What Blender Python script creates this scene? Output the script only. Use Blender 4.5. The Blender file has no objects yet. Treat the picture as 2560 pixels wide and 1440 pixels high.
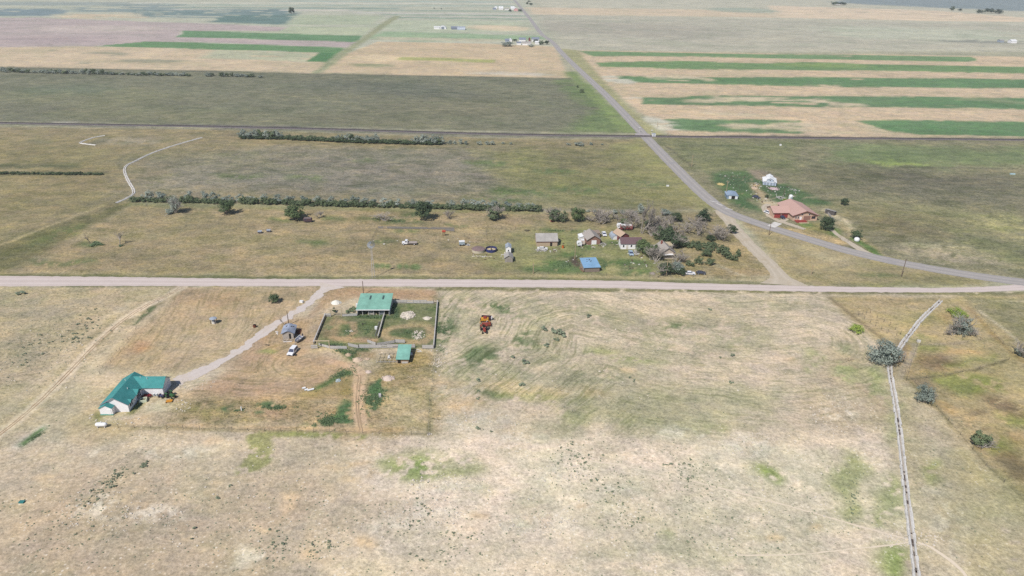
import bpy, math, random
import numpy as np
from mathutils import Vector, Matrix

# ------------------------------------------------------------------ camera
scene = bpy.context.scene
H = 120.0                       # drone height above the ground, metres
F = 1707.0                      # focal length in pixels of the 2560 wide photograph
PITCH = math.radians(25.9)
ROLL = math.radians(1.0)
SUN_EL = math.radians(50.0)
SUN_AZ = math.radians(236.0)    # direction the light comes FROM, counter-clockwise from +X
GAIN = 1.32                     # sRGB of a sunlit surface -> base colour
HAZE_DENSITY = 0.00011

ca, sa = math.cos(PITCH), math.sin(PITCH)
cr, sr = math.cos(ROLL), math.sin(ROLL)
FW = Vector((0, ca, -sa))
RT = Vector((1, 0, 0)) * cr + Vector((0, sa, ca)) * sr
UP = Vector((0, sa, ca)) * cr - Vector((1, 0, 0)) * sr
cam_data = bpy.data.cameras.new('camera')
cam_data.sensor_width = 36.0
cam_data.lens = 36.0 * F / 2560.0
cam_data.clip_start = 1.0
cam_data.clip_end = 60000.0
cam = bpy.data.objects.new('camera', cam_data)
scene.collection.objects.link(cam)
rot = Matrix((RT, UP, -FW)).transposed()
cam.matrix_world = Matrix.Translation((0, 0, H)) @ rot.to_4x4()
scene.camera = cam

# ------------------------------------------------------------------ world, sun, exposure
world = bpy.data.worlds.new('World')
scene.world = world
world.use_nodes = True
wn = world.node_tree.nodes
wl = world.node_tree.links
bg = wn.get('Background') or wn.new('ShaderNodeBackground')
sky = wn.new('ShaderNodeTexSky')
sky.sky_type = 'NISHITA'
sky.sun_disc = False
sky.sun_elevation = SUN_EL
sky.sun_rotation = math.pi / 2 - SUN_AZ
sky.altitude = 1500
sky.air_density = 1.0
sky.dust_density = 2.0
wl.new(sky.outputs[0], bg.inputs[0])
bg.inputs[1].default_value = 0.095
sun_data = bpy.data.lights.new('sun', 'SUN')
sun_data.energy = 4.65
sun_data.angle = math.radians(0.6)
sun_data.color = (1.0, 0.955, 0.88)
sun = bpy.data.objects.new('sun', sun_data)
scene.collection.objects.link(sun)
to_sun = Vector((math.cos(SUN_AZ) * math.cos(SUN_EL), math.sin(SUN_AZ) * math.cos(SUN_EL), math.sin(SUN_EL)))
sun.rotation_euler = to_sun.to_track_quat('Z', 'Y').to_euler()
scene.view_settings.view_transform = 'Standard'
scene.view_settings.look = 'None'
scene.view_settings.gamma = 1.0
scene.view_settings.use_curve_mapping = False
scene.view_settings.exposure = 0.12
scene.render.engine = 'CYCLES'
scene.cycles.max_bounces = 5
scene.cycles.diffuse_bounces = 3
scene.cycles.glossy_bounces = 2
scene.cycles.transparent_max_bounces = 6
scene.cycles.volume_bounces = 0
scene.cycles.use_denoising = False
scene.render.film_transparent = False

random.seed(7)
rng = np.random.default_rng(11)
COL = scene.collection.objects

# ------------------------------------------------------------------ pixel -> ground helpers
def P(u, v, z=0.0):
    d = FW + RT * ((u - 1280.0) / F) + UP * ((720.0 - v) / F)
    t = (H - z) / -d.z
    return Vector((d.x * t, d.y * t, z))

def PL(pts):
    return [P(*p) for p in pts]

def metres_per_pixel(u, v):
    p = P(u, v)
    return (p - Vector((0, 0, H))).dot(FW) / F

def view_tilt(u, v):
    p = P(u, v)
    return math.atan2(H, math.hypot(p.x, p.y))

# ------------------------------------------------------------------ numpy noise
_tab = np.random.default_rng(5).random((256, 256))
def vnoise(x, y):
    xi = np.floor(x).astype(np.int64); yi = np.floor(y).astype(np.int64)
    fx = x - xi; fy = y - yi
    fx = fx * fx * (3 - 2 * fx); fy = fy * fy * (3 - 2 * fy)
    a = _tab[xi & 255, yi & 255]; b = _tab[(xi + 1) & 255, yi & 255]
    c = _tab[xi & 255, (yi + 1) & 255]; d = _tab[(xi + 1) & 255, (yi + 1) & 255]
    return (a * (1 - fx) + b * fx) * (1 - fy) + (c * (1 - fx) + d * fx) * fy

def fbm(x, y, scale, octaves=4, off=0.0):
    v = 0.0; amp = 0.5; s = 1.0 / scale; tot = 0.0
    for k in range(octaves):
        v = v + amp * vnoise(x * s + off + 17.3 * k, y * s + off * 1.7 + 9.1 * k)
        tot += amp; amp *= 0.5; s *= 2.03
    return v / tot

def lin(c):
    c = c / 255.0
    return c / 12.92 if c <= 0.04045 else ((c + 0.055) / 1.055) ** 2.4

def S(r, g, b, cap=0.82):
    """photo colour of a sunlit surface -> base colour"""
    return (min(cap, lin(r) / GAIN), min(cap, lin(g) / GAIN), min(cap, lin(b) / GAIN))

# ------------------------------------------------------------------ materials
MATS = {}
def material(name, col, rough=0.9, var=0.18, scale=1.5, col2=None, metallic=0.0, stretch=(1, 1, 1), bump=0.0, spec=0.25):
    if name in MATS:
        return MATS[name]
    m = bpy.data.materials.new(name)
    m.use_nodes = True
    nt = m.node_tree; N = nt.nodes; Lk = nt.links
    bs = N['Principled BSDF']
    bs.inputs['Roughness'].default_value = rough
    bs.inputs['Metallic'].default_value = metallic
    bs.inputs['Specular IOR Level'].default_value = spec
    tc = N.new('ShaderNodeTexCoord')
    mp = N.new('ShaderNodeMapping'); mp.inputs['Scale'].default_value = stretch
    Lk.new(tc.outputs['Object'], mp.inputs[0])
    no = N.new('ShaderNodeTexNoise'); no.inputs['Scale'].default_value = scale
    no.inputs['Detail'].default_value = 5; no.inputs['Roughness'].default_value = 0.65
    Lk.new(mp.outputs[0], no.inputs['Vector'])
    ra = N.new('ShaderNodeValToRGB')
    ra.color_ramp.elements[0].position = 0.3; ra.color_ramp.elements[1].position = 0.7
    a = tuple(c * (1 - var) for c in col)
    b = tuple(min(0.9, c * (1 + var)) for c in (col2 or col))
    ra.color_ramp.elements[0].color = (*a, 1); ra.color_ramp.elements[1].color = (*b, 1)
    Lk.new(no.outputs[0], ra.inputs[0])
    Lk.new(ra.outputs[0], bs.inputs['Base Color'])
    if bump:
        bu = N.new('ShaderNodeBump'); bu.inputs['Strength'].default_value = bump
        bu.inputs['Distance'].default_value = 0.05
        Lk.new(no.outputs[0], bu.inputs['Height']); Lk.new(bu.outputs[0], bs.inputs['Normal'])
    MATS[name] = m
    return m

def ribbed(name, col, per_metre=3.0, axis='X', rough=0.7, var=0.2, metallic=0.0):
    """sheet metal: faint ribs as relief, slight fading"""
    if name in MATS:
        return MATS[name]
    m = material(name, col, rough, var, 0.35, metallic=metallic, spec=0.15)
    nt = m.node_tree; N = nt.nodes; Lk = nt.links
    bs = N['Principled BSDF']
    tc = N.new('ShaderNodeTexCoord')
    wv = N.new('ShaderNodeTexWave'); wv.bands_direction = axis
    wv.inputs['Scale'].default_value = per_metre * 0.314
    Lk.new(tc.outputs['Object'], wv.inputs['Vector'])
    bu = N.new('ShaderNodeBump'); bu.inputs['Strength'].default_value = 0.5; bu.inputs['Distance'].default_value = 0.03
    Lk.new(wv.outputs[1], bu.inputs['Height']); Lk.new(bu.outputs[0], bs.inputs['Normal'])
    return m

# ------------------------------------------------------------------ mesh builder
class MB:
    def __init__(self):
        self.v = []; self.f = []
    def add(self, vs, fs):
        o = len(self.v)
        self.v += [tuple(p) for p in vs]
        self.f += [tuple(i + o for i in q) for q in fs]
        return self
    def box(self, x0, y0, z0, x1, y1, z1):
        vs = [(x0, y0, z0), (x1, y0, z0), (x1, y1, z0), (x0, y1, z0), (x0, y0, z1), (x1, y0, z1), (x1, y1, z1), (x0, y1, z1)]
        return self.add(vs, [(3, 2, 1, 0), (4, 5, 6, 7), (0, 1, 5, 4), (1, 2, 6, 5), (2, 3, 7, 6), (3, 0, 4, 7)])
    def beam(self, p0, p1, w, h):
        """box from p0 to p1, w wide sideways, h high, centred"""
        p0 = Vector(p0); p1 = Vector(p1); d = (p1 - p0).normalized()
        s = d.cross(Vector((0, 0, 1)))
        s = Vector((1, 0, 0)) if s.length < 1e-4 else s.normalized()
        t = s.cross(d).normalized()
        vs = []
        for p in (p0, p1):
            for a, b in ((-1, -1), (1, -1), (1, 1), (-1, 1)):
                vs.append(p + s * (a * w / 2) + t * (b * h / 2))
        return self.add(vs, [(0, 1, 2, 3), (7, 6, 5, 4), (0, 4, 5, 1), (1, 5, 6, 2), (2, 6, 7, 3), (3, 7, 4, 0)])
    def tube(self, p0, p1, r0, r1, n=8, caps=True):
        p0 = Vector(p0); p1 = Vector(p1); d = (p1 - p0).normalized()
        a = d.orthogonal().normalized(); b = d.cross(a)
        vs = []
        for p, r in ((p0, r0), (p1, r1)):
            for k in range(n):
                t = 2 * math.pi * k / n
                vs.append(p + a * (r * math.cos(t)) + b * (r * math.sin(t)))
        fs = [(k, (k + 1) % n, n + (k + 1) % n, n + k) for k in range(n)]
        if caps:
            fs += [tuple(reversed(range(n))), tuple(range(n, 2 * n))]
        return self.add(vs, fs)
    def prism(self, pts, axis, a0, a1):
        """2D outline (counter-clockwise) swept along axis 'x','y' or 'z' from a0 to a1"""
        n = len(pts); vs = []
        for a in (a0, a1):
            for p, q in pts:
                vs.append((a, p, q) if axis == 'x' else (p, a, q) if axis == 'y' else (p, q, a))
        fs = [(k, (k + 1) % n, n + (k + 1) % n, n + k) for k in range(n)]
        fs += [tuple(reversed(range(n))), tuple(range(n, 2 * n))]
        return self.add(vs, fs)
    def lathe(self, prof, n=20, x=0, y=0):
        vs = []; fs = []
        for r, z in prof:
            for k in range(n):
                t = 2 * math.pi * k / n
                vs.append((x + r * math.cos(t), y + r * math.sin(t), z))
        for i in range(len(prof) - 1):
            for k in range(n):
                fs.append((i * n + k, i * n + (k + 1) % n, (i + 1) * n + (k + 1) % n, (i + 1) * n + k))
        fs.append(tuple(reversed(range(n)))); fs.append(tuple(range((len(prof) - 1) * n, len(prof) * n)))
        return self.add(vs, fs)
    def slab(self, a, b, c, d, t):
        """thick sheet with corners a b c d (top face), thickness t downwards along its normal"""
        a, b, c, d = map(Vector, (a, b, c, d))
        n = (b - a).cross(d - a).normalized()
        if n.z < 0:
            a, b, c, d = a, d, c, b; n = -n
        lo = [p - n * t for p in (a, b, c, d)]
        return self.add([a, b, c, d] + lo, [(0, 1, 2, 3), (7, 6, 5, 4), (0, 4, 5, 1), (1, 5, 6, 2), (2, 6, 7, 3), (3, 7, 4, 0)])
    def rock(self, x, y, z, r, rs, flat=0.7):
        vs = []
        for lat, n in ((-0.9, 1), (-0.35, 5), (0.4, 5), (0.95, 1)):
            for k in range(n):
                t = 2 * math.pi * (k + 0.5 * (lat > 0)) / n + rs.random() * 0.5
                q = r * (0.75 + 0.5 * rs.random()); c = math.cos(lat * math.pi / 2)
                vs.append((x + q * c * math.cos(t), y + q * c * math.sin(t), z + q * flat * math.sin(lat * math.pi / 2)))
        fs = [(0, 1 + (k + 1) % 5, 1 + k) for k in range(5)]
        fs += [(1 + k, 1 + (k + 1) % 5, 6 + (k + 1) % 5, 6 + k) for k in range(5)]
        fs += [(6 + k, 6 + (k + 1) % 5, 11) for k in range(5)]
        return self.add(vs, fs)
    def mesh(self, name, mat, smooth=False):
        me = bpy.data.meshes.new(name)
        me.from_pydata(self.v, [], self.f)
        me.validate()
        if mat:
            me.materials.append(mat)
        if smooth:
            me.polygons.foreach_set('use_smooth', [True] * len(me.polygons))
        me.update()
        return me
    def make(self, name, mat, parent=None, smooth=False):
        o = bpy.data.objects.new(name, self.mesh(name, mat, smooth))
        COL.link(o)
        if parent:
            o.parent = parent
        return o

def tag(o, label=None, cat=None, group=None, kind=None):
    if label: o['label'] = label
    if cat: o['category'] = cat
    if group: o['group'] = group
    if kind: o['kind'] = kind
    return o

def thing(name, label, cat, loc, rotz=0.0, group=None):
    o = bpy.data.objects.new(name, None)
    o.empty_display_size = 0.5
    COL.link(o)
    o.location = loc; o.rotation_euler = (0, 0, rotz)
    return tag(o, label, cat, group)

def part(name, mesh, parent, loc=(0, 0, 0), rotz=0.0, scale=(1, 1, 1)):
    o = bpy.data.objects.new(name, mesh)
    COL.link(o)
    o.parent = parent; o.location = loc; o.rotation_euler = (0, 0, rotz); o.scale = scale
    return o
# ------------------------------------------------------------------ ground sheet
def build_ground():
    rows, cols = 640, 920
    s = np.linspace(62.0 ** -0.5, 4200.0 ** -0.5, rows)
    yy = np.concatenate([[-6000, -1500, -300, -40, 30], s ** -2.0, [5200, 7000, 10000, 16000]])
    tt = np.concatenate([[-2.2, -1.5], np.linspace(-1.16, 1.16, cols), [1.5, 2.2]])
    ky = np.where(yy < 62, 102.0 + (62 - yy) * 0.5, yy + 40.0)
    X = (tt[None, :] * ky[:, None]); Y = np.repeat(yy[:, None], len(tt), 1)
    ny, nx = X.shape
    x = X.ravel(); y = Y.ravel()
    n = len(x)
    alb = np.empty((n, 3)); fx = np.zeros((n, 3)); ph = np.zeros(n); tint = np.zeros(n)
    alb[:] = S(176, 172, 148)
    fx[:, 0] = 0.35; fx[:, 1] = 0.05

    w1 = fbm(x, y, 9.0, 3, 3.0) - 0.5; w2 = fbm(x, y, 9.0, 3, 41.0) - 0.5
    w3 = fbm(x, y, 70.0, 3, 13.0) - 0.5; w4 = fbm(x, y, 70.0, 3, 67.0) - 0.5
    brn = .6 * fbm(x, y, 6.5, 4, 23.0) + .4 * fbm(x, y, 1.7, 2, 83.0)
    brn_far = fbm(x / 3.0, y, 22.0, 4, 29.0)

    def inside(px, py, poly):
        c = np.zeros(len(px), bool); j = len(poly) - 1
        for i in range(len(poly)):
            xi, yi = poly[i]; xj, yj = poly[j]
            if yi != yj:
                c ^= ((yi > py) != (yj > py)) & (px < (xj - xi) * (py - yi) / (yj - yi) + xi)
            j = i
        return c
    def seg_dist(px, py, pts, closed):
        d = np.full(len(px), 1e9)
        m = len(pts)
        for i in range(m if closed else m - 1):
            ax, ay = pts[i]; bx, by = pts[(i + 1) % m]
            dx, dy = bx - ax, by - ay
            q = max(1e-9, dx * dx + dy * dy)
            t = np.clip(((px - ax) * dx + (py - ay) * dy) / q, 0, 1)
            d = np.minimum(d, np.hypot(px - ax - t * dx, py - ay - t * dy))
        return d
    def sm(t):
        t = np.clip(t, 0, 1); return t * t * (3 - 2 * t)

    def mask(pts, feather, warp, line=None, bigwarp=0.0):
        W = [tuple(P(*p).xy) for p in pts]
        xs = [p[0] for p in W]; ys = [p[1] for p in W]
        g = feather + warp + bigwarp + (line or 0) + 1
        idx = np.nonzero((x > min(xs) - g) & (x < max(xs) + g) & (y > min(ys) - g) & (y < max(ys) + g))[0]
        if len(idx) == 0:
            return idx, None
        px = x[idx] + warp * 2 * w1[idx] + bigwarp * 2 * w3[idx]
        py = y[idx] + warp * 2 * w2[idx] + bigwarp * 2 * w4[idx]
        if line:
            d = seg_dist(px, py, W, False) - line / 2
            m = sm(0.5 - d / feather)
        else:
            d = seg_dist(px, py, W, True)
            d = np.where(inside(px, py, W), -d, d)
            m = sm(0.5 - d / (2 * feather))
        return idx, m

    def paint(pts, col, feather=2.5, warp=2.0, a=1.0, br=0.0, far=False, tuft=None, stone=None, mow=None, line=None, big=0.0):
        idx, m = mask(pts, feather, warp, line, big)
        if m is None:
            return
        if br:
            nz = (brn_far if far else brn)[idx]
            m = m * sm((nz - br + 0.05) / 0.10)
        m = m * a
        if min(q[1] for q in pts) > 700 and col[0] >= col[1] + 4:
            col = (col[0], col[1], min(col[1], col[2] + 1))      # the local soil is a touch pink-grey
        c = np.array(S(*col))
        alb[idx] += (c - alb[idx]) * m[:, None]
        for k, val in ((0, tuft), (1, stone), (2, mow)):
            if val is not None:
                fx[idx, k] += (val - fx[idx, k]) * m

    def blob(u, v, ru, rv, col, tilt=0.0, **kw):
        pts = []
        for k in range(18):
            t = 2 * math.pi * k / 18
            a, b = ru * math.cos(t), rv * math.sin(t)
            q = math.radians(tilt)
            pts.append((u + a * math.cos(q) - b * math.sin(q), max(-70, v + a * math.sin(q) + b * math.cos(q))))
        paint(pts, col, **kw)

    A = paint
    # --- far country north of the fields
    A([(-900, -72), (1290, -72), (1410, 130), (800, 183), (-900, 150)], (188, 188, 168), 30, 8, tuft=.15)
    A([(1290, -72), (3500, -40), (3500, 130), (1420, 128)], (196, 191, 170), 25, 8, tuft=.15)
    far_strips = [  # alternating strips towards the horizon, left of the highway
        ((-400, -30), (700, -26), 7, (150, 162, 160)), ((-400, 8), (420, 10), 9, (160, 168, 160)),
        ((330, 7), (1280, 9), 3, (206, 203, 186)), ((400, 12), (1290, 15), 3, (172, 184, 170)),
        ((370, 19), (1000, 21), 3, (140, 160, 148)), ((700, 3), (1280, 5), 3, (172, 186, 174)),
        ((420, 24), (900, 26), 3, (205, 198, 186)), ((880, 25), (1300, 29), 2, (142, 162, 148)),
        ((890, 32), (1316, 36), 2.2, (204, 198, 190)), ((960, 36), (1318, 40), 2.2, (138, 160, 142)),
        ((900, 41), (1322, 44), 2.2, (196, 190, 180)), ((985, 43), (1325, 48), 2.5, (128, 156, 134)),
    ]
    for (u0, v0), (u1, v1), h, c in far_strips:
        A([(u0, v0 - h / 2), (u1, v1 - h / 2), (u1 + 6, v1 + h / 2), (u0 - 10, v0 + h / 2)], c, 14, 8, tuft=.1)
    A([(-400, 20), (150, 22), (182, 31), (120, 40), (-400, 42)], (128, 146, 150), 20, 12, br=.36, far=True)  # bluish patches from here: cloud shade and haze painted into the ground colour
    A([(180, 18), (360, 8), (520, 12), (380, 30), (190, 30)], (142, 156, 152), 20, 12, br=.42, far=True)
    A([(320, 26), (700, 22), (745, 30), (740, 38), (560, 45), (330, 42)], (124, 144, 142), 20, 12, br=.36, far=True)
    A([(560, 38), (745, 36), (715, 62), (520, 55)], (108, 134, 128), 12, 6, br=.3, far=True)  # last of the bluish patches, far shade painted as ground colour
    A([(170, 34), (330, 33), (370, 44), (250, 48), (130, 44)], (206, 188, 160), 16, 10, br=.4, far=True)
    A([(745, 37), (960, 40), (925, 62), (715, 62)], (176, 184, 156), 14, 8)
    A([(985, 50), (1330, 54), (1350, 80), (1000, 80), (930, 66)], (184, 190, 164), 16, 8)
    blob(1250, 70, 80, 7, (222, 202, 172), 2, feather=16, warp=8)
    A([(960, 78), (1360, 90), (1376, 98), (1040, 104), (905, 95)], (154, 176, 140), 14, 8)
    A([(945, 92), (1250, 98), (1230, 104), (940, 100)], (192, 186, 160), 12, 8)
    # fallow purple-grey field and its neighbours
    A([(-400, 44), (90, 44), (300, 52), (560, 60), (720, 69), (700, 78), (455, 77), (440, 93), (905, 104), (872, 120), (505, 105), (370, 104), (240, 116), (-400, 121)], (186, 170, 166), 5, 3, tuft=.05, stone=0)
    blob(250, 72, 170, 8, (204, 188, 178), 0, feather=30, warp=10, a=.7)
    blob(120, 100, 150, 9, (172, 155, 155), 0, feather=30, warp=10, a=.6)
    A([(725, 66), (930, 68), (908, 92), (700, 84), (505, 77), (700, 78)], (182, 188, 158), 6, 3, tuft=.1)
    A([(-400, 121), (240, 116), (480, 122), (850, 134), (822, 156), (800, 184), (-400, 166)], (206, 185, 156), 5, 4, tuft=.2)
    A([(540, 124), (800, 134), (765, 155), (500, 145)], (184, 184, 156), 9, 6, br=.35, far=True)
    A([(456, 76), (905, 90), (893, 105), (440, 92), (458, 84)], (108, 146, 104), 3, 2, br=.2, far=True, tuft=.35)
    A([(240, 115), (375, 103), (500, 107), (866, 119), (850, 133), (700, 128), (480, 122)], (108, 146, 98), 3, 2, br=.2, far=True, tuft=.35)
    A([(800, 131), (852, 131), (824, 157), (765, 153)], (86, 130, 82), 3, 2, tuft=.1)
    A([(1002, 143), (1238, 150), (1236, 157), (990, 149)], (172, 172, 112), 3, 2)
    for (u, v, ru, rv) in ((260, 135, 60, 5), (380, 152, 90, 4), (200, 158, 90, 3), (120, 133, 22, 8)):
        blob(u, v, ru, rv, (168, 162, 138), 0, feather=10, warp=10, br=.5, far=True)
    A([(945, 104), (1180, 108), (1386, 116), (1426, 196), (1100, 190), (800, 183), (850, 140)], (203, 181, 150), 4, 3, tuft=.2)
    blob(960, 146, 90, 7, (222, 200, 164), 1, feather=16, warp=8, a=.8)
    A([(1002, 142), (1238, 149), (1236, 157), (990, 149)], (172, 172, 112), 3, 2)
    blob(930, 163, 55, 5, (160, 158, 124), 1, feather=10, warp=8, br=.46, far=True)
    blob(1290, 185, 110, 4, (206, 196, 180), 1, feather=10, warp=8, br=.5, far=True)
    A([(905, 95), (950, 60), (985, 40), (1000, 41), (960, 70), (925, 95), (800, 185), (778, 185), (845, 132)], (160, 162, 128), 5, 3, tuft=.3)
    # --- grey right-hand prairie beyond the strips
    A([(1335, 36), (2560, 62), (3300, 70), (3300, 130), (2500, 118), (2000, 128), (1425, 126)], (187, 182, 164), 18, 8, tuft=.25)
    blob(1600, 75, 260, 20, (172, 166, 152), 2, feather=60, warp=20, big=60, a=.7)
    blob(2300, 85, 260, 18, (196, 198, 176), 2, feather=60, warp=20, big=60, a=.7)
    A([(1312, 18), (1920, 26), (1940, 44), (1330, 36)], (212, 192, 164), 14, 8, tuft=.1)
    A([(1920, 14), (2330, 26), (2560, 44), (3200, 56), (3200, 62), (2300, 52), (1940, 44)], (222, 200, 172), 14, 8, tuft=.1)
    A([(2040, -60), (3300, -40), (3300, 44), (2560, 28), (2100, 8)], (140, 152, 154), 40, 20, tuft=.2, big=40)  # bluish-dark cloud shade and haze put into the prairie's colour
    blob(1860, 26, 90, 6, (158, 172, 154), 2, feather=20, warp=10, a=.7)
    for (u0, v0, u1, v1) in ((2050, 20, 2560, 40), (2050, 28, 2500, 44)):
        A([(u0, v0), (u1, v1)], (196, 180, 158), 6, 3, line=9)
    blob(2470, 104, 120, 4, (150, 150, 138), 1, feather=14, warp=8, br=.42, far=True)
    # --- banded crops right of the highway
    A([(1425, 126), (1720, 130), (2000, 134), (2440, 140), (3300, 152), (3300, 352), (1680, 340), (1560, 250), (1485, 185)], (207, 184, 156), 4, 3, tuft=.4)
    G = (110, 152, 86)
    A([(1445, 127), (1720, 132), (2000, 136), (2430, 142), (2445, 150), (2420, 154), (2000, 147), (1720, 141), (1480, 140)], (120, 150, 104), 3, 3, br=.22, far=True, tuft=.35)
    A([(1488, 156), (1700, 152.5), (1910, 158), (2010, 155), (2180, 160), (2560, 168), (3300, 180), (3300, 196), (2560, 184), (2350, 180), (2150, 176), (1920, 175), (1700, 172), (1500, 166)], (118, 148, 98), 2.5, 3, tuft=.35)
    blob(2050, 163, 120, 5, (146, 164, 96), 1, feather=14, warp=6, a=.6)
    A([(1540, 190), (1760, 193), (2050, 193), (2560, 198), (3300, 208), (3300, 232), (2560, 221), (2100, 217), (1800, 211), (1560, 206)], (106, 140, 96), 2.5, 2.5, br=.2, far=True, tuft=.35)
    A([(1600, 238), (1760, 239), (2100, 240), (2560, 244), (3300, 252), (3300, 284), (2560, 273), (2230, 268), (2000, 267), (1850, 264), (1610, 261)], (110, 140, 100), 3, 4, br=.30, far=True, tuft=.35)
    A([(2240, 243), (2560, 245), (3300, 252), (3300, 284), (2560, 272), (2230, 267)], (104, 138, 96), 4, 3, a=.8, tuft=.35)
    A([(1660, 297), (1900, 299), (2000, 301), (2010, 334), (1990, 335), (1690, 327)], (110, 140, 98), 3, 4, br=.36, far=True)
    A([(2140, 302), (2250, 300), (2560, 305), (3300, 314), (3300, 352), (2560, 341), (2300, 337), (2230, 330)], (106, 140, 96), 3, 3, br=.2, far=True, tuft=.35)
    for (u, v, ru, rv) in ((1700, 196, 90, 6), (1720, 246, 130, 9), (1960, 250, 140, 7), (1900, 285, 170, 6), (2060, 320, 150, 12), (1860, 316, 60, 6), (2110, 262, 60, 4)):
        blob(u, v, ru, rv, (203, 188, 160), 2, feather=5, warp=6, br=.47, far=True)
    for (u, v, ru, rv) in ((1545, 200, 40, 8), (1585, 245, 34, 6), (1640, 305, 45, 10), (1700, 330, 120, 6)):
        blob(u, v, ru, rv, (204, 200, 184), 10, feather=5, warp=6, br=.44, far=True)
    A([(1400, 122), (1445, 125), (1500, 190), (1560, 255), (1660, 338), (1610, 338), (1560, 285), (1460, 185)], (168, 164, 124), 4, 3, tuft=.4)
    # --- pasture north of the railway, left
    A([(-900, 150), (-400, 160), (0, 166), (800, 183), (1100, 189), (1426, 196), (1480, 230), (1600, 333), (1330, 330), (700, 314), (0, 302), (-900, 285)], (129, 129, 109), 2, 1.5, tuft=.6)
    A([(1380, 198), (1428, 197), (1594, 330), (1400, 331), (1480, 280)], (118, 134, 92), 10, 8, br=.3, far=True)
    A([(1410, 180), (1440, 180), (1600, 328), (1560, 332)], (134, 150, 96), 5, 4, tuft=.3)
    blob(1000, 225, 200, 18, (116, 119, 106), 5, feather=25, warp=15, big=30, a=.8)
    blob(200, 245, 260, 18, (138, 138, 108), 0, feather=40, warp=20, big=40, a=.7)
    blob(160, 225, 120, 14, (118, 128, 108), 0, feather=25, warp=15, big=30, a=.6)
    blob(450, 290, 300, 14, (145, 140, 110), 2, feather=30, warp=20, a=.6, br=.35, far=True)
    blob(900, 300, 200, 20, (128, 126, 104), 2, feather=30, warp=20, a=.6)
    blob(1150, 270, 140, 25, (135, 130, 108), 0, feather=40, warp=20, a=.6)
    A([(700, 236), (780, 246), (860, 258), (950, 285)], (158, 152, 124), 3, 4, line=2.5, a=.6)
    A([(1260, 253), (1320, 254)], (170, 160, 138), 2, 2, line=2, a=.7)
    A([(-300, 168), (0, 168), (820, 185), (1426, 198)], (110, 110, 98), 4, 3, line=7, a=.5)
    # railway corridor
    A([(-300, 300), (0, 304), (700, 315), (1160, 329), (1600, 337), (2000, 341), (2560, 345), (3300, 352), (3300, 368), (2560, 357), (2000, 351), (1600, 347), (1160, 341), (700, 327), (0, 313), (-300, 308)], (128, 126, 112), 4, 3, tuft=.7)
    A([(0, 313), (550, 320)], (172, 166, 140), 2, 2, line=2)
    A([(420, 312), (690, 318), (900, 324)], (112, 106, 112), 3, 2, line=7, a=.6)
    blob(160, 306, 26, 3, (178, 172, 160), 0, feather=4, warp=4)
    A([(1620, 345), (2560, 352)], (172, 164, 144), 2, 3, line=2.5, a=.4)
    # --- middle pasture between railway and shelterbelt
    A([(-900, 318), (0, 316), (600, 325), (1240, 345), (1610, 348), (1800, 522), (1660, 528), (330, 505), (60, 690), (-900, 700)], (152, 140, 110), 3, 2, tuft=.65)
    A([(330, 400), (620, 365), (1150, 372), (1340, 400), (1560, 470), (1500, 510), (330, 495)], (144, 138, 122), 22, 14, tuft=.9, big=25)
    blob(620, 400, 200, 22, (152, 146, 120), 2, feather=20, warp=15, a=.7, br=.42)
    blob(950, 430, 260, 28, (142, 135, 124), 2, feather=25, warp=15, big=20, a=.7)
    blob(700, 470, 300, 16, (138, 134, 124), 1, feather=20, warp=12, big=20, a=.7)
    blob(870, 358, 250, 9, (156, 142, 104), 2, feather=9, warp=6, a=.6)
    A([(1180, 375), (1560, 370), (1720, 470), (1780, 515), (1350, 515), (1260, 460)], (142, 139, 99), 16, 10, tuft=.7)
    A([(1330, 380), (1480, 372), (1560, 420), (1400, 430)], (130, 124, 98), 12, 8, a=.7)
    for (u, v, ru, rv) in ((1230, 410, 60, 7), (1380, 430, 60, 6), (1290, 480, 80, 10), (1440, 475, 50, 8), (1240, 500, 70, 8), (900, 400, 22, 4), (760, 445, 40, 4), (600, 440, 60, 5), (1620, 460, 40, 8)):
        blob(u, v, ru, rv, (116, 130, 88), 3, feather=6, warp=6, br=.42)
    A([(1520, 360), (1610, 348), (1720, 440), (1800, 520), (1740, 520), (1660, 460)], (152, 149, 104), 10, 6, tuft=.5)
    # left of the ditch
    A([(-900, 340), (300, 345), (310, 420), (250, 520), (0, 600), (-900, 640)], (154, 141, 106), 12, 10, tuft=.6, a=.9)
    blob(110, 440, 150, 30, (158, 143, 106), 0, feather=20, warp=12, a=.6)
    A([(-300, 410), (200, 408), (205, 420), (-300, 424)], (122, 120, 90), 4, 4, br=.3)
    A([(-300, 430), (260, 430), (260, 438), (-300, 440)], (120, 118, 88), 4, 3)
    A([(-60, 425), (90, 425), (310, 428)], (170, 160, 130), 1.5, 1, line=1.5, a=.6)
    blob(100, 355, 40, 5, (130, 128, 100), 0, feather=5, warp=5, a=.7)
    blob(245, 355, 34, 7, (112, 112, 92), -8, feather=5, warp=5, a=.7)
    blob(330, 352, 70, 9, (164, 156, 138), 0, feather=8, warp=6, a=.7, br=.4)
    A([(0, 600), (120, 562), (240, 535), (300, 508), (338, 500), (330, 515), (240, 560), (120, 620), (60, 655), (0, 680), (-300, 720), (-300, 650)], (126, 121, 86), 5, 4, tuft=.7)
    blob(140, 590, 90, 10, (112, 120, 78), -20, feather=6, warp=6, br=.42)
    A([(260, 512), (130, 562), (0, 612)], (182, 166, 126), 2, 1.5, line=2.4, a=.8)
    A([(505, 332), (440, 345), (370, 365), (300, 396), (303, 420)], (138, 130, 104), 2.5, 2, line=3, a=.9)
    A([(268, 440), (300, 455), (318, 480), (280, 508)], (140, 130, 102), 4, 2, line=3, a=.8)
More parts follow.
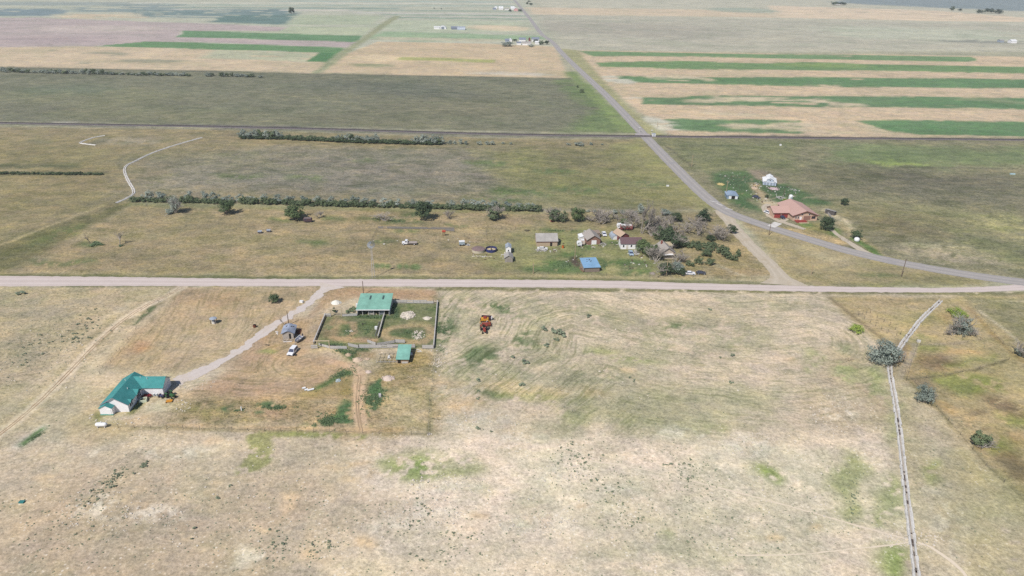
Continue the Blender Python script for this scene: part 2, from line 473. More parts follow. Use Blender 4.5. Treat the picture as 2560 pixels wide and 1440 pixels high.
    # --- old farmyard between shelterbelt and gravel road
    A([(330, 512), (1660, 532), (1800, 528), (1940, 694), (1300, 694), (620, 692), (40, 688), (240, 560)], (164, 147, 115), 4, 3, tuft=.65)
    for (u, v, ru, rv) in ((420, 580, 120, 20), (640, 600, 160, 24), (900, 540, 120, 14), (1180, 560, 90, 10), (700, 650, 200, 14)):
        blob(u, v, ru, rv, (174, 155, 120), 2, feather=12, warp=10, a=.7)
    for (u, v, ru, rv) in ((540, 560, 90, 14), (820, 610, 120, 14), (1000, 625, 120, 12), (330, 640, 60, 12), (1150, 640, 90, 10), (760, 560, 80, 6)):
        blob(u, v, ru, rv, (146, 135, 106), 2, feather=12, warp=10, a=.7)
    A([(330, 512), (600, 516), (1000, 523), (1340, 530)], (138, 138, 98), 4, 2, line=8, a=.7)
    for (u, v, ru, rv) in ((960, 548, 60, 7), (840, 545, 30, 5), (700, 548, 30, 4), (1020, 553, 50, 5), (260, 575, 0.1, 0.1), (226, 612, 30, 6), (130, 655, 60, 6), (210, 652, 30, 6), (780, 608, 40, 6), (960, 605, 30, 5), (1050, 535, 40, 6), (1020, 575, 30, 5), (1140, 563, 30, 3)):
        blob(u, v, ru, rv, (106, 120, 78), 2, feather=4, warp=4, br=.40)
    A([(1320, 575), (1560, 570), (1700, 610), (1720, 680), (1640, 690), (1300, 690), (1200, 640), (1260, 610)], (152, 149, 104), 12, 8, tuft=.5)
    for (u, v, ru, rv) in ((1390, 576, 60, 3), (1410, 660, 60, 16), (1380, 675, 90, 8), (1560, 660, 60, 12), (1510, 665, 16, 14), (1600, 680, 50, 8), (1430, 640, 26, 8), (1470, 620, 30, 8), (1530, 610, 26, 8), (1590, 650, 30, 8)):
        blob(u, v, ru, rv, (100, 122, 74), 2, feather=4, warp=4, br=.37)
    blob(1440, 655, 12, 12, (92, 78, 72), 0, feather=2, warp=1.5)
    for (u, v, ru, rv) in ((1530, 672, 30, 9), (1510, 640, 24, 6), (1590, 640, 30, 6), (1740, 620, 30, 8)):
        blob(u, v, ru, rv, (178, 168, 118), 2, feather=4, warp=4, a=.8)
    A([(1480, 530), (1720, 535), (1800, 560), (1830, 600), (1700, 600), (1560, 575)], (150, 138, 110), 10, 8, tuft=.9, a=.8)
    A([(1700, 600), (1860, 600), (1930, 690), (1720, 690)], (168, 150, 112), 8, 6, tuft=.8)
    for (u, v, ru, rv) in ((940, 665, 8, 6), (954, 665, 7, 6), (968, 666, 7, 6), (999, 666, 8, 6), (1017, 667, 7, 6), (1040, 668, 14, 8)):
        blob(u, v, ru, rv, (124, 138, 92), 0, feather=1, warp=.6)
    A([(0, 690), (640, 696), (1000, 696), (1300, 697), (1550, 700), (1700, 706), (1940, 711)], (122, 122, 84), 2, 1.2, line=4.5, a=.9)
    A([(0, 680), (640, 686), (1300, 689), (1700, 694), (1920, 700)], (188, 170, 130), 2, 1.5, line=3.5, a=.5)
    A([(1730, 650), (1780, 660), (1830, 680), (1860, 688)], (190, 176, 146), 1.5, 1.5, line=2.0, br=.4)
    # --- right-hand farm and prairie
    A([(1625, 342), (2560, 350), (3500, 366), (3500, 760), (2560, 702), (2240, 652), (2000, 592), (1880, 552), (1815, 525), (1740, 460)], (143, 138, 112), 3, 2, tuft=.8)
    A([(1640, 348), (2000, 352), (1990, 420), (1760, 430), (1700, 400)], (132, 134, 100), 14, 8, tuft=.7)
    A([(2060, 360), (2560, 364), (3300, 374), (3300, 430), (2560, 414), (2080, 410)], (126, 138, 98), 18, 12, big=16, tuft=.5)
    blob(2240, 408, 80, 6, (152, 166, 96), 3, feather=8, warp=8, br=.40)
    blob(2330, 450, 230, 28, (116, 113, 98), 2, feather=25, warp=15, big=24, tuft=1.0)
    blob(2100, 440, 110, 16, (126, 122, 98), 2, feather=20, warp=12, a=.8)
    blob(2420, 490, 200, 22, (124, 121, 103), 2, feather=25, warp=15, a=.8, tuft=1.0)
    blob(2330, 545, 240, 30, (146, 143, 106), 4, feather=25, warp=15, a=.9)
    blob(2500, 565, 90, 24, (168, 163, 118), 8, feather=10, warp=10, br=.40)
    blob(2230, 560, 110, 30, (132, 122, 93), 8, feather=20, warp=12, a=.8)
    blob(2480, 635, 110, 26, (128, 132, 94), 6, feather=20, warp=12, a=.8)
    blob(2380, 640, 110, 16, (186, 172, 146), 6, feather=10, warp=8, br=.36)
    blob(2330, 615, 70, 6, (190, 182, 148), 2, feather=6, warp=5, br=.42)
    blob(2080, 345, 300, 3, (112, 108, 104), 1, feather=4, warp=4, br=.45, far=True)
    A([(1700, 364), (1840, 365)], (96, 106, 84), 2, 1, line=3, a=.8)
    A([(2230, 418), (2560, 421)], (104, 100, 90), 2, 1, line=1.6, a=.6)
    A([(1665, 365), (1730, 415)], (96, 94, 84), 1.5, 1, line=2, a=.7)
    # farmyard greens
    A([(1770, 430), (1860, 425), (1950, 445), (2030, 490), (2080, 512), (1990, 515), (1900, 530), (1840, 505), (1790, 470)], (92, 116, 78), 4, 4, br=.33, tuft=.5)
    blob(1850, 460, 50, 14, (82, 108, 74), 5, feather=4, warp=4, br=.3)
    blob(1960, 478, 36, 12, (78, 104, 72), 5, feather=4, warp=4, br=.3)
    blob(1850, 507, 34, 12, (84, 112, 74), 20, feather=4, warp=4, br=.34)
    A([(1868, 424), (1925, 430), (1968, 455), (1950, 460), (1890, 448)], (150, 138, 120), 2, 1.5)
    A([(1872, 458), (1895, 462), (1912, 490), (1920, 510), (1890, 490)], (196, 172, 136), 3, 3, br=.3)
    A([(1905, 492), (1945, 508), (1990, 506), (1970, 514), (1900, 520)], (188, 172, 144), 2.5, 2, br=.34)
    A([(1878, 500), (1910, 515), (1930, 535)], (160, 150, 118), 3, 2, line=6, a=.6)
    A([(1995, 560), (2050, 556), (2085, 578), (2090, 592), (2040, 588), (2000, 575)], (148, 142, 92), 3, 3)
    A([(1995, 558), (2030, 557), (2040, 566), (2010, 568)], (112, 136, 76), 2, 2)
    blob(2082, 582, 14, 12, (104, 128, 74), 10, feather=3, warp=2, br=.3)
    A([(1930, 562), (2000, 572), (2080, 592), (2130, 612), (2090, 612), (2000, 590), (1940, 572)], (186, 164, 126), 2.5, 2)
    A([(2065, 525), (2095, 545), (2125, 568), (2145, 590)], (200, 186, 158), 3, 2.5, line=4.5, br=.28)
    A([(2100, 560), (2130, 585), (2165, 610), (2200, 640)], (178, 162, 124), 4, 2, line=6, a=.8)
    A([(2135, 597), (2165, 615), (2200, 641)], (108, 134, 74), 2, 1.4, line=4)
    blob(2050, 505, 30, 6, (90, 116, 78), 5, feather=3, warp=3, br=.3)
    # triangle between the roads
    A([(1850, 545), (1930, 575), (2100, 625), (2240, 660), (2480, 701), (2440, 712), (2120, 716), (1985, 712), (1940, 660)], (170, 155, 118), 3, 2, tuft=.5)
    blob(2060, 640, 60, 14, (182, 172, 142), 15, feather=8, warp=6, a=.6)
    blob(2200, 690, 60, 6, (116, 126, 86), 3, feather=4, warp=3, br=.36)
    A([(2000, 712), (2200, 716), (2400, 716), (2400, 708), (2200, 706)], (132, 136, 92), 4, 3, a=.7)
    A([(2300, 680), (2480, 702), (2430, 714), (2240, 710)], (138, 134, 96), 6, 4, a=.8)
    A([(1880, 560), (1950, 575), (1985, 590)], (122, 112, 86), 4, 2, line=5, a=.6)
    # --- south of the gravel road: base of pale range land
    A([(-900, 712), (0, 716), (640, 717), (1300, 720), (1700, 725), (2120, 731), (2560, 729), (3500, 712), (3500, 1600), (-900, 1600)], (199, 183, 156), 1.5, .8, tuft=.3, stone=.5)
    A([(-900, 1130), (400, 1110), (1100, 1085), (2100, 1060), (2240, 1050), (2330, 1440), (2400, 1700), (-900, 1700)], (203, 186, 161), 18, 10, stone=.8, tuft=.3)
    A([(1120, 1095), (1500, 1085), (2180, 1070), (2250, 1180), (2260, 1330), (1900, 1310), (1500, 1330), (1000, 1340), (960, 1180)], (236, 216, 193), 14, 10, big=8, stone=1.0, tuft=.3)
    A([(1000, 1320), (2200, 1290), (2300, 1700), (900, 1700)], (221, 204, 180), 20, 10, stone=.9)
    A([(-900, 1210), (300, 1180), (800, 1150), (880, 1260), (760, 1440), (800, 1700), (-900, 1700)], (189, 170, 144), 18, 10, a=.9)
    for (u, v, ru, rv) in ((480, 1220, 130, 60), (900, 1320, 200, 40), (1450, 1260, 220, 40), (1850, 1330, 200, 60), (250, 1180, 160, 30), (1600, 1400, 300, 30), (1900, 1200, 200, 50)):
        blob(u, v, ru, rv, (184, 171, 148) if u < 1000 else (204, 192, 168), 0, feather=7, warp=8, a=.7, br=.42)
    # upper-left sage field
    A([(-900, 716), (440, 716), (420, 740), (330, 800), (230, 900), (100, 1030), (-60, 1150), (-900, 1200)], (190, 171, 138), 4, 3, tuft=.5, stone=.4)
    blob(90, 780, 130, 40, (176, 164, 136), 0, feather=9, warp=7, a=.8)
    blob(130, 850, 130, 34, (168, 157, 128), -8, feather=8, warp=7, a=.8, stone=.9)
    blob(50, 900, 120, 60, (180, 168, 142), -20, feather=10, warp=8, a=.7)
    blob(60, 1000, 110, 50, (202, 184, 152), -20, feather=10, warp=8, a=.8)
    A([(150, 712), (440, 712), (440, 717), (150, 718)], (128, 128, 92), 1, 1, br=.36)
    # hay meadow around the drive
    A([(440, 718), (800, 718), (815, 722), (700, 800), (560, 895), (440, 935), (360, 930), (290, 920), (250, 915), (330, 820)], (186, 163, 130), 3, 2, tuft=.3, stone=.1, mow=.6)
    blob(520, 745, 90, 16, (172, 146, 116), 0, feather=6, warp=5, a=.8)
    blob(500, 860, 120, 34, (194, 174, 142), -20, feather=8, warp=6, a=.8, stone=.3)
    blob(345, 870, 22, 8, (186, 142, 106), 0, feather=3, warp=3, a=.9)
    blob(690, 770, 50, 12, (196, 172, 136), -15, feather=5, warp=4, a=.7)
    A([(815, 722), (900, 718), (1095, 722), (1100, 752), (980, 750), (890, 742), (800, 780), (770, 790), (800, 750)], (184, 154, 120), 2, 1.5, tuft=.3, mow=.3)
    blob(980, 735, 90, 6, (180, 146, 112), 0, feather=3, warp=2, a=.7)
    blob(840, 772, 50, 14, (196, 178, 150), -10, feather=4, warp=3, br=.34)
    A([(800, 790), (885, 790), (850, 870), (780, 872)], (178, 148, 112), 2, 1.5)
    A([(690, 800), (790, 790), (775, 880), (860, 900), (900, 925), (880, 1000), (480, 1000), (450, 960), (570, 905)], (185, 156, 124), 5, 3, tuft=.25, stone=.1, mow=.8)
    blob(760, 930, 110, 22, (194, 168, 130), -8, feather=7, warp=5, a=.8)
    blob(640, 970, 130, 18, (182, 153, 124), -3, feather=7, warp=5, a=.8)
    blob(560, 930, 60, 18, (188, 162, 130), -20, feather=7, warp=5, a=.7)
    blob(710, 850, 50, 24, (188, 160, 122), 0, feather=6, warp=4, a=.7)
    blob(668, 880, 22, 6, (158, 160, 102), 0, feather=2, warp=2, br=.36)
    blob(505, 945, 66, 18, (204, 188, 162), -14, feather=4, warp=4, br=.32, stone=.8)
    # rough ground south of the meadow
    A([(440, 990), (880, 996), (900, 930), (1000, 905), (1100, 880), (1095, 960), (1075, 1080), (400, 1072), (420, 1020)], (174, 152, 116), 5, 4, tuft=.9, stone=.1)
    A([(930, 900), (1085, 890), (1080, 1050), (1000, 1070), (930, 1000)], (172, 152, 112), 6, 4, tuft=.9)
    A([(1000, 980), (1075, 960), (1075, 1085), (960, 1085)], (190, 172, 138), 6, 4, tuft=.7)
    blob(530, 1030, 90, 24, (152, 140, 96), 0, feather=5, warp=4, br=.36)
    blob(690, 1035, 60, 14, (178, 146, 114), -5, feather=4, warp=4, a=.8)
    gw = (84, 114, 74)
    for (u, v, ru, rv, t) in ((688, 1019, 62, 8, 3), (594, 1026, 20, 7, 0), (820, 1052, 52, 22, -10), (855, 1020, 30, 14, -30), (930, 1000, 44, 34, -25), (950, 965, 26, 16, -20), (975, 942, 14, 5, 0), (640, 1040, 12, 6, 0)):
        blob(u, v, ru, rv, gw, t, feather=1.6, warp=6, br=.44, tuft=.4)
    A([(790, 965), (850, 930), (884, 918), (888, 940), (850, 945), (800, 975), (770, 978)], (84, 116, 66), 1.6, 1.6, br=.27, tuft=.4)
    A([(760, 975), (800, 974), (850, 948), (884, 942), (878, 992), (720, 996)], (164, 144, 98), 2.5, 1.5, tuft=.3)
    # two-wheel dirt track
    A([(905, 1075), (892, 1020), (896, 970), (899, 935), (885, 920), (830, 905)], (206, 174, 140), 1.2, .8, line=3.8, stone=0, tuft=0, mow=0)
    A([(1000, 1076), (640, 1074), (420, 1068)], (196, 168, 128), 1.2, .8, line=2.4, a=.8)
    A([(880, 992), (740, 996), (600, 996)], (196, 164, 124), 1.6, .8, line=2.0, a=.6)
    A([(880, 1060), (1060, 1062)], (190, 172, 134), 2, 1.5, line=2.0, a=.5)
    # around the house
    for (u, v, ru, rv, t) in ((300, 1000, 110, 60, -40), (420, 1010, 60, 24, -20), (280, 1060, 120, 22, 0)):
        blob(u, v, ru, rv, (202, 178, 140), t, feather=6, warp=5, a=.8, stone=.6)
    blob(405, 1010, 40, 12, (218, 202, 176), -15, feather=3, warp=3, br=.38)
    blob(258, 965, 40, 20, (212, 190, 158), -40, feather=4, warp=4, br=.38)
    blob(300, 1042, 60, 6, (206, 190, 166), -8, feather=2, warp=2, br=.36)
    blob(345, 1015, 26, 8, (128, 130, 76), -40, feather=1.5, warp=1.5, br=.3)
    blob(247, 1040, 9, 10, (150, 148, 92), 0, feather=1.5, warp=1.5, br=.3)
    blob(440, 965, 22, 9, (190, 180, 170), -30, feather=2, warp=2, a=.7)
    # left wheel tracks
    A([(-20, 1100), (60, 1040), (150, 955), (230, 870), (300, 805), (370, 760), (420, 738), (455, 718)], (220, 200, 172), 2.0, .8, line=4.0, a=.95, tuft=0)
    A([(-60, 1080), (60, 985), (150, 900), (235, 815), (330, 752), (400, 730)], (208, 190, 160), 3, 2, line=4.0, a=.5, tuft=.1)
    A([(110, 1060), (215, 950), (300, 860), (385, 780), (440, 735)], (206, 188, 156), 3, 2, line=3.5, a=.5, tuft=.1)
    A([(210, 900), (275, 835), (330, 790), (400, 755)], (158, 146, 110), 2, 1.5, line=1.4, br=.36)
    A([(330, 810), (380, 765)], (112, 122, 86), 1.5, 1.5, line=2.4, br=.42)
    A([(30, 1118), (75, 1085), (105, 1064), (125, 1064), (90, 1098), (45, 1122)], (214, 204, 190), 1.6, 1)
    A([(45, 1112), (85, 1082), (110, 1066), (118, 1072), (80, 1102), (55, 1118)], (92, 124, 72), 1.2, 1.2, br=.3)
    # fence lines of unmown grass
    A([(330, 1070), (620, 1078), (900, 1083), (1070, 1089)], (166, 152, 116), 1.2, .8, line=1.6, a=.7)
    A([(620, 1086), (900, 1090)], (150, 152, 98), 2, 1.5, line=2.5, br=.44)
    A([(640, 1095), (655, 1115), (640, 1150), (625, 1165)], (160, 158, 106), 2, 3, line=7, br=.42)
    A([(1073, 1085), (1074, 1000), (1092, 880), (1098, 720)], (150, 144, 108), 1.4, .8, line=1.6, a=.6)
    # --- mown field right of the corral
    A([(1100, 722), (1700, 727), (2060, 735), (2090, 770), (2190, 860), (2200, 960), (2060, 1060), (1500, 1050), (1380, 1030), (1100, 1000), (1098, 880)], (204, 187, 163), 3, 2, tuft=.35, stone=.2, mow=1.0)
    A([(1560, 735), (2060, 740), (2200, 870), (2100, 1060), (1560, 1050), (1480, 900)], (206, 188, 163), 18, 8, mow=.6)
    A([(1330, 735), (1560, 735), (1500, 1050), (1330, 1000)], (206, 188, 163), 14, 8, a=.6, mow=.9)
    g2 = (172, 166, 134)
    for (u, v, ru, rv, t) in ((1150, 800, 40, 70, 0), (1250, 780, 140, 34, 10), (1330, 850, 90, 34, -20), (1220, 880, 100, 40, -25), (1560, 810, 140, 30, 12), (1650, 880, 150, 26, 5), (1500, 940, 130, 30, -5), (1300, 930, 130, 34, -20), (1420, 770, 160, 18, 6), (1180, 930, 60, 24, -20), (1800, 830, 140, 50, 10), (1900, 760, 130, 16, 2)):
        blob(u, v, ru, rv, g2, t, feather=5, warp=5, a=.7, br=.44)
    for (u, v, ru, rv, t) in ((1122, 820, 18, 36, 0), (1106, 850, 8, 30, 0), (1240, 765, 34, 9, 15), (1270, 778, 40, 10, 20), (1180, 885, 40, 14, -20), (1215, 895, 40, 14, -20), (1295, 845, 34, 12, -15), (1325, 858, 20, 8, -20), (1690, 820, 26, 8, 0), (1250, 985, 60, 14, 5), (1100, 745, 20, 8, 0)):
        blob(u, v, ru, rv, (122, 134, 96), t, feather=2.5, warp=3, br=.46)
    for (u, v, ru, rv, t) in ((1350, 992, 110, 10, 2), (1590, 1045, 60, 9, 2), (1440, 1035, 45, 24, 0), (1730, 1066, 90, 8, 2), (1500, 880, 40, 8, 0), (1600, 905, 60, 10, 5)):
        blob(u, v, ru, rv, (166, 168, 116), t, feather=3, warp=3, br=.42)
    A([(1400, 990), (1950, 960), (1960, 1040), (1720, 1075), (1420, 1060)], (178, 172, 138), 7, 5, a=.8, mow=.8)
    for (u, v, ru, rv, t) in ((1110, 965, 50, 30, 0), (1250, 960, 60, 14, 0), (1400, 980, 120, 10, 0), (1160, 1010, 50, 20, 0)):
        blob(u, v, ru, rv, (204, 180, 142), t, feather=4, warp=4, br=.4, stone=.4)
    blob(1190, 1050, 90, 22, (200, 190, 170), 0, feather=5, warp=5, br=.4, stone=1.0)
    A([(2120, 840), (2200, 900), (2230, 1040), (2080, 1100), (2020, 980), (2060, 880)], (188, 170, 138), 6, 5, a=.7)
    blob(2100, 1000, 60, 40, (205, 188, 160), 20, feather=5, warp=4, br=.36, stone=1.0)
    for (u, v, ru, rv, t) in ((2030, 900, 14, 24, 10), (2120, 870, 20, 8, 0), (2200, 960, 26, 50, 10), (2235, 1050, 16, 60, 6), (1920, 1175, 50, 22, 20), (1030, 1170, 80, 34, 5), (1150, 1165, 60, 20, 0), (1180, 1215, 40, 10, 0), (2120, 1190, 50, 60, 5), (2130, 1280, 40, 30, 0), (2225, 1260, 30, 70, 5), (2225, 1400, 60, 50, 5), (2130, 930, 40, 20, 20)):
        blob(u, v, ru, rv, (172, 173, 126), t, feather=3.5, warp=3.5, br=.38)
    for (u, v, ru, rv, t) in ((2240, 1415, 34, 40, 5), (1930, 1180, 30, 14, 25), (1040, 1165, 40, 20, 0), (2345, 1190, 14, 40, -10), (1655, 1345, 0.1, 0.1, 0)):
        blob(u, v, ru, rv, (150, 165, 96), t, feather=2.5, warp=3, br=.40)
    # orange bare-soil patches
    for (u, v, ru, rv) in ((527, 1103, 20, 9), (705, 1262, 20, 14), (722, 1240, 18, 7), (548, 1206, 14, 5), (450, 1345, 14, 8), (660, 1322, 20, 12), (490, 1380, 14, 6), (120, 1200, 34, 12), (770, 1392, 18, 12), (1200, 1285, 24, 10), (900, 1190, 60, 12), (925, 1355, 26, 14), (2035, 1320, 12, 8), (1930, 1340, 24, 9), (1460, 1260, 12, 5), (880, 1160, 60, 8), (1580, 930, 20, 6), (1975, 895, 14, 4)):
        blob(u, v, ru, rv, (214, 188, 152), 0, feather=1.4, warp=2.2, br=.36, stone=.1, tuft=0)
    # pale stony scald patches
    for (u, v, ru, rv) in ((1870, 1110, 60, 24), (1400, 1190, 60, 20), (1350, 1310, 90, 22), (1560, 1220, 60, 14), (1120, 1215, 90, 22), (1060, 1285, 80, 30), (980, 1310, 50, 16), (450, 1130, 80, 14), (260, 1130, 30, 10), (250, 1280, 70, 30), (380, 1290, 60, 20), (610, 1410, 50, 14), (2080, 1040, 50, 24), (2350, 1250, 50, 40), (2380, 1330, 50, 60), (2270, 1350, 80, 20), (1700, 1080, 90, 12), (1290, 1090, 70, 10)):
        blob(u, v, ru, rv, (226, 213, 192), 0, feather=3, warp=4, br=.47, stone=1.0)
    # footpaths
    A([(1460, 1152), (1560, 1162), (1700, 1195), (1900, 1245), (2060, 1290), (2180, 1325), (2285, 1352)], (224, 208, 180), .7, .8, line=.8, a=.9, tuft=0)
    A([(1820, 1388), (2000, 1388), (2100, 1375), (2230, 1363)], (216, 202, 176), .7, .8, line=.6, a=.7)
    A([(2200, 1335), (2285, 1352), (2340, 1372), (2400, 1425)], (214, 198, 174), 1.2, 1.2, line=4.0, a=.8, br=.3)
    # --- golden meadow right of the ditch
    A([(2075, 742), (2345, 742), (2430, 735), (2560, 734), (3400, 722), (3400, 1400), (2560, 1250), (2460, 1165), (2340, 1010), (2262, 930), (2205, 860), (2110, 790)], (182, 163, 122), 2.5, 2, tuft=.5, stone=.05)
    A([(2080, 745), (2330, 748), (2270, 830), (2220, 850), (2120, 790)], (188, 168, 128), 3, 3, a=.8)
    blob(2300, 800, 60, 24, (168, 156, 106), 0, feather=5, warp=4, a=.8)
    blob(2340, 910, 60, 30, (148, 124, 98), 10, feather=5, warp=4, a=.9, tuft=.7)
    blob(2330, 960, 50, 16, (152, 130, 102), 10, feather=4, warp=4, a=.8)
    A([(2240, 850), (2280, 860), (2255, 945), (2235, 945)], (150, 128, 104), 3, 2, br=.3)
    A([(2405, 740), (2560, 744), (3400, 736), (3400, 800), (2560, 860), (2450, 790)], (156, 148, 112), 3, 2, tuft=.6)
    for (u, v, ru, rv, t) in ((2265, 890, 10, 28, 10), (2375, 790, 30, 10, 0), (2420, 810, 40, 8, 35), (2350, 1010, 40, 14, 25), (2300, 935, 26, 8, 0), (2460, 1080, 60, 16, 35), (2400, 880, 50, 10, 0), (2540, 1100, 40, 20, 0)):
        blob(u, v, ru, rv, (192, 164, 116), t, feather=2.5, warp=3, br=.40)
    for (u, v, ru, rv, t) in ((2400, 960, 60, 20, 10), (2330, 870, 40, 5, 0), (2300, 845, 30, 4, 0), (2430, 905, 60, 6, -14), (2480, 960, 60, 16, 20), (2540, 1040, 40, 26, 20), (2510, 1120, 30, 30, 0)):
        blob(u, v, ru, rv, (150, 150, 88), t, feather=3, warp=3, br=.38)
    for (u, v, ru, rv, t) in ((2500, 1010, 60, 14, 20), (2430, 1110, 30, 12, 40), (2540, 1170, 40, 30, 30), (2450, 1030, 20, 10, 0)):
        blob(u, v, ru, rv, (138, 120, 90), t, feather=3, warp=3, br=.34)
    A([(2260, 930), (2330, 1005), (2400, 1085), (2470, 1170), (2560, 1250)], (146, 134, 98), 1.2, 1.5, line=1.4, br=.38)
    A([(2240, 760), (2345, 742)], (140, 134, 100), 2, 1.5, line=2, a=.5)
    A([(2400, 752), (2560, 754)], (206, 190, 158), .8, .5, line=.9, a=.8)
    A([(2445, 775), (2500, 815), (2545, 855)], (206, 192, 160), 1, .6, line=1.2, a=.9)
    A([(2420, 770), (2475, 830), (2530, 885), (2560, 905)], (164, 140, 96), 1.4, 1, line=2.0, a=.8)
    A([(2075, 745), (2130, 790), (2210, 850)], (140, 124, 96), 1.6, 1.2, line=1.8, a=.8)
    A([(2300, 862), (2400, 858), (2450, 850)], (178, 160, 130), 1.2, 1, line=1.6, a=.8)
    A([(2265, 950), (2360, 940), (2440, 925), (2520, 900)], (134, 122, 90), 1.0, 1, line=1.0, br=.42)
    A([(2255, 945), (2272, 905), (2290, 862)], (176, 160, 142), 1.2, 1, line=2.2, a=.8)
    A([(2260, 930), (2300, 1010), (2330, 1440), (2290, 1440), (2245, 1000)], (186, 172, 132), 5, 4, a=.7)
    A([(2330, 1010), (2460, 1170), (2560, 1250), (2900, 1400), (2560, 1300), (2400, 1180)], (172, 158, 114), 4, 3, a=.6)
    A([(2360, 1130), (2600, 1280), (2700, 1500), (2420, 1500), (2340, 1300)], (188, 176, 136), 8, 5, a=.7, br=.3)
    # --- roadside verge south of the gravel road
    A([(1100, 721), (1700, 727), (2120, 732), (2560, 732)], (134, 130, 92), 1.6, 1.4, line=3.2, br=.38)
    A([(430, 715), (1090, 720)], (150, 140, 108), 1, 1, line=1.2, br=.5)
    # --- corral floor
    bb = lambda X, Y: (760 + X / 6.858, 720 + Y / 6.858)
    cor = [bb(*p) for p in ((150, 1030), (375, 470), (920, 470), (1530, 250), (2290, 245), (2225, 1035))]
    A(cor, (128, 131, 94), 1.2, 1, tuft=.5, stone=.1, mow=0)
    for X, Y, rx, ry in ((1700, 330, 250, 60), (1400, 500, 500, 40), (1050, 650, 180, 90), (1150, 780, 90, 90), (760, 700, 120, 110), (2150, 330, 150, 60), (1750, 730, 220, 50), (1600, 790, 260, 120), (500, 990, 240, 45), (2270, 600, 50, 360)):
        blob(760 + X / 6.858, 720 + Y / 6.858, rx / 6.858, ry / 6.858, (106, 119, 78), 0, feather=1, warp=2.2, br=.43)
    blob(*bb(1200, 495), 46, 5, (84, 106, 68), 1, feather=.8, warp=.8, br=.2)
    blob(*bb(1560, 380), 9, 20, (78, 98, 66), 0, feather=.8, warp=.8, br=.2)
    A([bb(*p) for p in ((430, 600), (560, 480), (700, 560), (620, 700), (520, 860), (320, 860), (300, 760))], (170, 147, 114), 1.5, 1.2, a=.8, br=.36)
    A([bb(*p) for p in ((480, 860), (700, 880), (1200, 890))], (178, 150, 116), 1.2, .8, line=3.0, a=.9)
    A([bb(*p) for p in ((650, 590), (860, 600), (880, 760), (720, 870), (560, 870))], (176, 150, 116), 1.2, .8, line=2.2, a=.8)
    A([bb(*p) for p in ((1450, 860), (1370, 800), (1400, 720), (1560, 670), (1850, 640), (2100, 650), (2180, 720), (2170, 850), (2080, 930), (1800, 930), (1600, 880), (1450, 860))], (184, 160, 122), 1.2, .8, line=3.2, a=.9)
    A([bb(*p) for p in ((1850, 600), (2050, 600))], (186, 168, 114), 2, 1.4, line=4.0, a=.5)
    for X, Y, rx, ry in ((800, 1120, 150, 60), (700, 1080, 110, 40), (1000, 1060, 160, 26), (830, 1200, 120, 50), (1900, 1040, 60, 30)):
        blob(760 + X / 6.858, 720 + Y / 6.858, rx / 6.858, ry / 6.858, (84, 114, 66), 0, feather=1, warp=1.5, br=.34)
    A([bb(*p) for p in ((850, 1080), (1230, 1080), (1230, 1200), (900, 1190))], (162, 138, 96), 1.5, 1.5, a=.8)
    A([bb(*p) for p in ((1800, 1120), (2100, 1080), (2200, 1300), (1700, 1440), (1300, 1440), (1500, 1330))], (166, 144, 96), 3, 3, a=.8)
    A([bb(*p) for p in ((2200, 1330), (2460, 1120), (2460, 1440), (2200, 1440))], (178, 164, 134), 4, 3, a=.8, stone=1.0)
    A([bb(*p) for p in ((150, 1080), (420, 1060), (640, 1130), (760, 1250))], (198, 178, 138), 1.5, 1, line=1.8, a=.7)

    # --- swath lines: distance to guide curves, metres
    def guide(pts, sel):
        W = [tuple(P(*p).xy) for p in pts]
        ph[sel] = seg_dist(x[sel] + 3.0 * w1[sel] + 6 * w3[sel], y[sel] + 3.0 * w2[sel] + 6 * w4[sel], W, False)
    near = (y < 262) & (y > 120)
    guide([(300, 1000), (450, 830), (520, 700), (600, 500)], near & (x < -62))
    guide([(760, 905), (840, 888), (905, 925), (905, 1000), (700, 1000), (480, 985)], near & (x < -52) & (y < 200) & (x > -104))
    rf = near & (x > -28)
    guide([(1100, 990), (1180, 930), (1290, 860), (1330, 790), (1420, 765), (1560, 800), (1700, 840), (1900, 860), (2050, 850)], rf)

    me = bpy.data.meshes.new('ground')
    me.vertices.add(n)
    co = np.zeros((n, 3), np.float32); co[:, 0] = x; co[:, 1] = y
    # low swells only well beyond the farm, centimetre relief near it
    me.vertices.foreach_set('co', co.ravel())
    i = (np.arange(ny - 1)[:, None] * nx + np.arange(nx - 1)[None, :]).ravel()
    quads = np.stack([i, i + 1, i + 1 + nx, i + nx], 1).astype(np.int32)
    me.loops.add(quads.size); me.polygons.add(len(quads))
    me.loops.foreach_set('vertex_index', quads.ravel())
    me.polygons.foreach_set('loop_start', np.arange(0, quads.size, 4, dtype=np.int32))
    me.update(calc_edges=True)
    def attr(name, arr, typ):
        a = me.attributes.new(name, typ, 'POINT')
        if typ == 'FLOAT':
            a.data.foreach_set('value', arr.astype(np.float32))
        else:
            q = np.ones((n, 4), np.float32); q[:, :3] = arr
            a.data.foreach_set('color', q.ravel())
    attr('land_and_shade_colour', alb, 'FLOAT_COLOR'); attr('land_cover', fx, 'FLOAT_COLOR'); attr('swath', ph, 'FLOAT')
    me.materials.append(ground_material())
    o = bpy.data.objects.new('ground', me)
    COL.link(o)
    tag(o, 'dry range land with mown, grazed and stony patches', 'ground', kind='structure')
    return o

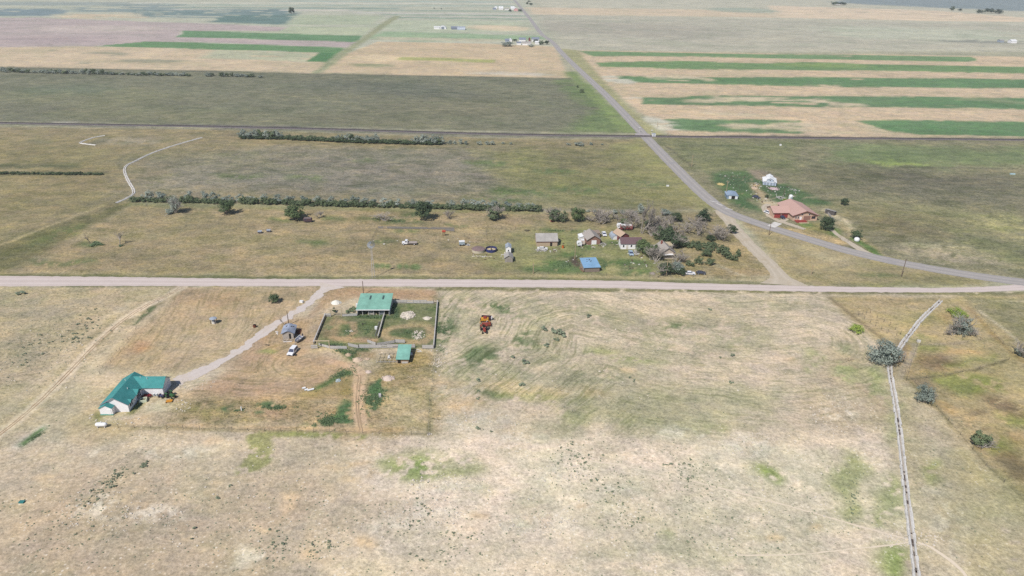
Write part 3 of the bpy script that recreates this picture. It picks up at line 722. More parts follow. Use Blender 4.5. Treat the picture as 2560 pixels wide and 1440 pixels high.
def ground_material():
    m = bpy.data.materials.new('range_land'); m.use_nodes = True
    nt = m.node_tree; N = nt.nodes; Lk = nt.links
    bs = N['Principled BSDF']
    bs.inputs['Roughness'].default_value = 0.95
    bs.inputs['Specular IOR Level'].default_value = 0.1
    geo = N.new('ShaderNodeNewGeometry')
    def at(name):
        a = N.new('ShaderNodeAttribute'); a.attribute_name = name; return a
    lc = at('land_and_shade_colour'); cv = at('land_cover'); sw = at('swath')
    sep = N.new('ShaderNodeSeparateColor'); Lk.new(cv.outputs['Color'], sep.inputs[0])
    def noise(scale, detail=3, rough=0.6, stretch=None, off=0.0):
        t = N.new('ShaderNodeTexNoise'); t.inputs['Scale'].default_value = scale
        t.inputs['Detail'].default_value = detail; t.inputs['Roughness'].default_value = rough
        mp = N.new('ShaderNodeMapping'); mp.inputs['Location'].default_value = (off, off * .7, off * .3)
        if stretch: mp.inputs['Scale'].default_value = stretch
        Lk.new(geo.outputs['Position'], mp.inputs[0]); Lk.new(mp.outputs[0], t.inputs['Vector'])
        return t.outputs[0]
    def math_(op, a, b=None, c=None, clamp=False):
        n = N.new('ShaderNodeMath'); n.operation = op; n.use_clamp = clamp
        for k, q in enumerate((a, b, c)):
            if q is None: continue
            if isinstance(q, (int, float)): n.inputs[k].default_value = q
            else: Lk.new(q, n.inputs[k])
        return n.outputs[0]
    def ramp(v, lo, hi, a=0.0, b=1.0):
        r = N.new('ShaderNodeMapRange'); r.interpolation_type = 'SMOOTHSTEP'
        Lk.new(v, r.inputs[0])
        for k, q in ((1, lo), (2, hi), (3, a), (4, b)): r.inputs[k].default_value = q
        return r.outputs[0]
    def mix(fac, a, b, mode='MIX'):
        n = N.new('ShaderNodeMix'); n.data_type = 'RGBA'; n.blend_type = mode
        if isinstance(fac, (int, float)): n.inputs[0].default_value = fac
        else: Lk.new(fac, n.inputs[0])
        for s, q in ((6, a), (7, b)):
            if isinstance(q, tuple): n.inputs[s].default_value = (*q, 1)
            else: Lk.new(q, n.inputs[s])
        return n.outputs[2]
    def vor(scale, rand=1.0, off=0.0):
        t = N.new('ShaderNodeTexVoronoi'); t.inputs['Scale'].default_value = scale
        mp = N.new('ShaderNodeMapping'); mp.inputs['Location'].default_value = (off, off, 0); mp.inputs['Scale'].default_value = (1, 1, 0)
        Lk.new(geo.outputs['Position'], mp.inputs[0]); Lk.new(mp.outputs[0], t.inputs['Vector'])
        return t
    n_big = noise(0.022, 4, 0.6); n_mid = noise(0.16, 4, 0.62, off=31); n_sm = noise(0.9, 4, 0.7, off=77); n_hue = noise(0.07, 4, 0.65, off=140)
    n_grain = noise(3.2, 2, 0.7, off=211)
    # overall light-dark mottling of the sward
    v = math_('ADD', math_('MULTIPLY', math_('SUBTRACT', n_big, 0.5), 0.5), 1.0)
    v = math_('ADD', v, math_('MULTIPLY', math_('SUBTRACT', n_mid, 0.5), 0.75))
    v = math_('ADD', v, math_('MULTIPLY', math_('SUBTRACT', n_sm, 0.5), 1.25))
    v = math_('ADD', v, math_('MULTIPLY', math_('SUBTRACT', n_grain, 0.5), 0.8))
    hsv = N.new('ShaderNodeHueSaturation')
    Lk.new(lc.outputs['Color'], hsv.inputs['Color'])
    Lk.new(ramp(n_hue, 0.25, 0.75, 0.493, 0.510), hsv.inputs['Hue'])
    Lk.new(ramp(n_mid, 0.2, 0.8, 0.80, 1.04), hsv.inputs['Saturation'])
    Lk.new(v, hsv.inputs['Value'])
    col = hsv.outputs[0]
    # patchwork of greener, darker and strawy sward with firm edges
    pa = noise(0.10, 6, 0.72, (0.6, 1.0, 1.0), 400); pb = noise(0.17, 6, 0.72, (0.6, 1.0, 1.0), 500); pc = noise(0.62, 5, 0.74, (0.7, 1.0, 1.0), 600)
    pd = noise(0.020, 6, 0.70, (0.5, 1.0, 1.0), 700)
    col = mix(math_('MULTIPLY', ramp(pd, 0.52, 0.58), 0.8), col, mix(1.0, col, (0.87, 0.91, 0.87), 'MULTIPLY'))
    col = mix(math_('MULTIPLY', ramp(pd, 0.46, 0.40), 0.8), col, mix(1.0, col, (1.09, 1.07, 1.03), 'MULTIPLY'))
    veg = math_('ADD', math_('MULTIPLY', sep.outputs[0], 1.15), 0.04, clamp=True)
    col = mix(math_('MULTIPLY', ramp(pa, 0.50, 0.57), veg), col, mix(1.0, col, (0.80, 0.84, 0.76), 'MULTIPLY'))
    col = mix(math_('MULTIPLY', ramp(pa, 0.47, 0.40), veg), col, mix(1.0, col, (1.13, 1.09, 1.02), 'MULTIPLY'))
    col = mix(math_('MULTIPLY', ramp(pb, 0.52, 0.60), veg), col, mix(1.0, col, (1.22, 1.19, 1.12), 'MULTIPLY'))
    col = mix(math_('MULTIPLY', ramp(pb, 0.47, 0.40), veg), col, mix(1.0, col, (0.80, 0.82, 0.78), 'MULTIPLY'))
    col = mix(math_('MULTIPLY', ramp(pc, 0.54, 0.65), veg), col, mix(1.0, col, (0.66, 0.68, 0.62), 'MULTIPLY'))
    col = mix(math_('MULTIPLY', ramp(pc, 0.45, 0.35), veg), col, mix(1.0, col, (1.26, 1.23, 1.18), 'MULTIPLY'))
    pe = noise(1.7, 4, 0.74, (0.85, 1.0, 1.0), 800)
    col = mix(math_('MULTIPLY', ramp(pe, 0.54, 0.64), 0.75), col, mix(1.0, col, (0.76, 0.77, 0.72), 'MULTIPLY'))
    col = mix(math_('MULTIPLY', ramp(pe, 0.46, 0.36), 0.75), col, mix(1.0, col, (1.19, 1.17, 1.14), 'MULTIPLY'))
    # grass tufts
    v1 = vor(0.55); t1 = ramp(v1.outputs['Distance'], 0.12, 0.52, 1.0, 0.0)
    v1b = vor(1.25, off=13); t1b = ramp(v1b.outputs['Distance'], 0.1, 0.5, 1.0, 0.0)
    patch = ramp(n_mid, 0.40, 0.62)
    tuft = math_('MULTIPLY', math_('MAXIMUM', math_('MULTIPLY', t1, patch), math_('MULTIPLY', t1b, 0.75)), math_('MULTIPLY', sep.outputs[0], 0.78), clamp=True)
    dark = mix(1.0, col, (0.56, 0.57, 0.50), 'MULTIPLY')
    col = mix(tuft, col, dark)
    # pale stones and bare crust flecks
    v2 = vor(0.75, off=51); v3 = vor(2.1, off=93)
    s1 = math_('MULTIPLY', ramp(v2.outputs['Distance'], 0.10, 0.26, 1.0, 0.0), ramp(n_mid, 0.50, 0.60))
    s2 = math_('MULTIPLY', ramp(v3.outputs['Distance'], 0.10, 0.30, 1.0, 0.0), ramp(n_sm, 0.48, 0.62))
    st = math_('MULTIPLY', math_('ADD', s1, s2, clamp=True), math_('MULTIPLY', sep.outputs[1], 0.95), clamp=True)
    pale = mix(0.7, col, (0.74, 0.68, 0.60))
    col = mix(st, col, pale)
    # swath rows left by the mower: streaks that run along the guide curves
    cmb = N.new('ShaderNodeCombineXYZ'); sxyz = N.new('ShaderNodeSeparateXYZ'); Lk.new(geo.outputs['Position'], sxyz.inputs[0])
    Lk.new(math_('MULTIPLY', sw.outputs['Fac'], 0.95), cmb.inputs[0]); Lk.new(math_('MULTIPLY', sxyz.outputs[0], 0.07), cmb.inputs[1]); Lk.new(math_('MULTIPLY', sxyz.outputs[1], 0.07), cmb.inputs[2])
    ns = N.new('ShaderNodeTexNoise'); ns.inputs['Scale'].default_value = 1.0; ns.inputs['Detail'].default_value = 2.5; ns.inputs['Roughness'].default_value = .6
    Lk.new(cmb.outputs[0], ns.inputs['Vector'])
    amt = math_('MULTIPLY', sep.outputs[2], ramp(n_hue, 0.36, 0.54, .25, 1.0))
    rowm = math_('MULTIPLY', ramp(ns.outputs[0], 0.51, 0.61), amt)
    rowp = math_('MULTIPLY', ramp(ns.outputs[0], 0.49, 0.40), amt)
    rowcol = mix(1.0, col, (0.68, 0.72, 0.62), 'MULTIPLY')
    rowpale = mix(1.0, col, (1.14, 1.12, 1.10), 'MULTIPLY')
    col = mix(math_('MULTIPLY', rowm, 0.95), col, rowcol)
    col = mix(math_('MULTIPLY', rowp, 0.9), col, rowpale)
    Lk.new(col, bs.inputs['Base Color'])
    h = math_('ADD', math_('MULTIPLY', n_sm, 0.5), math_('MULTIPLY', tuft, 0.8))
    bu = N.new('ShaderNodeBump'); bu.inputs['Strength'].default_value = 0.8; bu.inputs['Distance'].default_value = 0.3
    Lk.new(h, bu.inputs['Height']); Lk.new(bu.outputs[0], bs.inputs['Normal'])
    return m
build_ground()

# ------------------------------------------------------------------ roads, paths, railway
def resample(pts, step):
    pts = [Vector((p[0], p[1])) for p in pts]
    L = [0.0]
    for a, b in zip(pts, pts[1:]): L.append(L[-1] + (b - a).length)
    n = max(2, int(L[-1] / step)); out = []; j = 0
    for k in range(n + 1):
        s = L[-1] * k / n
        while j < len(pts) - 2 and L[j + 1] < s: j += 1
        t = (s - L[j]) / max(1e-6, L[j + 1] - L[j])
        out.append(pts[j].lerp(pts[j + 1], t))
    return out
def smooth_line(pts, it=3):
    pts = [Vector((p[0], p[1])) for p in pts]
    for _ in range(it):
        q = [pts[0]]
        for a, b in zip(pts, pts[1:]):
            q += [a.lerp(b, 0.25), a.lerp(b, 0.75)]
        pts = q + [pts[-1]]
    return pts
def ribbon(name, centre, width, z, mat, step=1.2, jit=0.35, across=6, label=None, cat='road', crown=0.0, widths=None, kind='structure', thick=0.0):
    c = resample(smooth_line(centre), step); n = len(c)
    vs = []; uv = []
    s = 0.0
    for k, p in enumerate(c):
        a = c[max(0, k - 1)]; b = c[min(n - 1, k + 1)]
        d = (b - a).normalized(); nrm = Vector((-d.y, d.x))
        if k: s += (p - c[k - 1]).length
        wl_ = width if widths is None else float(np.interp(k / (n - 1), [q[0] for q in widths], [q[1] for q in widths]))
        jl = jit * (2 * float(fbm(np.array([s]), np.array([3.7]), 2.2, 3)[0]) - 1) * 1.6
        jr = jit * (2 * float(fbm(np.array([s]), np.array([91.7]), 2.2, 3)[0]) - 1) * 1.6
        for i in range(across + 1):
            f = -1 + 2 * i / across
            e = wl_ / 2 + (jl if f < 0 else jr)
            q = p + nrm * (f * e)
            vs.append((q.x, q.y, z + crown * (1 - f * f))); uv.append(f)
    m = across + 1; fs = []
    for k in range(n - 1):
        for i in range(across):
            fs.append((k * m + i, (k + 1) * m + i, (k + 1) * m + i + 1, k * m + i + 1))
    b = MB(); b.add(vs, [tuple(reversed(f)) for f in fs])
    if thick:
        # skirts down the two sides so that a raised bed is solid
        o = len(b.v)
        for k in range(n):
            for i in (0, across):
                q = vs[k * m + i]; p = c[k]
                out = Vector((q[0] - p.x, q[1] - p.y)) * (1 + thick * 1.2 / max(0.2, math.hypot(q[0] - p.x, q[1] - p.y)))
                b.v.append((p.x + out.x, p.y + out.y, z - thick)); uv.append(-1.0 if i == 0 else 1.0)
        for k in range(n - 1):
            b.f.append((k * m, (k + 1) * m, o + 2 * (k + 1), o + 2 * k))
            b.f.append((k * m + across, o + 2 * k + 1, o + 2 * (k + 1) + 1, (k + 1) * m + across))
    me = b.mesh(name, mat)
    a = me.attributes.new('across', 'FLOAT', 'POINT'); a.data.foreach_set('value', np.array(uv, np.float32))
    o = bpy.data.objects.new(name, me); COL.link(o)
    return tag(o, label, cat, kind=kind)

def road_material(name, col, rut, rutcol, var=.22, patch=None, rough=.92):
    m = bpy.data.materials.new(name); m.use_nodes = True
    nt = m.node_tree; N = nt.nodes; Lk = nt.links; bs = N['Principled BSDF']
    bs.inputs['Roughness'].default_value = rough; bs.inputs['Specular IOR Level'].default_value = .15
    geo = N.new('ShaderNodeNewGeometry')
    def noise(s, d=4):
        t = N.new('ShaderNodeTexNoise'); t.inputs['Scale'].default_value = s; t.inputs['Detail'].default_value = d
        t.inputs['Roughness'].default_value = .65
        Lk.new(geo.outputs['Position'], t.inputs['Vector']); return t.outputs[0]
    a = N.new('ShaderNodeAttribute'); a.attribute_name = 'across'
    ab = N.new('ShaderNodeMath'); ab.operation = 'ABSOLUTE'; Lk.new(a.outputs['Fac'], ab.inputs[0])
    d = N.new('ShaderNodeMath'); d.operation = 'SUBTRACT'; Lk.new(ab.outputs[0], d.inputs[0]); d.inputs[1].default_value = .42
    d2 = N.new('ShaderNodeMath'); d2.operation = 'ABSOLUTE'; Lk.new(d.outputs[0], d2.inputs[0])
    n1 = noise(.12); n2 = noise(1.4); n3 = noise(5.0, 2)
    r = N.new('ShaderNodeMapRange'); Lk.new(d2.outputs[0], r.inputs[0])
    for k, q in ((1, .02), (2, .26), (3, rut), (4, 0.0)): r.inputs[k].default_value = q
    mixn = N.new('ShaderNodeMix'); mixn.data_type = 'RGBA'
    Lk.new(r.outputs[0], mixn.inputs[0]); mixn.inputs[6].default_value = (*col, 1); mixn.inputs[7].default_value = (*rutcol, 1)
    c = mixn.outputs[2]
    if patch:
        pr = N.new('ShaderNodeMapRange'); Lk.new(n1, pr.inputs[0]); pr.inputs[1].default_value = .5; pr.inputs[2].default_value = .68
        m2 = N.new('ShaderNodeMix'); m2.data_type = 'RGBA'; Lk.new(pr.outputs[0], m2.inputs[0]); Lk.new(c, m2.inputs[6]); m2.inputs[7].default_value = (*patch, 1)
        c = m2.outputs[2]
    ad = N.new('ShaderNodeMath'); ad.operation = 'ADD'; Lk.new(n2, ad.inputs[0]); Lk.new(n3, ad.inputs[1])
    ad2 = N.new('ShaderNodeMath'); ad2.operation = 'ADD'; Lk.new(ad.outputs[0], ad2.inputs[0]); Lk.new(n1, ad2.inputs[1])
    vr = N.new('ShaderNodeMapRange'); Lk.new(ad2.outputs[0], vr.inputs[0])
    for k, q in ((1, .9), (2, 2.1), (3, 1 - var), (4, 1 + var)): vr.inputs[k].default_value = q
    h = N.new('ShaderNodeHueSaturation'); Lk.new(c, h.inputs['Color']); Lk.new(vr.outputs[0], h.inputs['Value'])
    Lk.new(h.outputs[0], bs.inputs['Base Color'])
    return m
gravel = road_material('pale_gravel', S(206, 192, 186), .6, S(222, 209, 204), .14)
drive_gravel = road_material('drive_gravel', S(210, 199, 193), .3, S(222, 212, 206), .18, S(202, 188, 174))
asphalt = road_material('worn_asphalt', S(166, 161, 158), .7, S(186, 179, 174), .16, S(158, 154, 154), .9)
spur_gravel = road_material('spur_gravel', S(194, 182, 164), .5, S(210, 198, 182), .2, S(180, 166, 144))
concrete = material('old_concrete', S(216, 212, 207), .9, .2, .8)

gravel_n = [(-500, 690), (0, 692), (300, 694), (640, 698), (1000, 698), (1300, 699), (1550, 702), (1700, 708), (1940, 713.5), (2120, 718), (2300, 720.5), (2420, 719.5), (2500, 716), (2620, 706), (2900, 690)]
gravel_s = [(-500, 716), (0, 714), (300, 713.5), (640, 715), (900, 716), (1300, 718), (1550, 720), (1700, 723.5), (1940, 727), (2120, 729.5), (2380, 730.5), (2500, 728.5), (2700, 716), (2900, 702)]
gc = []; gw_ = []
for k in range(61):
    u = -500 + 3400 * k / 60
    a = P(u, float(np.interp(u, [q[0] for q in gravel_n], [q[1] for q in gravel_n])))
    b = P(u, float(np.interp(u, [q[0] for q in gravel_s], [q[1] for q in gravel_s])))
    gc.append((a + b) / 2); gw_.append((k / 60, (a - b).length))
ribbon('gravel_road', gc, 8, .020, gravel, 1.0, .35, 8, 'pale gravel county road running across the whole view', widths=gw_)
hwy = [(1262, -25), (1286, 0), (1306, 24), (1327, 49), (1348, 79), (1360, 91), (1374, 99), (1388, 112), (1402, 130), (1445, 172), (1510, 232), (1556, 280), (1604, 331), (1650, 380), (1700, 430), (1745, 475), (1783, 508), (1816, 529), (1850, 543), (1891, 557), (1929, 570), (1985, 587), (2041, 604), (2097, 621), (2154, 636), (2240, 655), (2265, 660), (2377, 680), (2488, 697), (2560, 706), (2700, 722), (2900, 740)]
ribbon('highway', PL(hwy), 8.0, .028, asphalt, 1.6, .25, 6, 'worn grey two-lane asphalt road from the horizon past the salmon-roofed house')
ribbon('gravel_spur', PL([(1806, 526), (1820, 548), (1835, 569), (1863, 600), (1891, 629), (1929, 664), (1950, 690), (1962, 712)]), 6.5, .024, spur_gravel, 1.0, .5, 6, 'straight gravel lane joining the asphalt bend to the county road', widths=[(0, 9), (.2, 6.5), (.85, 6.5), (.93, 9), (1, 20)])
ribbon('driveway', PL([(440, 955), (470, 943), (500, 930), (527, 918), (569, 896), (612, 868), (655, 834), (700, 802), (749, 776), (777, 754), (806, 728), (830, 712)]), 3.8, .024, drive_gravel, .5, 1.0, 8, 'pale gravel drive curving from the county road to the teal-roofed house', cat='driveway', widths=[(0, 5.6), (.08, 4.4), (.2, 3.4), (.9, 3.6), (.95, 5.0), (1, 12)])
ribbon('farm_drive', PL([(2012, 573), (1990, 566), (1960, 556), (1930, 545), (1916, 532), (1909, 518), (1922, 510)]), 3.2, .022, spur_gravel, .8, .4, 4, 'grey gravel loop drive beside the salmon-roofed house', cat='driveway')
ribbon('drive_entrance', PL([(1948, 556), (1958, 551), (1966, 546)]), 3.0, .030, spur_gravel, .8, .3, 4, 'short gravel spur up to the red garage doors', cat='driveway')
ribbon('side_lane', PL([(2185, 645), (2165, 633), (2130, 610), (2100, 592), (2080, 575)]), 4.2, .023, spur_gravel, .8, .4, 4, 'narrow lane leaving the asphalt road toward the round white tank', cat='lane', widths=[(0, 8), (.2, 4.2), (1, 2.0)])
ribbon('white_culvert_slab', PL([(1928, 567), (1938, 561), (1946, 557)]), 4, .05, concrete, .5, .1, 3, 'short white concrete apron between asphalt road and farm drive', cat='apron')
rut_soil = road_material('rut_soil', S(174, 150, 122), 0, S(174, 150, 122), .25)
path_dust = road_material('path_dust', S(230, 214, 192), .2, S(236, 222, 202), .1)
for off, lab in ((-3.6, 'left rut of the two-wheel track across the left field'), (3.6, 'right rut of the two-wheel track across the left field')):
    ribbon('wheel_rut', PL([(-60 + off, 1136), (-20 + off, 1100), (60 + off, 1040), (150 + off, 955), (230 + off, 870), (300 + off, 805), (370 + off, 760), (420 + off, 738), (452 + off, 719)]), .34, .012, rut_soil, .9, .14, 2, lab, cat='track')
ribbon('footpath', PL([(1460, 1152), (1560, 1162), (1700, 1195), (1900, 1245), (2060, 1290), (2180, 1325), (2270, 1348)]), .42, .012, path_dust, .6, .14, 2, 'thin pale footpath slanting down to the concrete ditch', cat='path')
ribbon('footpath', PL([(1820, 1388), (2000, 1388), (2100, 1375), (2230, 1363), (2268, 1356)]), .3, .010, path_dust, .6, .12, 2, 'fainter pale footpath below the slanting one', cat='path')
ribbon('footpath', PL([(2296, 1356), (2340, 1374), (2400, 1420), (2430, 1460)]), .7, .012, path_dust, .6, .3, 2, 'pale footpath right of the concrete ditch at the bottom', cat='path')
for off, lab in ((-3.0, 'left rut of the dirt track right of the green wedge'), (3.0, 'right rut of the dirt track right of the green wedge')):
    ribbon('wheel_rut', PL([(903 + off, 1075), (892 + off, 1020), (896 + off, 970), (899 + off, 938)]), .4, .012, rut_soil, .8, .15, 2, lab, cat='track')
# white crossing repairs on the bend
for k, (u0, v0, u1, v1) in enumerate(((1774, 502, 1796, 506), (1790, 508, 1806, 514), (1812, 520, 1832, 524))):
    q0, q1 = P(u0, v0), P(u1, v1); c_ = (q0 + q1) / 2
    b = MB(); d_ = (q1 - q0).length / 2
    b.prism([(-d_, -.5), (d_, -.3), (d_ * .9, .5), (-d_ * .8, .4)], 'z', 0, .006)
    o = b.make('road_patch', concrete); o.location = (c_.x, c_.y, .034); o.rotation_euler[2] = math.atan2((q1 - q0).y, (q1 - q0).x)
    tag(o, ('pale patch on the upper edge of the asphalt bend', 'pale patch in the middle of the asphalt bend', 'pale patch at the lower end of the asphalt bend')[k], 'road patch', kind='structure')

# railway
ballast_mat = material('dark_ballast', S(112, 106, 108), .95, .25, .6)
rail_mat = material('rail_steel', S(120, 112, 112), .4, .1, 2, metallic=.6)
rail_px = [(-700, 295.5), (0, 307.6), (700, 320), (893, 325.7), (1166, 334), (1330, 337.8), (1600, 341.3), (1778, 342.6), (2000, 345), (2560, 350), (3300, 359)]
rail_c = PL(rail_px)
tr = thing('railway_track', 'single railway track on dark ballast crossing the whole view', 'railway', (0, 0, 0))
o = ribbon('ballast', rail_c, 3.6, .45, ballast_mat, 4, .2, 4, thick=.5, kind=None); o.parent = tr
for k_ in ('label', 'category', 'kind'):
    if k_ in o: del o[k_]
rc = resample(smooth_line(rail_c), 6)
for s_ in (-.72, .72):
    b = MB(); last = None
    for k in range(len(rc) - 1):
        a, c2 = rc[k], rc[k + 1]; d = (c2 - a).normalized(); nn = Vector((-d.y, d.x)) * s_
        b.beam((a.x + nn.x, a.y + nn.y, .60), (c2.x + nn.x, c2.y + nn.y, .60), .09, .16)
    b.make('rail', rail_mat, tr)
b = MB()
for p, q in zip(resample(rail_c, 1.4), resample(rail_c, 1.4)[1:]):
    d = (q - p).normalized(); nn = Vector((-d.y, d.x)) * 1.25
    b.beam((p.x - nn.x, p.y - nn.y, .48), (p.x + nn.x, p.y + nn.y, .48), .24, .1)
o = b.make('sleepers', material('tarred_sleeper', S(92, 82, 78), .95), tr); o['kind'] = 'stuff'
# level crossing panel
q = P(1606, 338); b = MB(); b.box(-5.5, -2.6, 0, 5.5, 2.6, .64)
o = b.make('crossing_panel', material('crossing_concrete', S(176, 168, 168), .9)); o.location = (q.x, q.y, 0.02); o.rotation_euler[2] = math.radians(-4)
tag(o, 'concrete level crossing panel where the road meets the track', 'crossing', kind='structure')
# ------------------------------------------------------------------ vegetation
def leaf_material(name, dark, light, transl=.25):
    m = bpy.data.materials.new(name); m.use_nodes = True
    nt = m.node_tree; N = nt.nodes; Lk = nt.links; bs = N['Principled BSDF']
    bs.inputs['Roughness'].default_value = .7; bs.inputs['Specular IOR Level'].default_value = .2
    geo = N.new('ShaderNodeNewGeometry')
    no = N.new('ShaderNodeTexNoise'); no.inputs['Scale'].default_value = .9; no.inputs['Detail'].default_value = 4
    Lk.new(geo.outputs['Position'], no.inputs['Vector'])
    oi = N.new('ShaderNodeObjectInfo')
    ad = N.new('ShaderNodeMath'); ad.operation = 'MULTIPLY_ADD'; Lk.new(oi.outputs['Random'], ad.inputs[0]); ad.inputs[1].default_value = .55; Lk.new(no.outputs[0], ad.inputs[2])
    ra = N.new('ShaderNodeMapRange'); Lk.new(ad.outputs[0], ra.inputs[0]); ra.inputs[1].default_value = .45; ra.inputs[2].default_value = 1.1
    mx = N.new('ShaderNodeMix'); mx.data_type = 'RGBA'; Lk.new(ra.outputs[0], mx.inputs[0])
    mx.inputs[6].default_value = (*dark, 1); mx.inputs[7].default_value = (*light, 1)
    Lk.new(mx.outputs[2], bs.inputs['Base Color'])
    tr_ = N.new('ShaderNodeBsdfTranslucent'); Lk.new(mx.outputs[2], tr_.inputs[0])
    ms = N.new('ShaderNodeMixShader'); ms.inputs[0].default_value = transl
    Lk.new(bs.outputs[0], ms.inputs[1]); Lk.new(tr_.outputs[0], ms.inputs[2])
    Lk.new(ms.outputs[0], N['Material Output'].inputs[0])
    return m
LEAF = {
    'green': leaf_material('cottonwood_leaf', (.085, .125, .060), (.16, .215, .095), .35),
    'dark': leaf_material('dark_leaf', (.060, .092, .052), (.12, .165, .085), .35),
    'silver': leaf_material('silver_leaf', (.22, .265, .235), (.42, .46, .40), .35),
    'lime': leaf_material('willow_leaf', (.24, .33, .06), (.42, .52, .13), .35),
    'hedge': leaf_material('hedge_leaf', (.105, .145, .080), (.19, .235, .13), .35),
    'sage': leaf_material('sage_leaf', (.26, .31, .22), (.38, .43, .31), .5),
    'weed': leaf_material('weed_leaf', (.12, .19, .11), (.22, .30, .16), .45),
    'red': leaf_material('burgundy_leaf', (.12, .016, .022), (.32, .04, .05), .35),
}
bark = material('grey_bark', S(122, 112, 108), .95, .25, 2.5)
dead_bark = material('weathered_dead_wood', S(166, 158, 150), .95, .25, 2.5)

def crown_mesh(name, seed, mat, n, clumps, rx, rz, zc, leaf, ragged=.35, holes=.15, low=.0):
    """leaf-sized quads gathered in clumps through an uneven crown volume; unit: metres for a tree 1 m wide"""
    rs = np.random.default_rng(seed)
    cs = []
    while len(cs) < clumps:
        d = rs.normal(size=3); d /= np.linalg.norm(d)
        r = rs.random() ** (1 / 2.2)
        p = d * r
        if p[2] < -.75 + low: continue
        cs.append((p, .22 + .24 * rs.random()))
    q = []; nr = []
    for k in range(n):
        c, cr_ = cs[rs.integers(len(cs))]
        d = rs.normal(size=3); d /= np.linalg.norm(d)
        p = c + d * cr_ * rs.random() ** .35 * (1 + ragged * rs.normal() * .5)
        q.append((p[0] * rx, p[1] * rx, zc + p[2] * rz)); nr.append(d * .9 + p * .5 + np.array((0, 0, .55)) + rs.normal(size=3) * .45)
    q = np.array(q); nr = np.array(nr)
    keep = q[:, 2] > .02
    q = q[keep]; nr = nr[keep] / np.linalg.norm(nr[keep], axis=1)[:, None]
    m = len(q)
    a = rs.normal(size=(m, 3)); a -= (a * nr).sum(1)[:, None] * nr; a /= np.linalg.norm(a, axis=1)[:, None]
    b = np.cross(nr, a)
    s = leaf * (.6 + .8 * rs.random(m))[:, None]
    v = np.stack([q - a * s, q + b * s * .7, q + a * s, q - b * s * .7], 1).reshape(-1, 3)
    me = bpy.data.meshes.new(name)
    me.from_pydata(v.tolist(), [], (np.arange(m * 4).reshape(m, 4)).tolist())
    me.materials.append(mat)
    return me

def branch_mesh(name, seed, height, spread, mat, depth=4, r0=.03, trunks=1, up=.9, kids=(2, 4), twig=1.0):
    rs = random.Random(seed); b = MB()
    def grow(p, d, L, r, lev):
        n = 3 if lev == 0 else 2
        for k in range(n):
            d2 = (d + Vector((rs.gauss(0, .16), rs.gauss(0, .16), rs.gauss(0, .08)))).normalized()
            q = p + d2 * (L / n)
            b.tube(p, q, r * (1 - .22 * k / n), r * (1 - .22 * (k + 1) / n), 5 if lev < 2 else 3, caps=False)
            p, d = q, d2
            if lev < depth and (k > 0 or lev > 0):
                for _ in range(rs.randint(*kids)):
                    t = rs.uniform(0, 2 * math.pi)
                    side = Vector((math.cos(t), math.sin(t), 0))
                    nd = (d * rs.uniform(.5, 1.0) + side * rs.uniform(.5, 1.1) * spread + Vector((0, 0, .15))).normalized()
                    grow(p, nd, L * rs.uniform(.45, .72), max(.0022 * twig, r * rs.uniform(.42, .6)), lev + 1)
    for k in range(trunks):
        t = rs.uniform(0, 6.28)
        d = Vector((math.cos(t) * (.1 if trunks == 1 else .55), math.sin(t) * (.1 if trunks == 1 else .55), up)).normalized()
        o = Vector((math.cos(t), math.sin(t), 0)) * (0 if trunks == 1 else .05)
        grow(o, d, height * (.42 if trunks == 1 else .5), r0, 0)
    return b.mesh(name, mat)

CROWNS = {}; TRUNKS = {}; DEAD = []
for kind, n, cl, rx, rz, zc, leaf in (('green', 2400, 34, .47, .44, .56, .034), ('dark', 2400, 30, .47, .43, .55, .034),
                                      ('silver', 3000, 40, .47, .46, .48, .028), ('lime', 1800, 28, .48, .42, .42, .03),
                                      ('hedge', 1100, 18, .48, .46, .48, .045), ('weed', 260, 9, .5, .34, .3, .06), ('red', 500, 12, .5, .34, .34, .05)):
    CROWNS[kind] = [crown_mesh(kind + '_crown', 100 + 7 * k + len(kind), LEAF[kind], n, cl, rx, rz, zc, leaf) for k in range(4)]
CROWNS['silverhedge'] = [crown_mesh('silver_hedge_crown', 300 + k, LEAF['silver'], 1100, 16, .48, .46, .5, .042) for k in range(4)]
for k in range(3):
    TRUNKS[k] = branch_mesh('trunk', 40 + k, .8, .9, bark, depth=2, r0=.035)
for k in range(5):
    DEAD.append(branch_mesh('dead_branches', 60 + k, 1.0, .95, dead_bark, depth=3, r0=.030, trunks=1 if k < 3 else 4, kids=(2, 3), twig=1.5))
DEAD_TALL = branch_mesh('dead_branches_tall', 91, 1.0, .55, dead_bark, depth=4, r0=.028, trunks=2, up=1.6, kids=(2, 3), twig=1.3)

def size_of(u, v, hpx, wpx):
    s = metres_per_pixel(u, v); e = view_tilt(u, v)
    w = wpx * s * 1.12
    h = 1.08 * max(.35 * w, (hpx * s - .35 * w * math.sin(e)) / math.cos(e))
    return w, h

def tree(kind, u, v, hpx, wpx, label, name='tree', cat='tree', group=None, dead=0.0, seed=None, trunk=True):
    k = seed if seed is not None else int(u * 3 + v) 
    w, h = size_of(u, v, hpx, wpx)
    t = thing(name, label, cat, P(u, v), (k * 1.7) % 6.28, group)
    part('crown', CROWNS[kind][k % 4], t, scale=(w, w, h))
    if trunk:
        part('trunk', TRUNKS[k % 3], t, scale=(w, w, h * .95))
    if dead:
        part('dead_branches', DEAD[3 + k % 2], t, scale=(w * dead * 1.3, w * dead * 1.3, h * dead * 1.3), rotz=1.0)
    return t

def dead_tree(u, v, hpx, wpx, label, name='dead_tree', cat='dead tree', group=None, k=0, mesh=None):
    w, h = size_of(u, v, hpx, wpx)
    t = thing(name, label, cat, P(u, v), (u * 1.3 + v) % 6.28, group)
    part('trunk_and_limbs', mesh or DEAD[k], t, scale=(w * .95, w * .95, h))
    return t

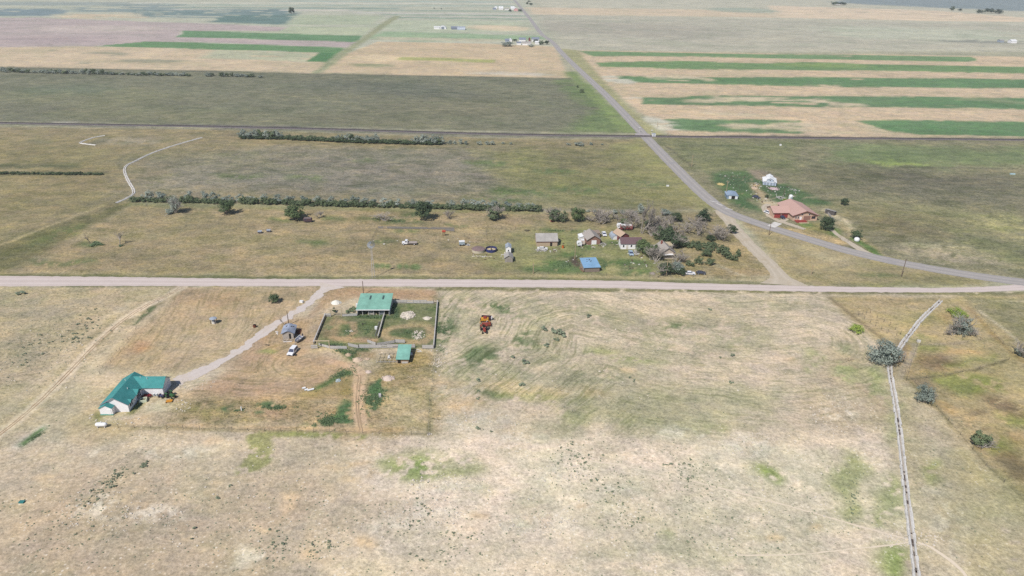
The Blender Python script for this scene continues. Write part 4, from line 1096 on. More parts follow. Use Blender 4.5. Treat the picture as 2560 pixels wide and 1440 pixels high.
def bush(kind, u, v, hpx, wpx, label, name='shrub', group=None, cat='shrub', k=None):
    k = int(u * 5 + v * 3) if k is None else k
    w, h = size_of(u, v, hpx, wpx)
    o = bpy.data.objects.new(name, CROWNS[kind][k % 4]); COL.link(o)
    o.location = P(u, v); o.rotation_euler[2] = (k * 2.4) % 6.28; o.scale = (w, w, h)
    return tag(o, label, cat, group)

rnd = random.Random(21)
def base_v(u, tab):
    return float(np.interp(u, [q[0] for q in tab], [q[1] for q in tab]))
# shelterbelt north of the old farmyard
tabA = [(330, 503), (600, 509), (900, 517), (1330, 528), (1480, 532), (1670, 540)]
u = 334
while u < 1352:
    if not (424 < u < 441) and rnd.random() < .93:
        bush('hedge', u, base_v(u, tabA) + rnd.uniform(-1, 1), rnd.uniform(12, 21) * (1 if u > 430 else .85), rnd.uniform(16, 22), 'low green shrub in the long shelterbelt row behind the old farmyard', 'hedge_shrub', 'shrubs of the long shelterbelt')
    u += rnd.uniform(8, 14)
u = 372
while u < 1330:
    if not (410 < u < 445) and rnd.random() < .8:
        bush('silverhedge', u, base_v(u, tabA) - rnd.uniform(3, 6), rnd.uniform(17, 27), rnd.uniform(20, 32), 'tall silver-green shrub rising behind the long shelterbelt row', 'silver_shrub', 'tall silver shrubs of the long shelterbelt')
    u += rnd.uniform(20, 40)
for u_, v_, h_, w_ in ((1600, 533, 26, 24), (1535, 534, 12, 16), (1556, 534, 10, 12), (1660, 535, 10, 30), (1588, 536, 12, 14), (1470, 531, 8, 10), (1487, 531, 8, 10), (1675, 536, 8, 14)):
    bush('silverhedge', u_, v_, h_, w_, 'grey-green shrub standing alone past the right end of the shelterbelt', 'silver_shrub', 'loose shrubs right of the shelterbelt')
# row south of the railway
tabB = [(600, 345), (700, 347), (900, 356), (1050, 360), (1240, 362)]
u = 606
while u < 1112:
    big = u < 708 or 840 < u < 950 or 1036 < u
    bush('silverhedge' if big and rnd.random() < .8 else 'hedge', u, base_v(u, tabB) + rnd.uniform(-1, .5), rnd.uniform(16, 24) if big else rnd.uniform(8, 15), rnd.uniform(16, 24), 'silver-green shrub in the windbreak row just below the railway', 'windbreak_shrub', 'shrubs of the windbreak below the railway')
    u += rnd.uniform(8, 12)
u = 610
while u < 1110:
    bush('dark', u, base_v(u, tabB) + 1, rnd.uniform(7, 11), rnd.uniform(16, 22), 'dark low shrub along the foot of the windbreak below the railway', 'windbreak_shrub', 'dark shrubs at the foot of the windbreak')
    u += rnd.uniform(13, 18)
for u_, v_, h_, w_ in ((1124, 361, 11, 12), (1136, 361, 10, 11), (1153, 360, 14, 14), (1166, 361, 10, 12), (1199, 362, 10, 12), (1217, 362, 10, 14), (1231, 362, 11, 12), (1258, 360, 6, 8), (1278, 361, 6, 10), (1420, 363, 6, 12), (1449, 364, 8, 22), (1477, 362, 7, 12), (1505, 363, 5, 7)):
    bush('silverhedge', u_, v_, h_, w_, 'small separate shrub trailing off right of the railway windbreak', 'windbreak_shrub', 'loose shrubs right of the windbreak')
# far row, upper left
for a, b_, hh in ((4, 76, 11), (84, 92, 7), (98, 104, 6), (108, 170, 10), (178, 194, 9), (203, 262, 13), (262, 306, 7), (318, 345, 6), (345, 405, 9), (410, 420, 7), (422, 470, 9), (518, 536, 9), (550, 576, 11), (578, 600, 9), (603, 636, 8), (648, 652, 5)):
    u = a + 3
    while u <= b_:
        v_ = float(np.interp(u, [0, 300, 650], [180, 187, 193]))
        bush('silverhedge' if rnd.random() < .55 else 'hedge', u, v_ + rnd.uniform(-1, 1), hh * rnd.uniform(.8, 1.15), rnd.uniform(11, 15), 'grey shrub in the broken far row along the dark pasture edge', 'far_shrub', 'shrubs of the broken far row')
        u += rnd.uniform(7, 10)
# short dark row at the left edge
u = 2
while u < 256:
    if not (20 < u < 27):
        bush('dark' if rnd.random() < .5 else 'hedge', u, float(np.interp(u, [0, 256], [435, 437])), rnd.uniform(6, 9), rnd.uniform(12, 16), 'low dark shrub in the short row at the left edge', 'row_shrub', 'shrubs of the short row at the left edge')
    u += rnd.uniform(9, 12)

# single trees of the old farmyard
tree('silver', 440, 532, 44, 30, 'half-dead grey tree left of the shelterbelt gap', dead=.8)
bush('silverhedge', 422, 533, 12, 26, 'low grey brush at the foot of the half-dead grey tree')
tree('green', 567, 534, 35, 38, 'round green tree in front of the shelterbelt, left of the squat green one', dead=.5)
tree('green', 738, 547, 36, 50, 'squat wide green tree beside the rusty stock trailer')
dead_tree(725, 540, 30, 18, 'bare stem leaning against the squat green tree', k=1)
dead_tree(797, 545, 20, 22, 'low tangle of dead branches right of the rusty stock trailer', k=3)
tree('dark', 1060, 550, 48, 43, 'tall dense dark green tree in the middle of the shelterbelt')
dead_tree(1125, 547, 26, 26, 'pale bare bush between the dense dark tree and the half-bare tree', k=4)
dead_tree(962, 552, 18, 44, 'low grey brush heap left of the dense dark tree', k=3)
tree('hedge', 1235, 549, 34, 36, 'green tree with bare grey stems right of the pale bare bush', dead=.9)
tree('hedge', 1382, 552, 36, 40, 'leafy tree with dead limbs above the crimson junk', dead=.8)
tree('hedge', 1405, 554, 30, 26, 'lower leafy tree leaning between two taller ones', dead=.6)
tree('green', 1443, 553, 40, 36, 'upright dark green tree right of the crimson junk')
tree('dark', 1691, 553, 23, 29, 'compact dark round tree by the wire fence')
tree('dark', 1757, 552, 31, 40, 'spreading dark tree nearest the asphalt bend', dead=.4)
DT = ((1497, 549, 34, 40, 3), (1520, 555, 38, 40, 4), (1545, 560, 36, 36, 0), (1568, 552, 34, 40, 3), (1583, 570, 40, 34, 4), (1630, 566, 34, 36, 3), (1655, 572, 36, 36, 4),
      (1650, 545, 26, 34, 0), (1675, 560, 24, 30, 3), (1735, 560, 26, 34, 4), (1745, 588, 40, 40, 3), (1722, 582, 34, 36, 4), (1700, 572, 26, 30, 0), (1628, 590, 30, 34, 3), (1690, 590, 30, 34, 4), (1505, 560, 20, 34, 3), (1560, 575, 26, 30, 4))
for k, (u_, v_, h_, w_, kk) in enumerate(DT):
    dead_tree(u_, v_, h_, w_, 'bare grey tree in the dead grove behind the farmhouses', group='bare trees of the dead grove', k=kk)
for k, (u_, v_, h_, w_) in enumerate(((1535, 548, 24, 30), (1590, 556, 30, 34), (1615, 560, 36, 34), (1640, 580, 30, 30), (1668, 584, 34, 34), (1710, 596, 30, 34), (1765, 574, 26, 30), (1780, 590, 24, 30), (1575, 545, 24, 30), (1480, 552, 20, 30), (1660, 630, 40, 36), (1680, 640, 36, 30), (1712, 640, 26, 30))):
    dead_tree(u_, v_, h_, w_, 'bare grey tree in the dead grove behind the farmhouses', group='bare trees of the dead grove', k=k % 5)
for u_, v_, h_, w_, lab in ((1622, 572, 26, 24, 'leafy tree standing inside the dead grove, left one'), (1648, 600, 30, 30, 'leafy tree at the lower edge of the dead grove'), (1705, 612, 28, 30, 'leafy tree where hedge and dead grove meet'), (1560, 560, 18, 22, 'small leafy tree behind the long red trailer')):
    tree('hedge', u_, v_, h_, w_, lab, dead=.7)
dead_tree(1603, 584, 76, 46, 'tallest bare white-trunked tree towering over the dead grove', mesh=DEAD_TALL)
dead_tree(1800, 600, 44, 40, 'bare thicket beside the gravel lane', k=3); dead_tree(1808, 602, 40, 34, 'bare thicket nearest the gravel lane, lower right of its twin', k=4)
tree('dark', 1829, 582, 24, 26, 'small leafy tree at the edge of the gravel lane')
bush('dark', 1776, 602, 16, 22, 'dark bush left of the bare lane-side thicket')
tree('green', 1608, 632, 36, 36, 'broad green tree behind the maroon-roofed white house', dead=.2)
tree('green', 1625, 640, 34, 34, 'lower green tree touching the right end of the white house')
tree('dark', 1660, 612, 52, 42, 'tall dark tree behind the grey gabled house', dead=.6); tree('dark', 1684, 620, 40, 34, 'dark tree crowding the right side of the grey gabled house', dead=.8)
dead_tree(1640, 655, 44, 40, 'bare fan-shaped tree in front of the grey gabled house', k=4)
dead_tree(1628, 650, 36, 30, 'bare tree left of the fan-shaped one', k=3)
dead_tree(1692, 656, 26, 34, 'grey bare hedge right of the grey gabled house', k=3); dead_tree(1706, 654, 24, 26, 'bare brush at the right end of the grey hedge', k=4)
tree('dark', 1664, 686, 32, 36, 'dark roadside bush beside the pale utility pole', trunk=False, dead=.9); bush('silver', 1692, 680, 30, 36, 'silver-green roadside bush right of the pale utility pole')
bush('dark', 1700, 686, 20, 32, 'dark lower bush under the silver roadside bush'); bush('dark', 1651, 650, 20, 12, 'narrow dark shrub at the front of the grey gabled house')
u = 1700
while u < 1790:
    bush('hedge', u, 617 + (u - 1700) * .02, rnd.uniform(14, 20), rnd.uniform(18, 24), 'green shrub in the hedge right of the grey gabled house', 'hedge_shrub', 'hedge right of the grey house')
    u += 12
for u_, v_, h_, w_, lab in ((1746, 625, 14, 16, 'small round shrub just below the hedge'), (1764, 640, 22, 24, 'round grey-green shrub below the hedge end'), (1770, 630, 18, 18, 'shrub between the hedge end and the round shrub'),
                            (1745, 660, 22, 20, 'upright green shrub left of the two lowest'), (1773, 662, 20, 24, 'dark rounded shrub right of the upright green one'), (1726, 664, 16, 22, 'dull low shrub left of the upright green one'),
                            (1803, 634, 24, 26, 'green shrub at the left of the big clump'), (1818, 644, 28, 30, 'largest green shrub of the clump by the lane'), (1834, 652, 20, 22, 'green shrub at the lower right of the clump'), (1847, 641, 20, 16, 'lone upright shrub right of the clump'), (1812, 632, 18, 22, 'upper green shrub of the clump'), (1783, 627, 8, 8, 'tiny dark shrub above the clump')):
    bush('hedge', u_, v_, h_, w_, lab)
dead_tree(300, 612, 44, 40, 'bare spreading tree standing alone in the dry meadow', k=0)
dead_tree(226, 608, 34, 26, 'slender bare tree left of the spreading bare one', k=2)
bush('weed', 302, 615, 8, 14, 'dark brush under the spreading bare tree'); bush('weed', 240, 613, 7, 34, 'low green weeds beside the slender bare tree')
dead_tree(372, 524, 26, 8, 'thin bare snag left of the half-dead grey tree', k=2)
# trees of the salmon-roofed house
tree('dark', 2065, 575, 35, 36, 'largest dark green tree on the lawn right of the salmon-roofed house')
tree('dark', 2141, 597, 25, 26, 'smaller dark tree beside the round white tank')
tree('dark', 2110, 512, 17, 21, 'lone dark tree on the prairie above the lane')
bush('lime', 1962, 504, 10, 12, 'light green bush by the grey scrap heap'); bush('dark', 1917, 494, 8, 10, 'dark bush in the junk yard path')
bush('dark', 1936, 540, 8, 8, 'dark garden bush by the red garage doors'); bush('dark', 1936, 535, 6, 8, 'small dark garden bush behind the other at the garage')
# lower right trees
t = tree('silver', 2203, 906, 68, 68, 'big domed silver-green tree beside the concrete ditch'); dead_tree(2243, 905, 40, 30, 'bare purple-grey brush hugging the big domed silver tree', k=3)
tree('silver', 2308, 1006, 50, 42, 'silver-grey tree on the edge of the golden meadow', dead=.3); dead_tree(2330, 1003, 30, 26, 'bare twigs along the right of the silver-grey meadow tree', k=4)
tree('silver', 2402, 836, 50, 42, 'half-dead silver tree under the lime willow', dead=.9); dead_tree(2380, 838, 22, 30, 'dead brush left of the half-dead silver tree', k=3); dead_tree(2425, 838, 24, 34, 'dead brush right of the half-dead silver tree', k=4)
bush('lime', 2393, 790, 26, 48, 'bright lime willow bush at the head of the ditch', 'willow_bush'); bush('lime', 2141, 831, 26, 34, 'bright lime bush left of the broken fence', 'willow_bush')
tree('hedge', 2446, 1112, 48, 42, 'blue-green tree with a fallen dead branch, lower right', dead=.3); dead_tree(2462, 1118, 18, 44, 'pale fallen dead limbs under the blue-green tree', k=3)
dead_tree(2556, 892, 50, 44, 'bare grey bush cut by the right edge', k=4); bush('silverhedge', 2552, 890, 24, 30, 'grey leafy bush within the bare one at the right edge')
# home yard
tree('dark', 686, 756, 22, 28, 'lone round dark bush in the hay meadow', trunk=False, name='lone_bush', cat='shrub')
bush('dark', 836, 781, 13, 12, 'dark bush under the upper timber gateway'); bush('weed', 873, 783, 16, 24, 'dark green weeds left of the green-roofed barn', k=1); bush('weed', 884, 778, 18, 20, 'tall weeds touching the left wall of the green-roofed barn', k=2)
bush('red', 364, 994, 14, 26, 'burgundy shrub in the inner corner of the teal-roofed house', k=1)
bush('hedge', 1445, 219, 6, 8, 'small far shrub on the roadside, upper one'); bush('hedge', 1455, 231, 9, 12, 'small far shrub on the roadside, lower one')
# far trees
tree('dark', 729, 35, 15, 15, 'lone far tree standing in the fields at the top', seed=2)
for u_, v_, h_, w_, lab in ((1340, 106, 7, 14, 'dense dark tree behind the long white far shed'), (1286, 103, 6, 12, 'dark tree between the far slate roofs'), (1353, 112, 10, 14, 'dense dark tree at the white far farm, left one'), (1366, 111, 10, 12, 'dense dark tree at the white far farm, right one'), (1301, 29, 6, 10, 'dark tree beside the far pink barn'), (1275, 29, 5, 8, 'dark tree left of the far pink barn'),
                            (1318, 12, 6, 6, 'far tree on the horizon rise, left one'), (1327, 13, 5, 10, 'far tree on the horizon rise, right one'), (2380, 27, 10, 12, 'far tree at the upper right, left one of the pair'), (2400, 27, 5, 10, 'low far shrubs beside the left tree of the pair'), (2472, 33, 12, 20, 'far tree at the upper right, wider one'), (2495, 34, 6, 24, 'low far hedge right of the wider far tree'), (2450, 33, 5, 20, 'low far hedge left of the wider far tree'),
                            (2085, 13, 5, 20, 'far farm trees on the right horizon, left clump'), (2105, 13, 6, 18, 'far farm trees on the right horizon, right clump'), (1322, 5, 3, 8, 'tiny far tree nearest the horizon'), (1085, 22, 3, 5, 'tiny far bush left'), (1104, 23, 3, 6, 'tiny far bush right'), (1327, 117, 5, 16, 'grey shrub row right at the white far farm'), (1268, 116, 5, 30, 'grey shrub row left at the white far farm')):
    if 'tree' in lab: tree('dark', u_, v_, h_, w_, lab, trunk=False)
    else: bush('silverhedge', u_, v_, h_, w_, lab, cat='shrub')

# sagebrush: the larger clumps one by one, the small ones as cover
SAGE = [crown_mesh('sage_clump', 500 + k, LEAF['sage'], 150, 5, .42, .45, .36, .10) for k in range(5)]
def sage(u, v, wpx, label, group, mesh=None):
    s = metres_per_pixel(u, v)
    o = bpy.data.objects.new('sagebrush', mesh or SAGE[rnd.randrange(5)]); COL.link(o)
    w = wpx * s
    o.location = P(u, v); o.rotation_euler[2] = rnd.uniform(0, 6.28); o.scale = (w, w * rnd.uniform(.7, 1.1), w * .62)
    return tag(o, label, 'sagebrush', group)
zones = [  # centre, spread, count, group phrase
    (640 / 2560 * 2560 * 0 + 150, 850, 130, 26, -10, 46, 'sagebrush in the field above the teal-roofed house'),
    (230, 800, 60, 20, -12, 14, 'sagebrush in the field above the teal-roofed house'),
    (60, 910, 60, 30, 0, 12, 'sagebrush in the field above the teal-roofed house'),
    (250, 1230, 80, 18, -42, 34, 'sagebrush trail at the lower left'),
    (290, 1190, 40, 12, -30, 14, 'sagebrush trail at the lower left'),
    (120, 1330, 120, 70, 0, 18, 'sagebrush trail at the lower left'),
    (700, 1370, 50, 40, 0, 20, 'sagebrush clusters at the bottom centre'),
    (800, 1370, 50, 26, -20, 18, 'sagebrush clusters at the bottom centre'),
    (1030, 1290, 50, 30, -30, 18, 'sagebrush clusters at the bottom centre'),
    (1120, 1380, 90, 34, -20, 22, 'sagebrush clusters at the bottom centre'),
    (1430, 1140, 40, 30, 20, 22, 'sagebrush clusters at the bottom right'),
    (1500, 1200, 90, 40, 30, 32, 'sagebrush clusters at the bottom right'),
    (1720, 1190, 60, 40, 30, 34, 'sagebrush clusters at the bottom right'),
    (1580, 1300, 60, 16, 0, 14, 'sagebrush clusters at the bottom right'),
    (2130, 1250, 20, 50, -20, 14, 'sagebrush clusters at the bottom right'),
    (1800, 1350, 160, 60, 0, 24, 'sagebrush clusters at the bottom right'),
]
lab_of = {'sagebrush in the field above the teal-roofed house': 'grey-green sagebrush clump in the field above the teal-roofed house', 'sagebrush trail at the lower left': 'grey-green sagebrush clump on the pale slope at the lower left',
          'sagebrush clusters at the bottom centre': 'grey-green sagebrush clump on the pale ground at the bottom centre', 'sagebrush clusters at the bottom right': 'grey-green sagebrush clump on the stony ground at the lower right'}
for cu, cv_, ru, rv, tilt, n, grp in zones:
    for _ in range(int(n * .72)):
        a, b_ = rnd.gauss(0, .55) * ru, rnd.gauss(0, .55) * rv; q = math.radians(tilt)
        u_, v_ = cu + a * math.cos(q) - b_ * math.sin(q), cv_ + a * math.sin(q) + b_ * math.cos(q)
        if v_ > 1436 or u_ < 2: continue
        sage(u_, v_, rnd.uniform(5, 11), lab_of[grp], grp)
for u_, v_, w_ in ((54, 735, 26), (545, 1246, 16), (576, 1216, 12), (487, 1323, 12), (479, 1350, 10), (1362, 825, 26), (1392, 832, 34), (1405, 840, 26), (1470, 792, 18), (1280, 895, 20), (1312, 908, 24), (1390, 850, 20), (1365, 865, 20), (1197, 952, 18), (1195, 978, 12), (1196, 997, 12), (1305, 962, 22), (1195, 1072, 18), (1228, 1080, 10), (1776, 775, 14), (1827, 958, 16), (1575, 945, 10), (1586, 952, 10), (1585, 955, 8), (1830, 890, 14), (1800, 895, 10), (360, 1165, 18), (366, 1158, 16), (352, 1168, 10), (300, 1035, 0.1)):
    if w_ > 1:
        sage(u_, v_, w_, 'separate larger sagebrush clump on mown or pale ground', 'separate larger sagebrush clumps')
def scatter(name, label, spots, build):
    b = MB(); rs = random.Random(hash(name) % 1000)
    for p in spots: build(b, p, rs)
    return b
b = MB(); rs2 = np.random.default_rng(9)
vs_all = []; 
for cu, cv_, ru, rv, tilt, n, grp in zones + [(600, 1300, 500, 120, 0, 150, ''), (1700, 1250, 500, 160, 0, 170, ''), (120, 820, 150, 90, 0, 110, ''), (1500, 900, 350, 120, 0, 50, ''), (2350, 950, 120, 150, 0, 40, '')]:
    for _ in range(int(n * 2.2)):
        a, b_ = rs2.normal() * .8 * ru, rs2.normal() * .8 * rv; q = math.radians(tilt)
        u_, v_ = cu + a * math.cos(q) - b_ * math.sin(q), cv_ + a * math.sin(q) + b_ * math.cos(q)
        if not (725 < v_ < 1470 and -40 < u_ < 2600): continue
        if 240 < u_ < 445 and 930 < v_ < 1050: continue
        p = P(u_, v_); r = rs2.uniform(.12, .28)
        for k in range(9):
            d = rs2.normal(size=3); d /= np.linalg.norm(d); c = np.array((p.x, p.y, r * .4)) + d * r * np.array((1, 1, .55)) * rs2.random() ** .5
            c[2] = max(.03, c[2])
            e1 = rs2.normal(size=3) * (1, 1, .35); e1 /= np.linalg.norm(e1); e2 = np.cross((0, 0, 1), e1) + rs2.normal(size=3) * .25; s_ = .1
            b.add([c - e1 * s_, c + e2 * s_, c + e1 * s_, c - e2 * s_], [(0, 1, 2, 3)])
o = b.make('low_sagebrush_cover', LEAF['sage']); tag(o, 'countless small grey-green tufts dotting the pale ground', 'tufts', kind='stuff')
# weeds standing in the lush patches and along fences
b = MB()
def weeds(u, v, ru, rv, n, hmax=.6, tilt=0):
    for _ in range(n):
        t = rs2.uniform(0, 6.28); r = abs(rs2.normal()) * .62; a, c_ = r * ru * math.cos(t), r * rv * math.sin(t); q = math.radians(tilt)
        p = P(u + a * math.cos(q) - c_ * math.sin(q), v + a * math.sin(q) + c_ * math.cos(q))
        xa, ya = np.array([p.x]), np.array([p.y])
        if .6 * fbm(xa, ya, 6.5, 4, 23.0)[0] + .4 * fbm(xa, ya, 1.7, 2, 83.0)[0] < .44: continue
        for k in range(4):
            x_, y_ = p.x + rs2.normal() * .22, p.y + rs2.normal() * .22; h_ = .55 * hmax * rs2.uniform(.3, 1.0)
            t2 = rs2.uniform(0, 6.28); dx, dy = .16 * math.cos(t2), .16 * math.sin(t2); lx, ly = rs2.normal(size=2) * .12
            b.add([(x_ - dx, y_ - dy, .01), (x_ + dx, y_ + dy, .01), (x_ + dx * .5 + lx, y_ + dy * .5 + ly, h_), (x_ - dx * .5 + lx, y_ - dy * .5 + ly, h_)], [(0, 1, 2, 3)])
for a in ((930, 1000, 42, 32, 420, .6, -25), (820, 1052, 48, 20, 340, .6, -10), (688, 1019, 60, 6, 200, .6, 3), (855, 935, 40, 14, 240, .5, -28), (594, 1026, 18, 6, 60, .5, 0), (935, 793, 42, 3.5, 170, .8, 1), (988, 778, 6, 18, 90, .9, 0), (840, 862, 34, 3, 80, .5, 0), (875, 884, 18, 8, 120, .7, 0), (850, 877, 16, 5, 60, .6, 0), (1096, 820, 6, 34, 120, .7, 0), (1110, 830, 14, 34, 160, .6, 0), (905, 873, 30, 2.5, 60, .5, 0), (1020, 830, 14, 4, 40, .5, 0), (1046, 838, 18, 10, 90, .5, 0), (870, 830, 16, 12, 70, .4, 0), (915, 825, 24, 16, 110, .5, 0),
          (1420, 660, 40, 14, 160, .9, 0), (1510, 665, 10, 12, 60, .9, 0), (1390, 577, 50, 3, 60, .7, 0), (1850, 465, 60, 20, 200, .8, 8), (1960, 480, 30, 12, 110, .8, 5), (1000, 552, 60, 6, 120, .7, 0), (1250, 768, 40, 8, 80, .4, 15), (90, 1092, 40, 5, 60, .5, -35), (345, 1016, 20, 4, 40, .4, -42)):
    weeds(*a)
o = b.make('rank_weeds', LEAF['weed']); tag(o, 'rank green weeds in the damp patches', 'weeds', kind='stuff')
# ------------------------------------------------------------------ building kit
R2 = math.radians
white_wall = material('white_siding', S(250, 248, 250), .7, .05, .6)
grey_trim = material('grey_trim', S(150, 150, 160), .7, .05, 1)
teal_roof = ribbed('teal_metal_roof', S(72, 146, 146), 2.2, 'Y', .75)
sea_roof = ribbed('sea_green_metal_roof', S(134, 182, 166), 2.2, 'X', .7)
sea_roof_small = ribbed('sea_green_shed_roof', S(134, 186, 172), 2.2, 'X', .7)
dark_glass = material('window_glass', (.025, .03, .04), .12, .1, 1, spec=.5)
grey_wood = material('weathered_grey_wood', S(196, 192, 190), .95, .2, 3, stretch=(1, 1, 6))
pale_wood = material('pale_lumber', S(196, 180, 152), .9, .15, 3)
grey_shingle = material('grey_shingle', S(170, 162, 156), .95, .16, 2.2)
maroon_wall = material('maroon_boards', S(128, 72, 72), .9, .15, 2)
stone_wall = material('tan_stone_wall', S(190, 170, 146), .95, .2, 2.5)
dark_inside = material('shed_interior', S(70, 58, 50), .95, .3, 2)
white_metal = material('white_painted_metal', S(240, 240, 242), .5, .05, 1)
rust = material('rusty_steel', S(116, 66, 48), .9, .35, 3)
black_rubber = material('tyre_rubber', (.02, .02, .022), .85, .15, 3)
galv = ribbed('galvanised_sheet', S(176, 184, 196), 3.0, 'X', .45, .14, .15)

def window(t, axis, a, b0, b1, z0, z1, sign, frame=None):
    """window set on a wall: axis 'y' = wall facing -/+y at y=a spanning x b0..b1; axis 'x' likewise"""
    f = MB(); p = MB(); d = .05 * sign; e = .08
    if axis == 'y':
        f.box(b0 - e, min(a, a + d), z0 - e, b1 + e, max(a, a + d), z1 + e); p.box(b0, min(a + d * .5, a + d * 1.4), z0, b1, max(a + d * .5, a + d * 1.4), z1)
    else:
        f.box(min(a, a + d), b0 - e, z0 - e, max(a, a + d), b1 + e, z1 + e); p.box(min(a + d * .5, a + d * 1.4), b0, z0, max(a + d * .5, a + d * 1.4), b1, z1)
    o = f.make('window', frame or white_wall, t)
    p.make('pane', dark_glass, o)
    return o
def door(t, axis, a, b0, b1, z1, sign, mat, name='door'):
    f = MB(); d = .06 * sign
    if axis == 'y': f.box(b0, min(a, a + d), .02, b1, max(a, a + d), z1)
    else: f.box(min(a, a + d), b0, .02, max(a, a + d), b1, z1)
    return f.make(name, mat, t)

def gable(t, x0, x1, y0, y1, wall, rise, ridge, wallmat, roofmat, over=.35, thick=.12, names=('wall', 'roof'), z0=0.0):
    """gabled block; ridge 'x' or 'y' is the direction the ridge runs"""
    b = MB(); r = MB()
    if ridge == 'y':
        xm = (x0 + x1) / 2
        b.prism([(x0, z0), (x1, z0), (x1, wall), (xm, wall + rise), (x0, wall)], 'y', y0, y1)
        s = rise / (xm - x0)
        for a, c in ((x0 - over, xm), (x1 + over, xm)):
            za = wall - over * s + .03
            r.slab((a, y0 - over, za + thick), (c, y0 - over, wall + rise + .03 + thick), (c, y1 + over, wall + rise + .03 + thick), (a, y1 + over, za + thick), thick)
    else:
        ym = (y0 + y1) / 2
        b.prism([(y0, z0), (y1, z0), (y1, wall), (ym, wall + rise), (y0, wall)], 'x', x0, x1)
        s = rise / (ym - y0)
        for a, c in ((y0 - over, ym), (y1 + over, ym)):
            za = wall - over * s + .03
            r.slab((x0 - over, a, za + thick), (x0 - over, c, wall + rise + .03 + thick), (x1 + over, c, wall + rise + .03 + thick), (x1 + over, a, za + thick), thick)
    w = b.make(names[0], wallmat, t); q = r.make(names[1], roofmat, t)
    return w, q

# ------------------------------------------------------------------ teal-roofed ranch house (L plan)
o_ = P(323.9, 1029.7)
t = thing('ranch_house', 'white L-shaped house with teal metal roof at the end of the gravel drive', 'house', (o_.x, o_.y, 0), R2(2))
# local: x right, y away; origin at the front right corner of the main wing
gable(t, -7.3, 0, 0, 13.0, 2.7, 2.25, 'y', white_wall, teal_roof, .4)
w_, r_ = gable(t, -.2, 6.1, 8.6, 13.9, 2.7, 1.95, 'x', white_wall, ribbed('teal_metal_roof_wing', S(72, 146, 146), 2.2, 'X', .75), .4, names=('garage_wall', 'garage_roof'))
b = MB(); zz = 2.7 + 2.25 + .16                      # garage ridge carried into the main slope
s_ = 1.95 / 2.65
b.slab((-.3, 8.2, 2.58), (-3.2, 11.25, 4.80), (-.3, 11.25, 4.80), (-.28, 8.2, 2.58), .1)
b.slab((-.3, 14.3, 2.58), (-3.2, 11.25, 4.80), (-.3, 11.25, 4.80), (-.28, 14.3, 2.58), .1)
b.make('roof_valley', teal_roof, t)
gable(t, -7.35, -3.85, -1.5, .05, 2.35, .95, 'y', white_wall, teal_roof, .22, names=('porch_wall', 'porch_roof'))
b = MB(); b.box(-7.45, -1.62, 0, -3.75, -1.5, .28); b.make('deck_skirt', material('teal_skirt', S(60, 150, 130), .7, .1, 1), t)
# fascia lines on the gables
b = MB()
for x0, x1, yy_, z0, z1 in ((-7.7, -3.65, -.42, 2.5, 5.02), (.4, -3.65, -.42, 2.5, 5.02)):
    b.beam((x0, yy_, z0), (x1, yy_, z1), .05, .2)
b.make('fascia', grey_trim, t)
for y0, y1 in ((1.0, 1.55), (1.85, 2.4)): window(t, 'x', 0, y0, y1, 1.1, 2.2, 1)
for y0, y1 in ((5.2, 5.75), (6.0, 6.55), (6.8, 7.35)): window(t, 'x', 0, y0, y1, .8, 2.3, 1)
for yc, hw, rise in ((1.7, 1.0, .75), (6.3, 1.6, 1.1)):  # cross-gable eyebrows over the windows
    b = MB()
    for sg in (-1, 1):
        b.slab((.48, yc + sg * hw, 2.56), (.48, yc, 2.56 + rise), (-1.75, yc, 2.56 + rise), (-.1, yc + sg * hw, 2.80), .08)
    b.prism([(yc - hw * .92, 2.5), (yc + hw * .92, 2.5), (yc, 2.5 + rise * .92)], 'x', -.1, .28)
    b.make('eyebrow_gable', teal_roof, t)
door(t, 'x', 6.1, 9.2, 13.2, 2.2, 1, material('garage_door_white', S(226, 228, 238), .6, .04, 1), 'garage_door')
door(t, 'y', -1.5, -5.2, -4.2, 2.0, -1, white_wall)
for x_, y_, z_ in ((-4.6, 9.4, 4.55), (-.9, 11.0, 4.5), (-2.2, 5.5, 4.2), (1.2, 10.6, 4.35)):
    b = MB(); b.tube((x_, y_, z_ - .5), (x_, y_, z_ + .45), .09, .09, 8); b.make('vent_pipe', white_metal, t)
b = MB(); b.box(-.12, .4, 0, .0, 8.4, .25); b.make('foundation', concrete, t)

# ------------------------------------------------------------------ green-roofed barn
bb = lambda X, Y: (760 + X / 6.858, 720 + Y / 6.858)
o_ = P(*bb(918, 470))
t = thing('barn', 'open-fronted barn with pale green metal roof and two dark skylights in the corral', 'barn', (o_.x, o_.y, 0), R2(2.5))
W, D, hf, hb = 11.7, 10.4, 2.75, 3.7
b = MB()
b.prism([(0, 0), (D, 0), (D, hb - .05), (0, hf - .05)], 'x', 0, .15); b.prism([(0, 0), (D, 0), (D, hb - .05), (0, hf - .05)], 'x', W - .15, W)
b.box(0.15, D - .15, 0, W - .15, D, hb - .08)
b.make('wall', material('barn_pale_siding', S(196, 200, 196), .7, .08, 1), t)
b = MB(); b.slab((-.3, -.7, hf), (W + .3, -.7, hf), (W + .3, D + .4, hb + .08), (-.3, D + .4, hb + .08), .1); rf_ = b.make('roof', sea_roof, t)
b = MB(); b.box(-.32, -.78, hf - .28, W + .32, -.702, hf + .03); b.make('white_fascia', white_wall, t)
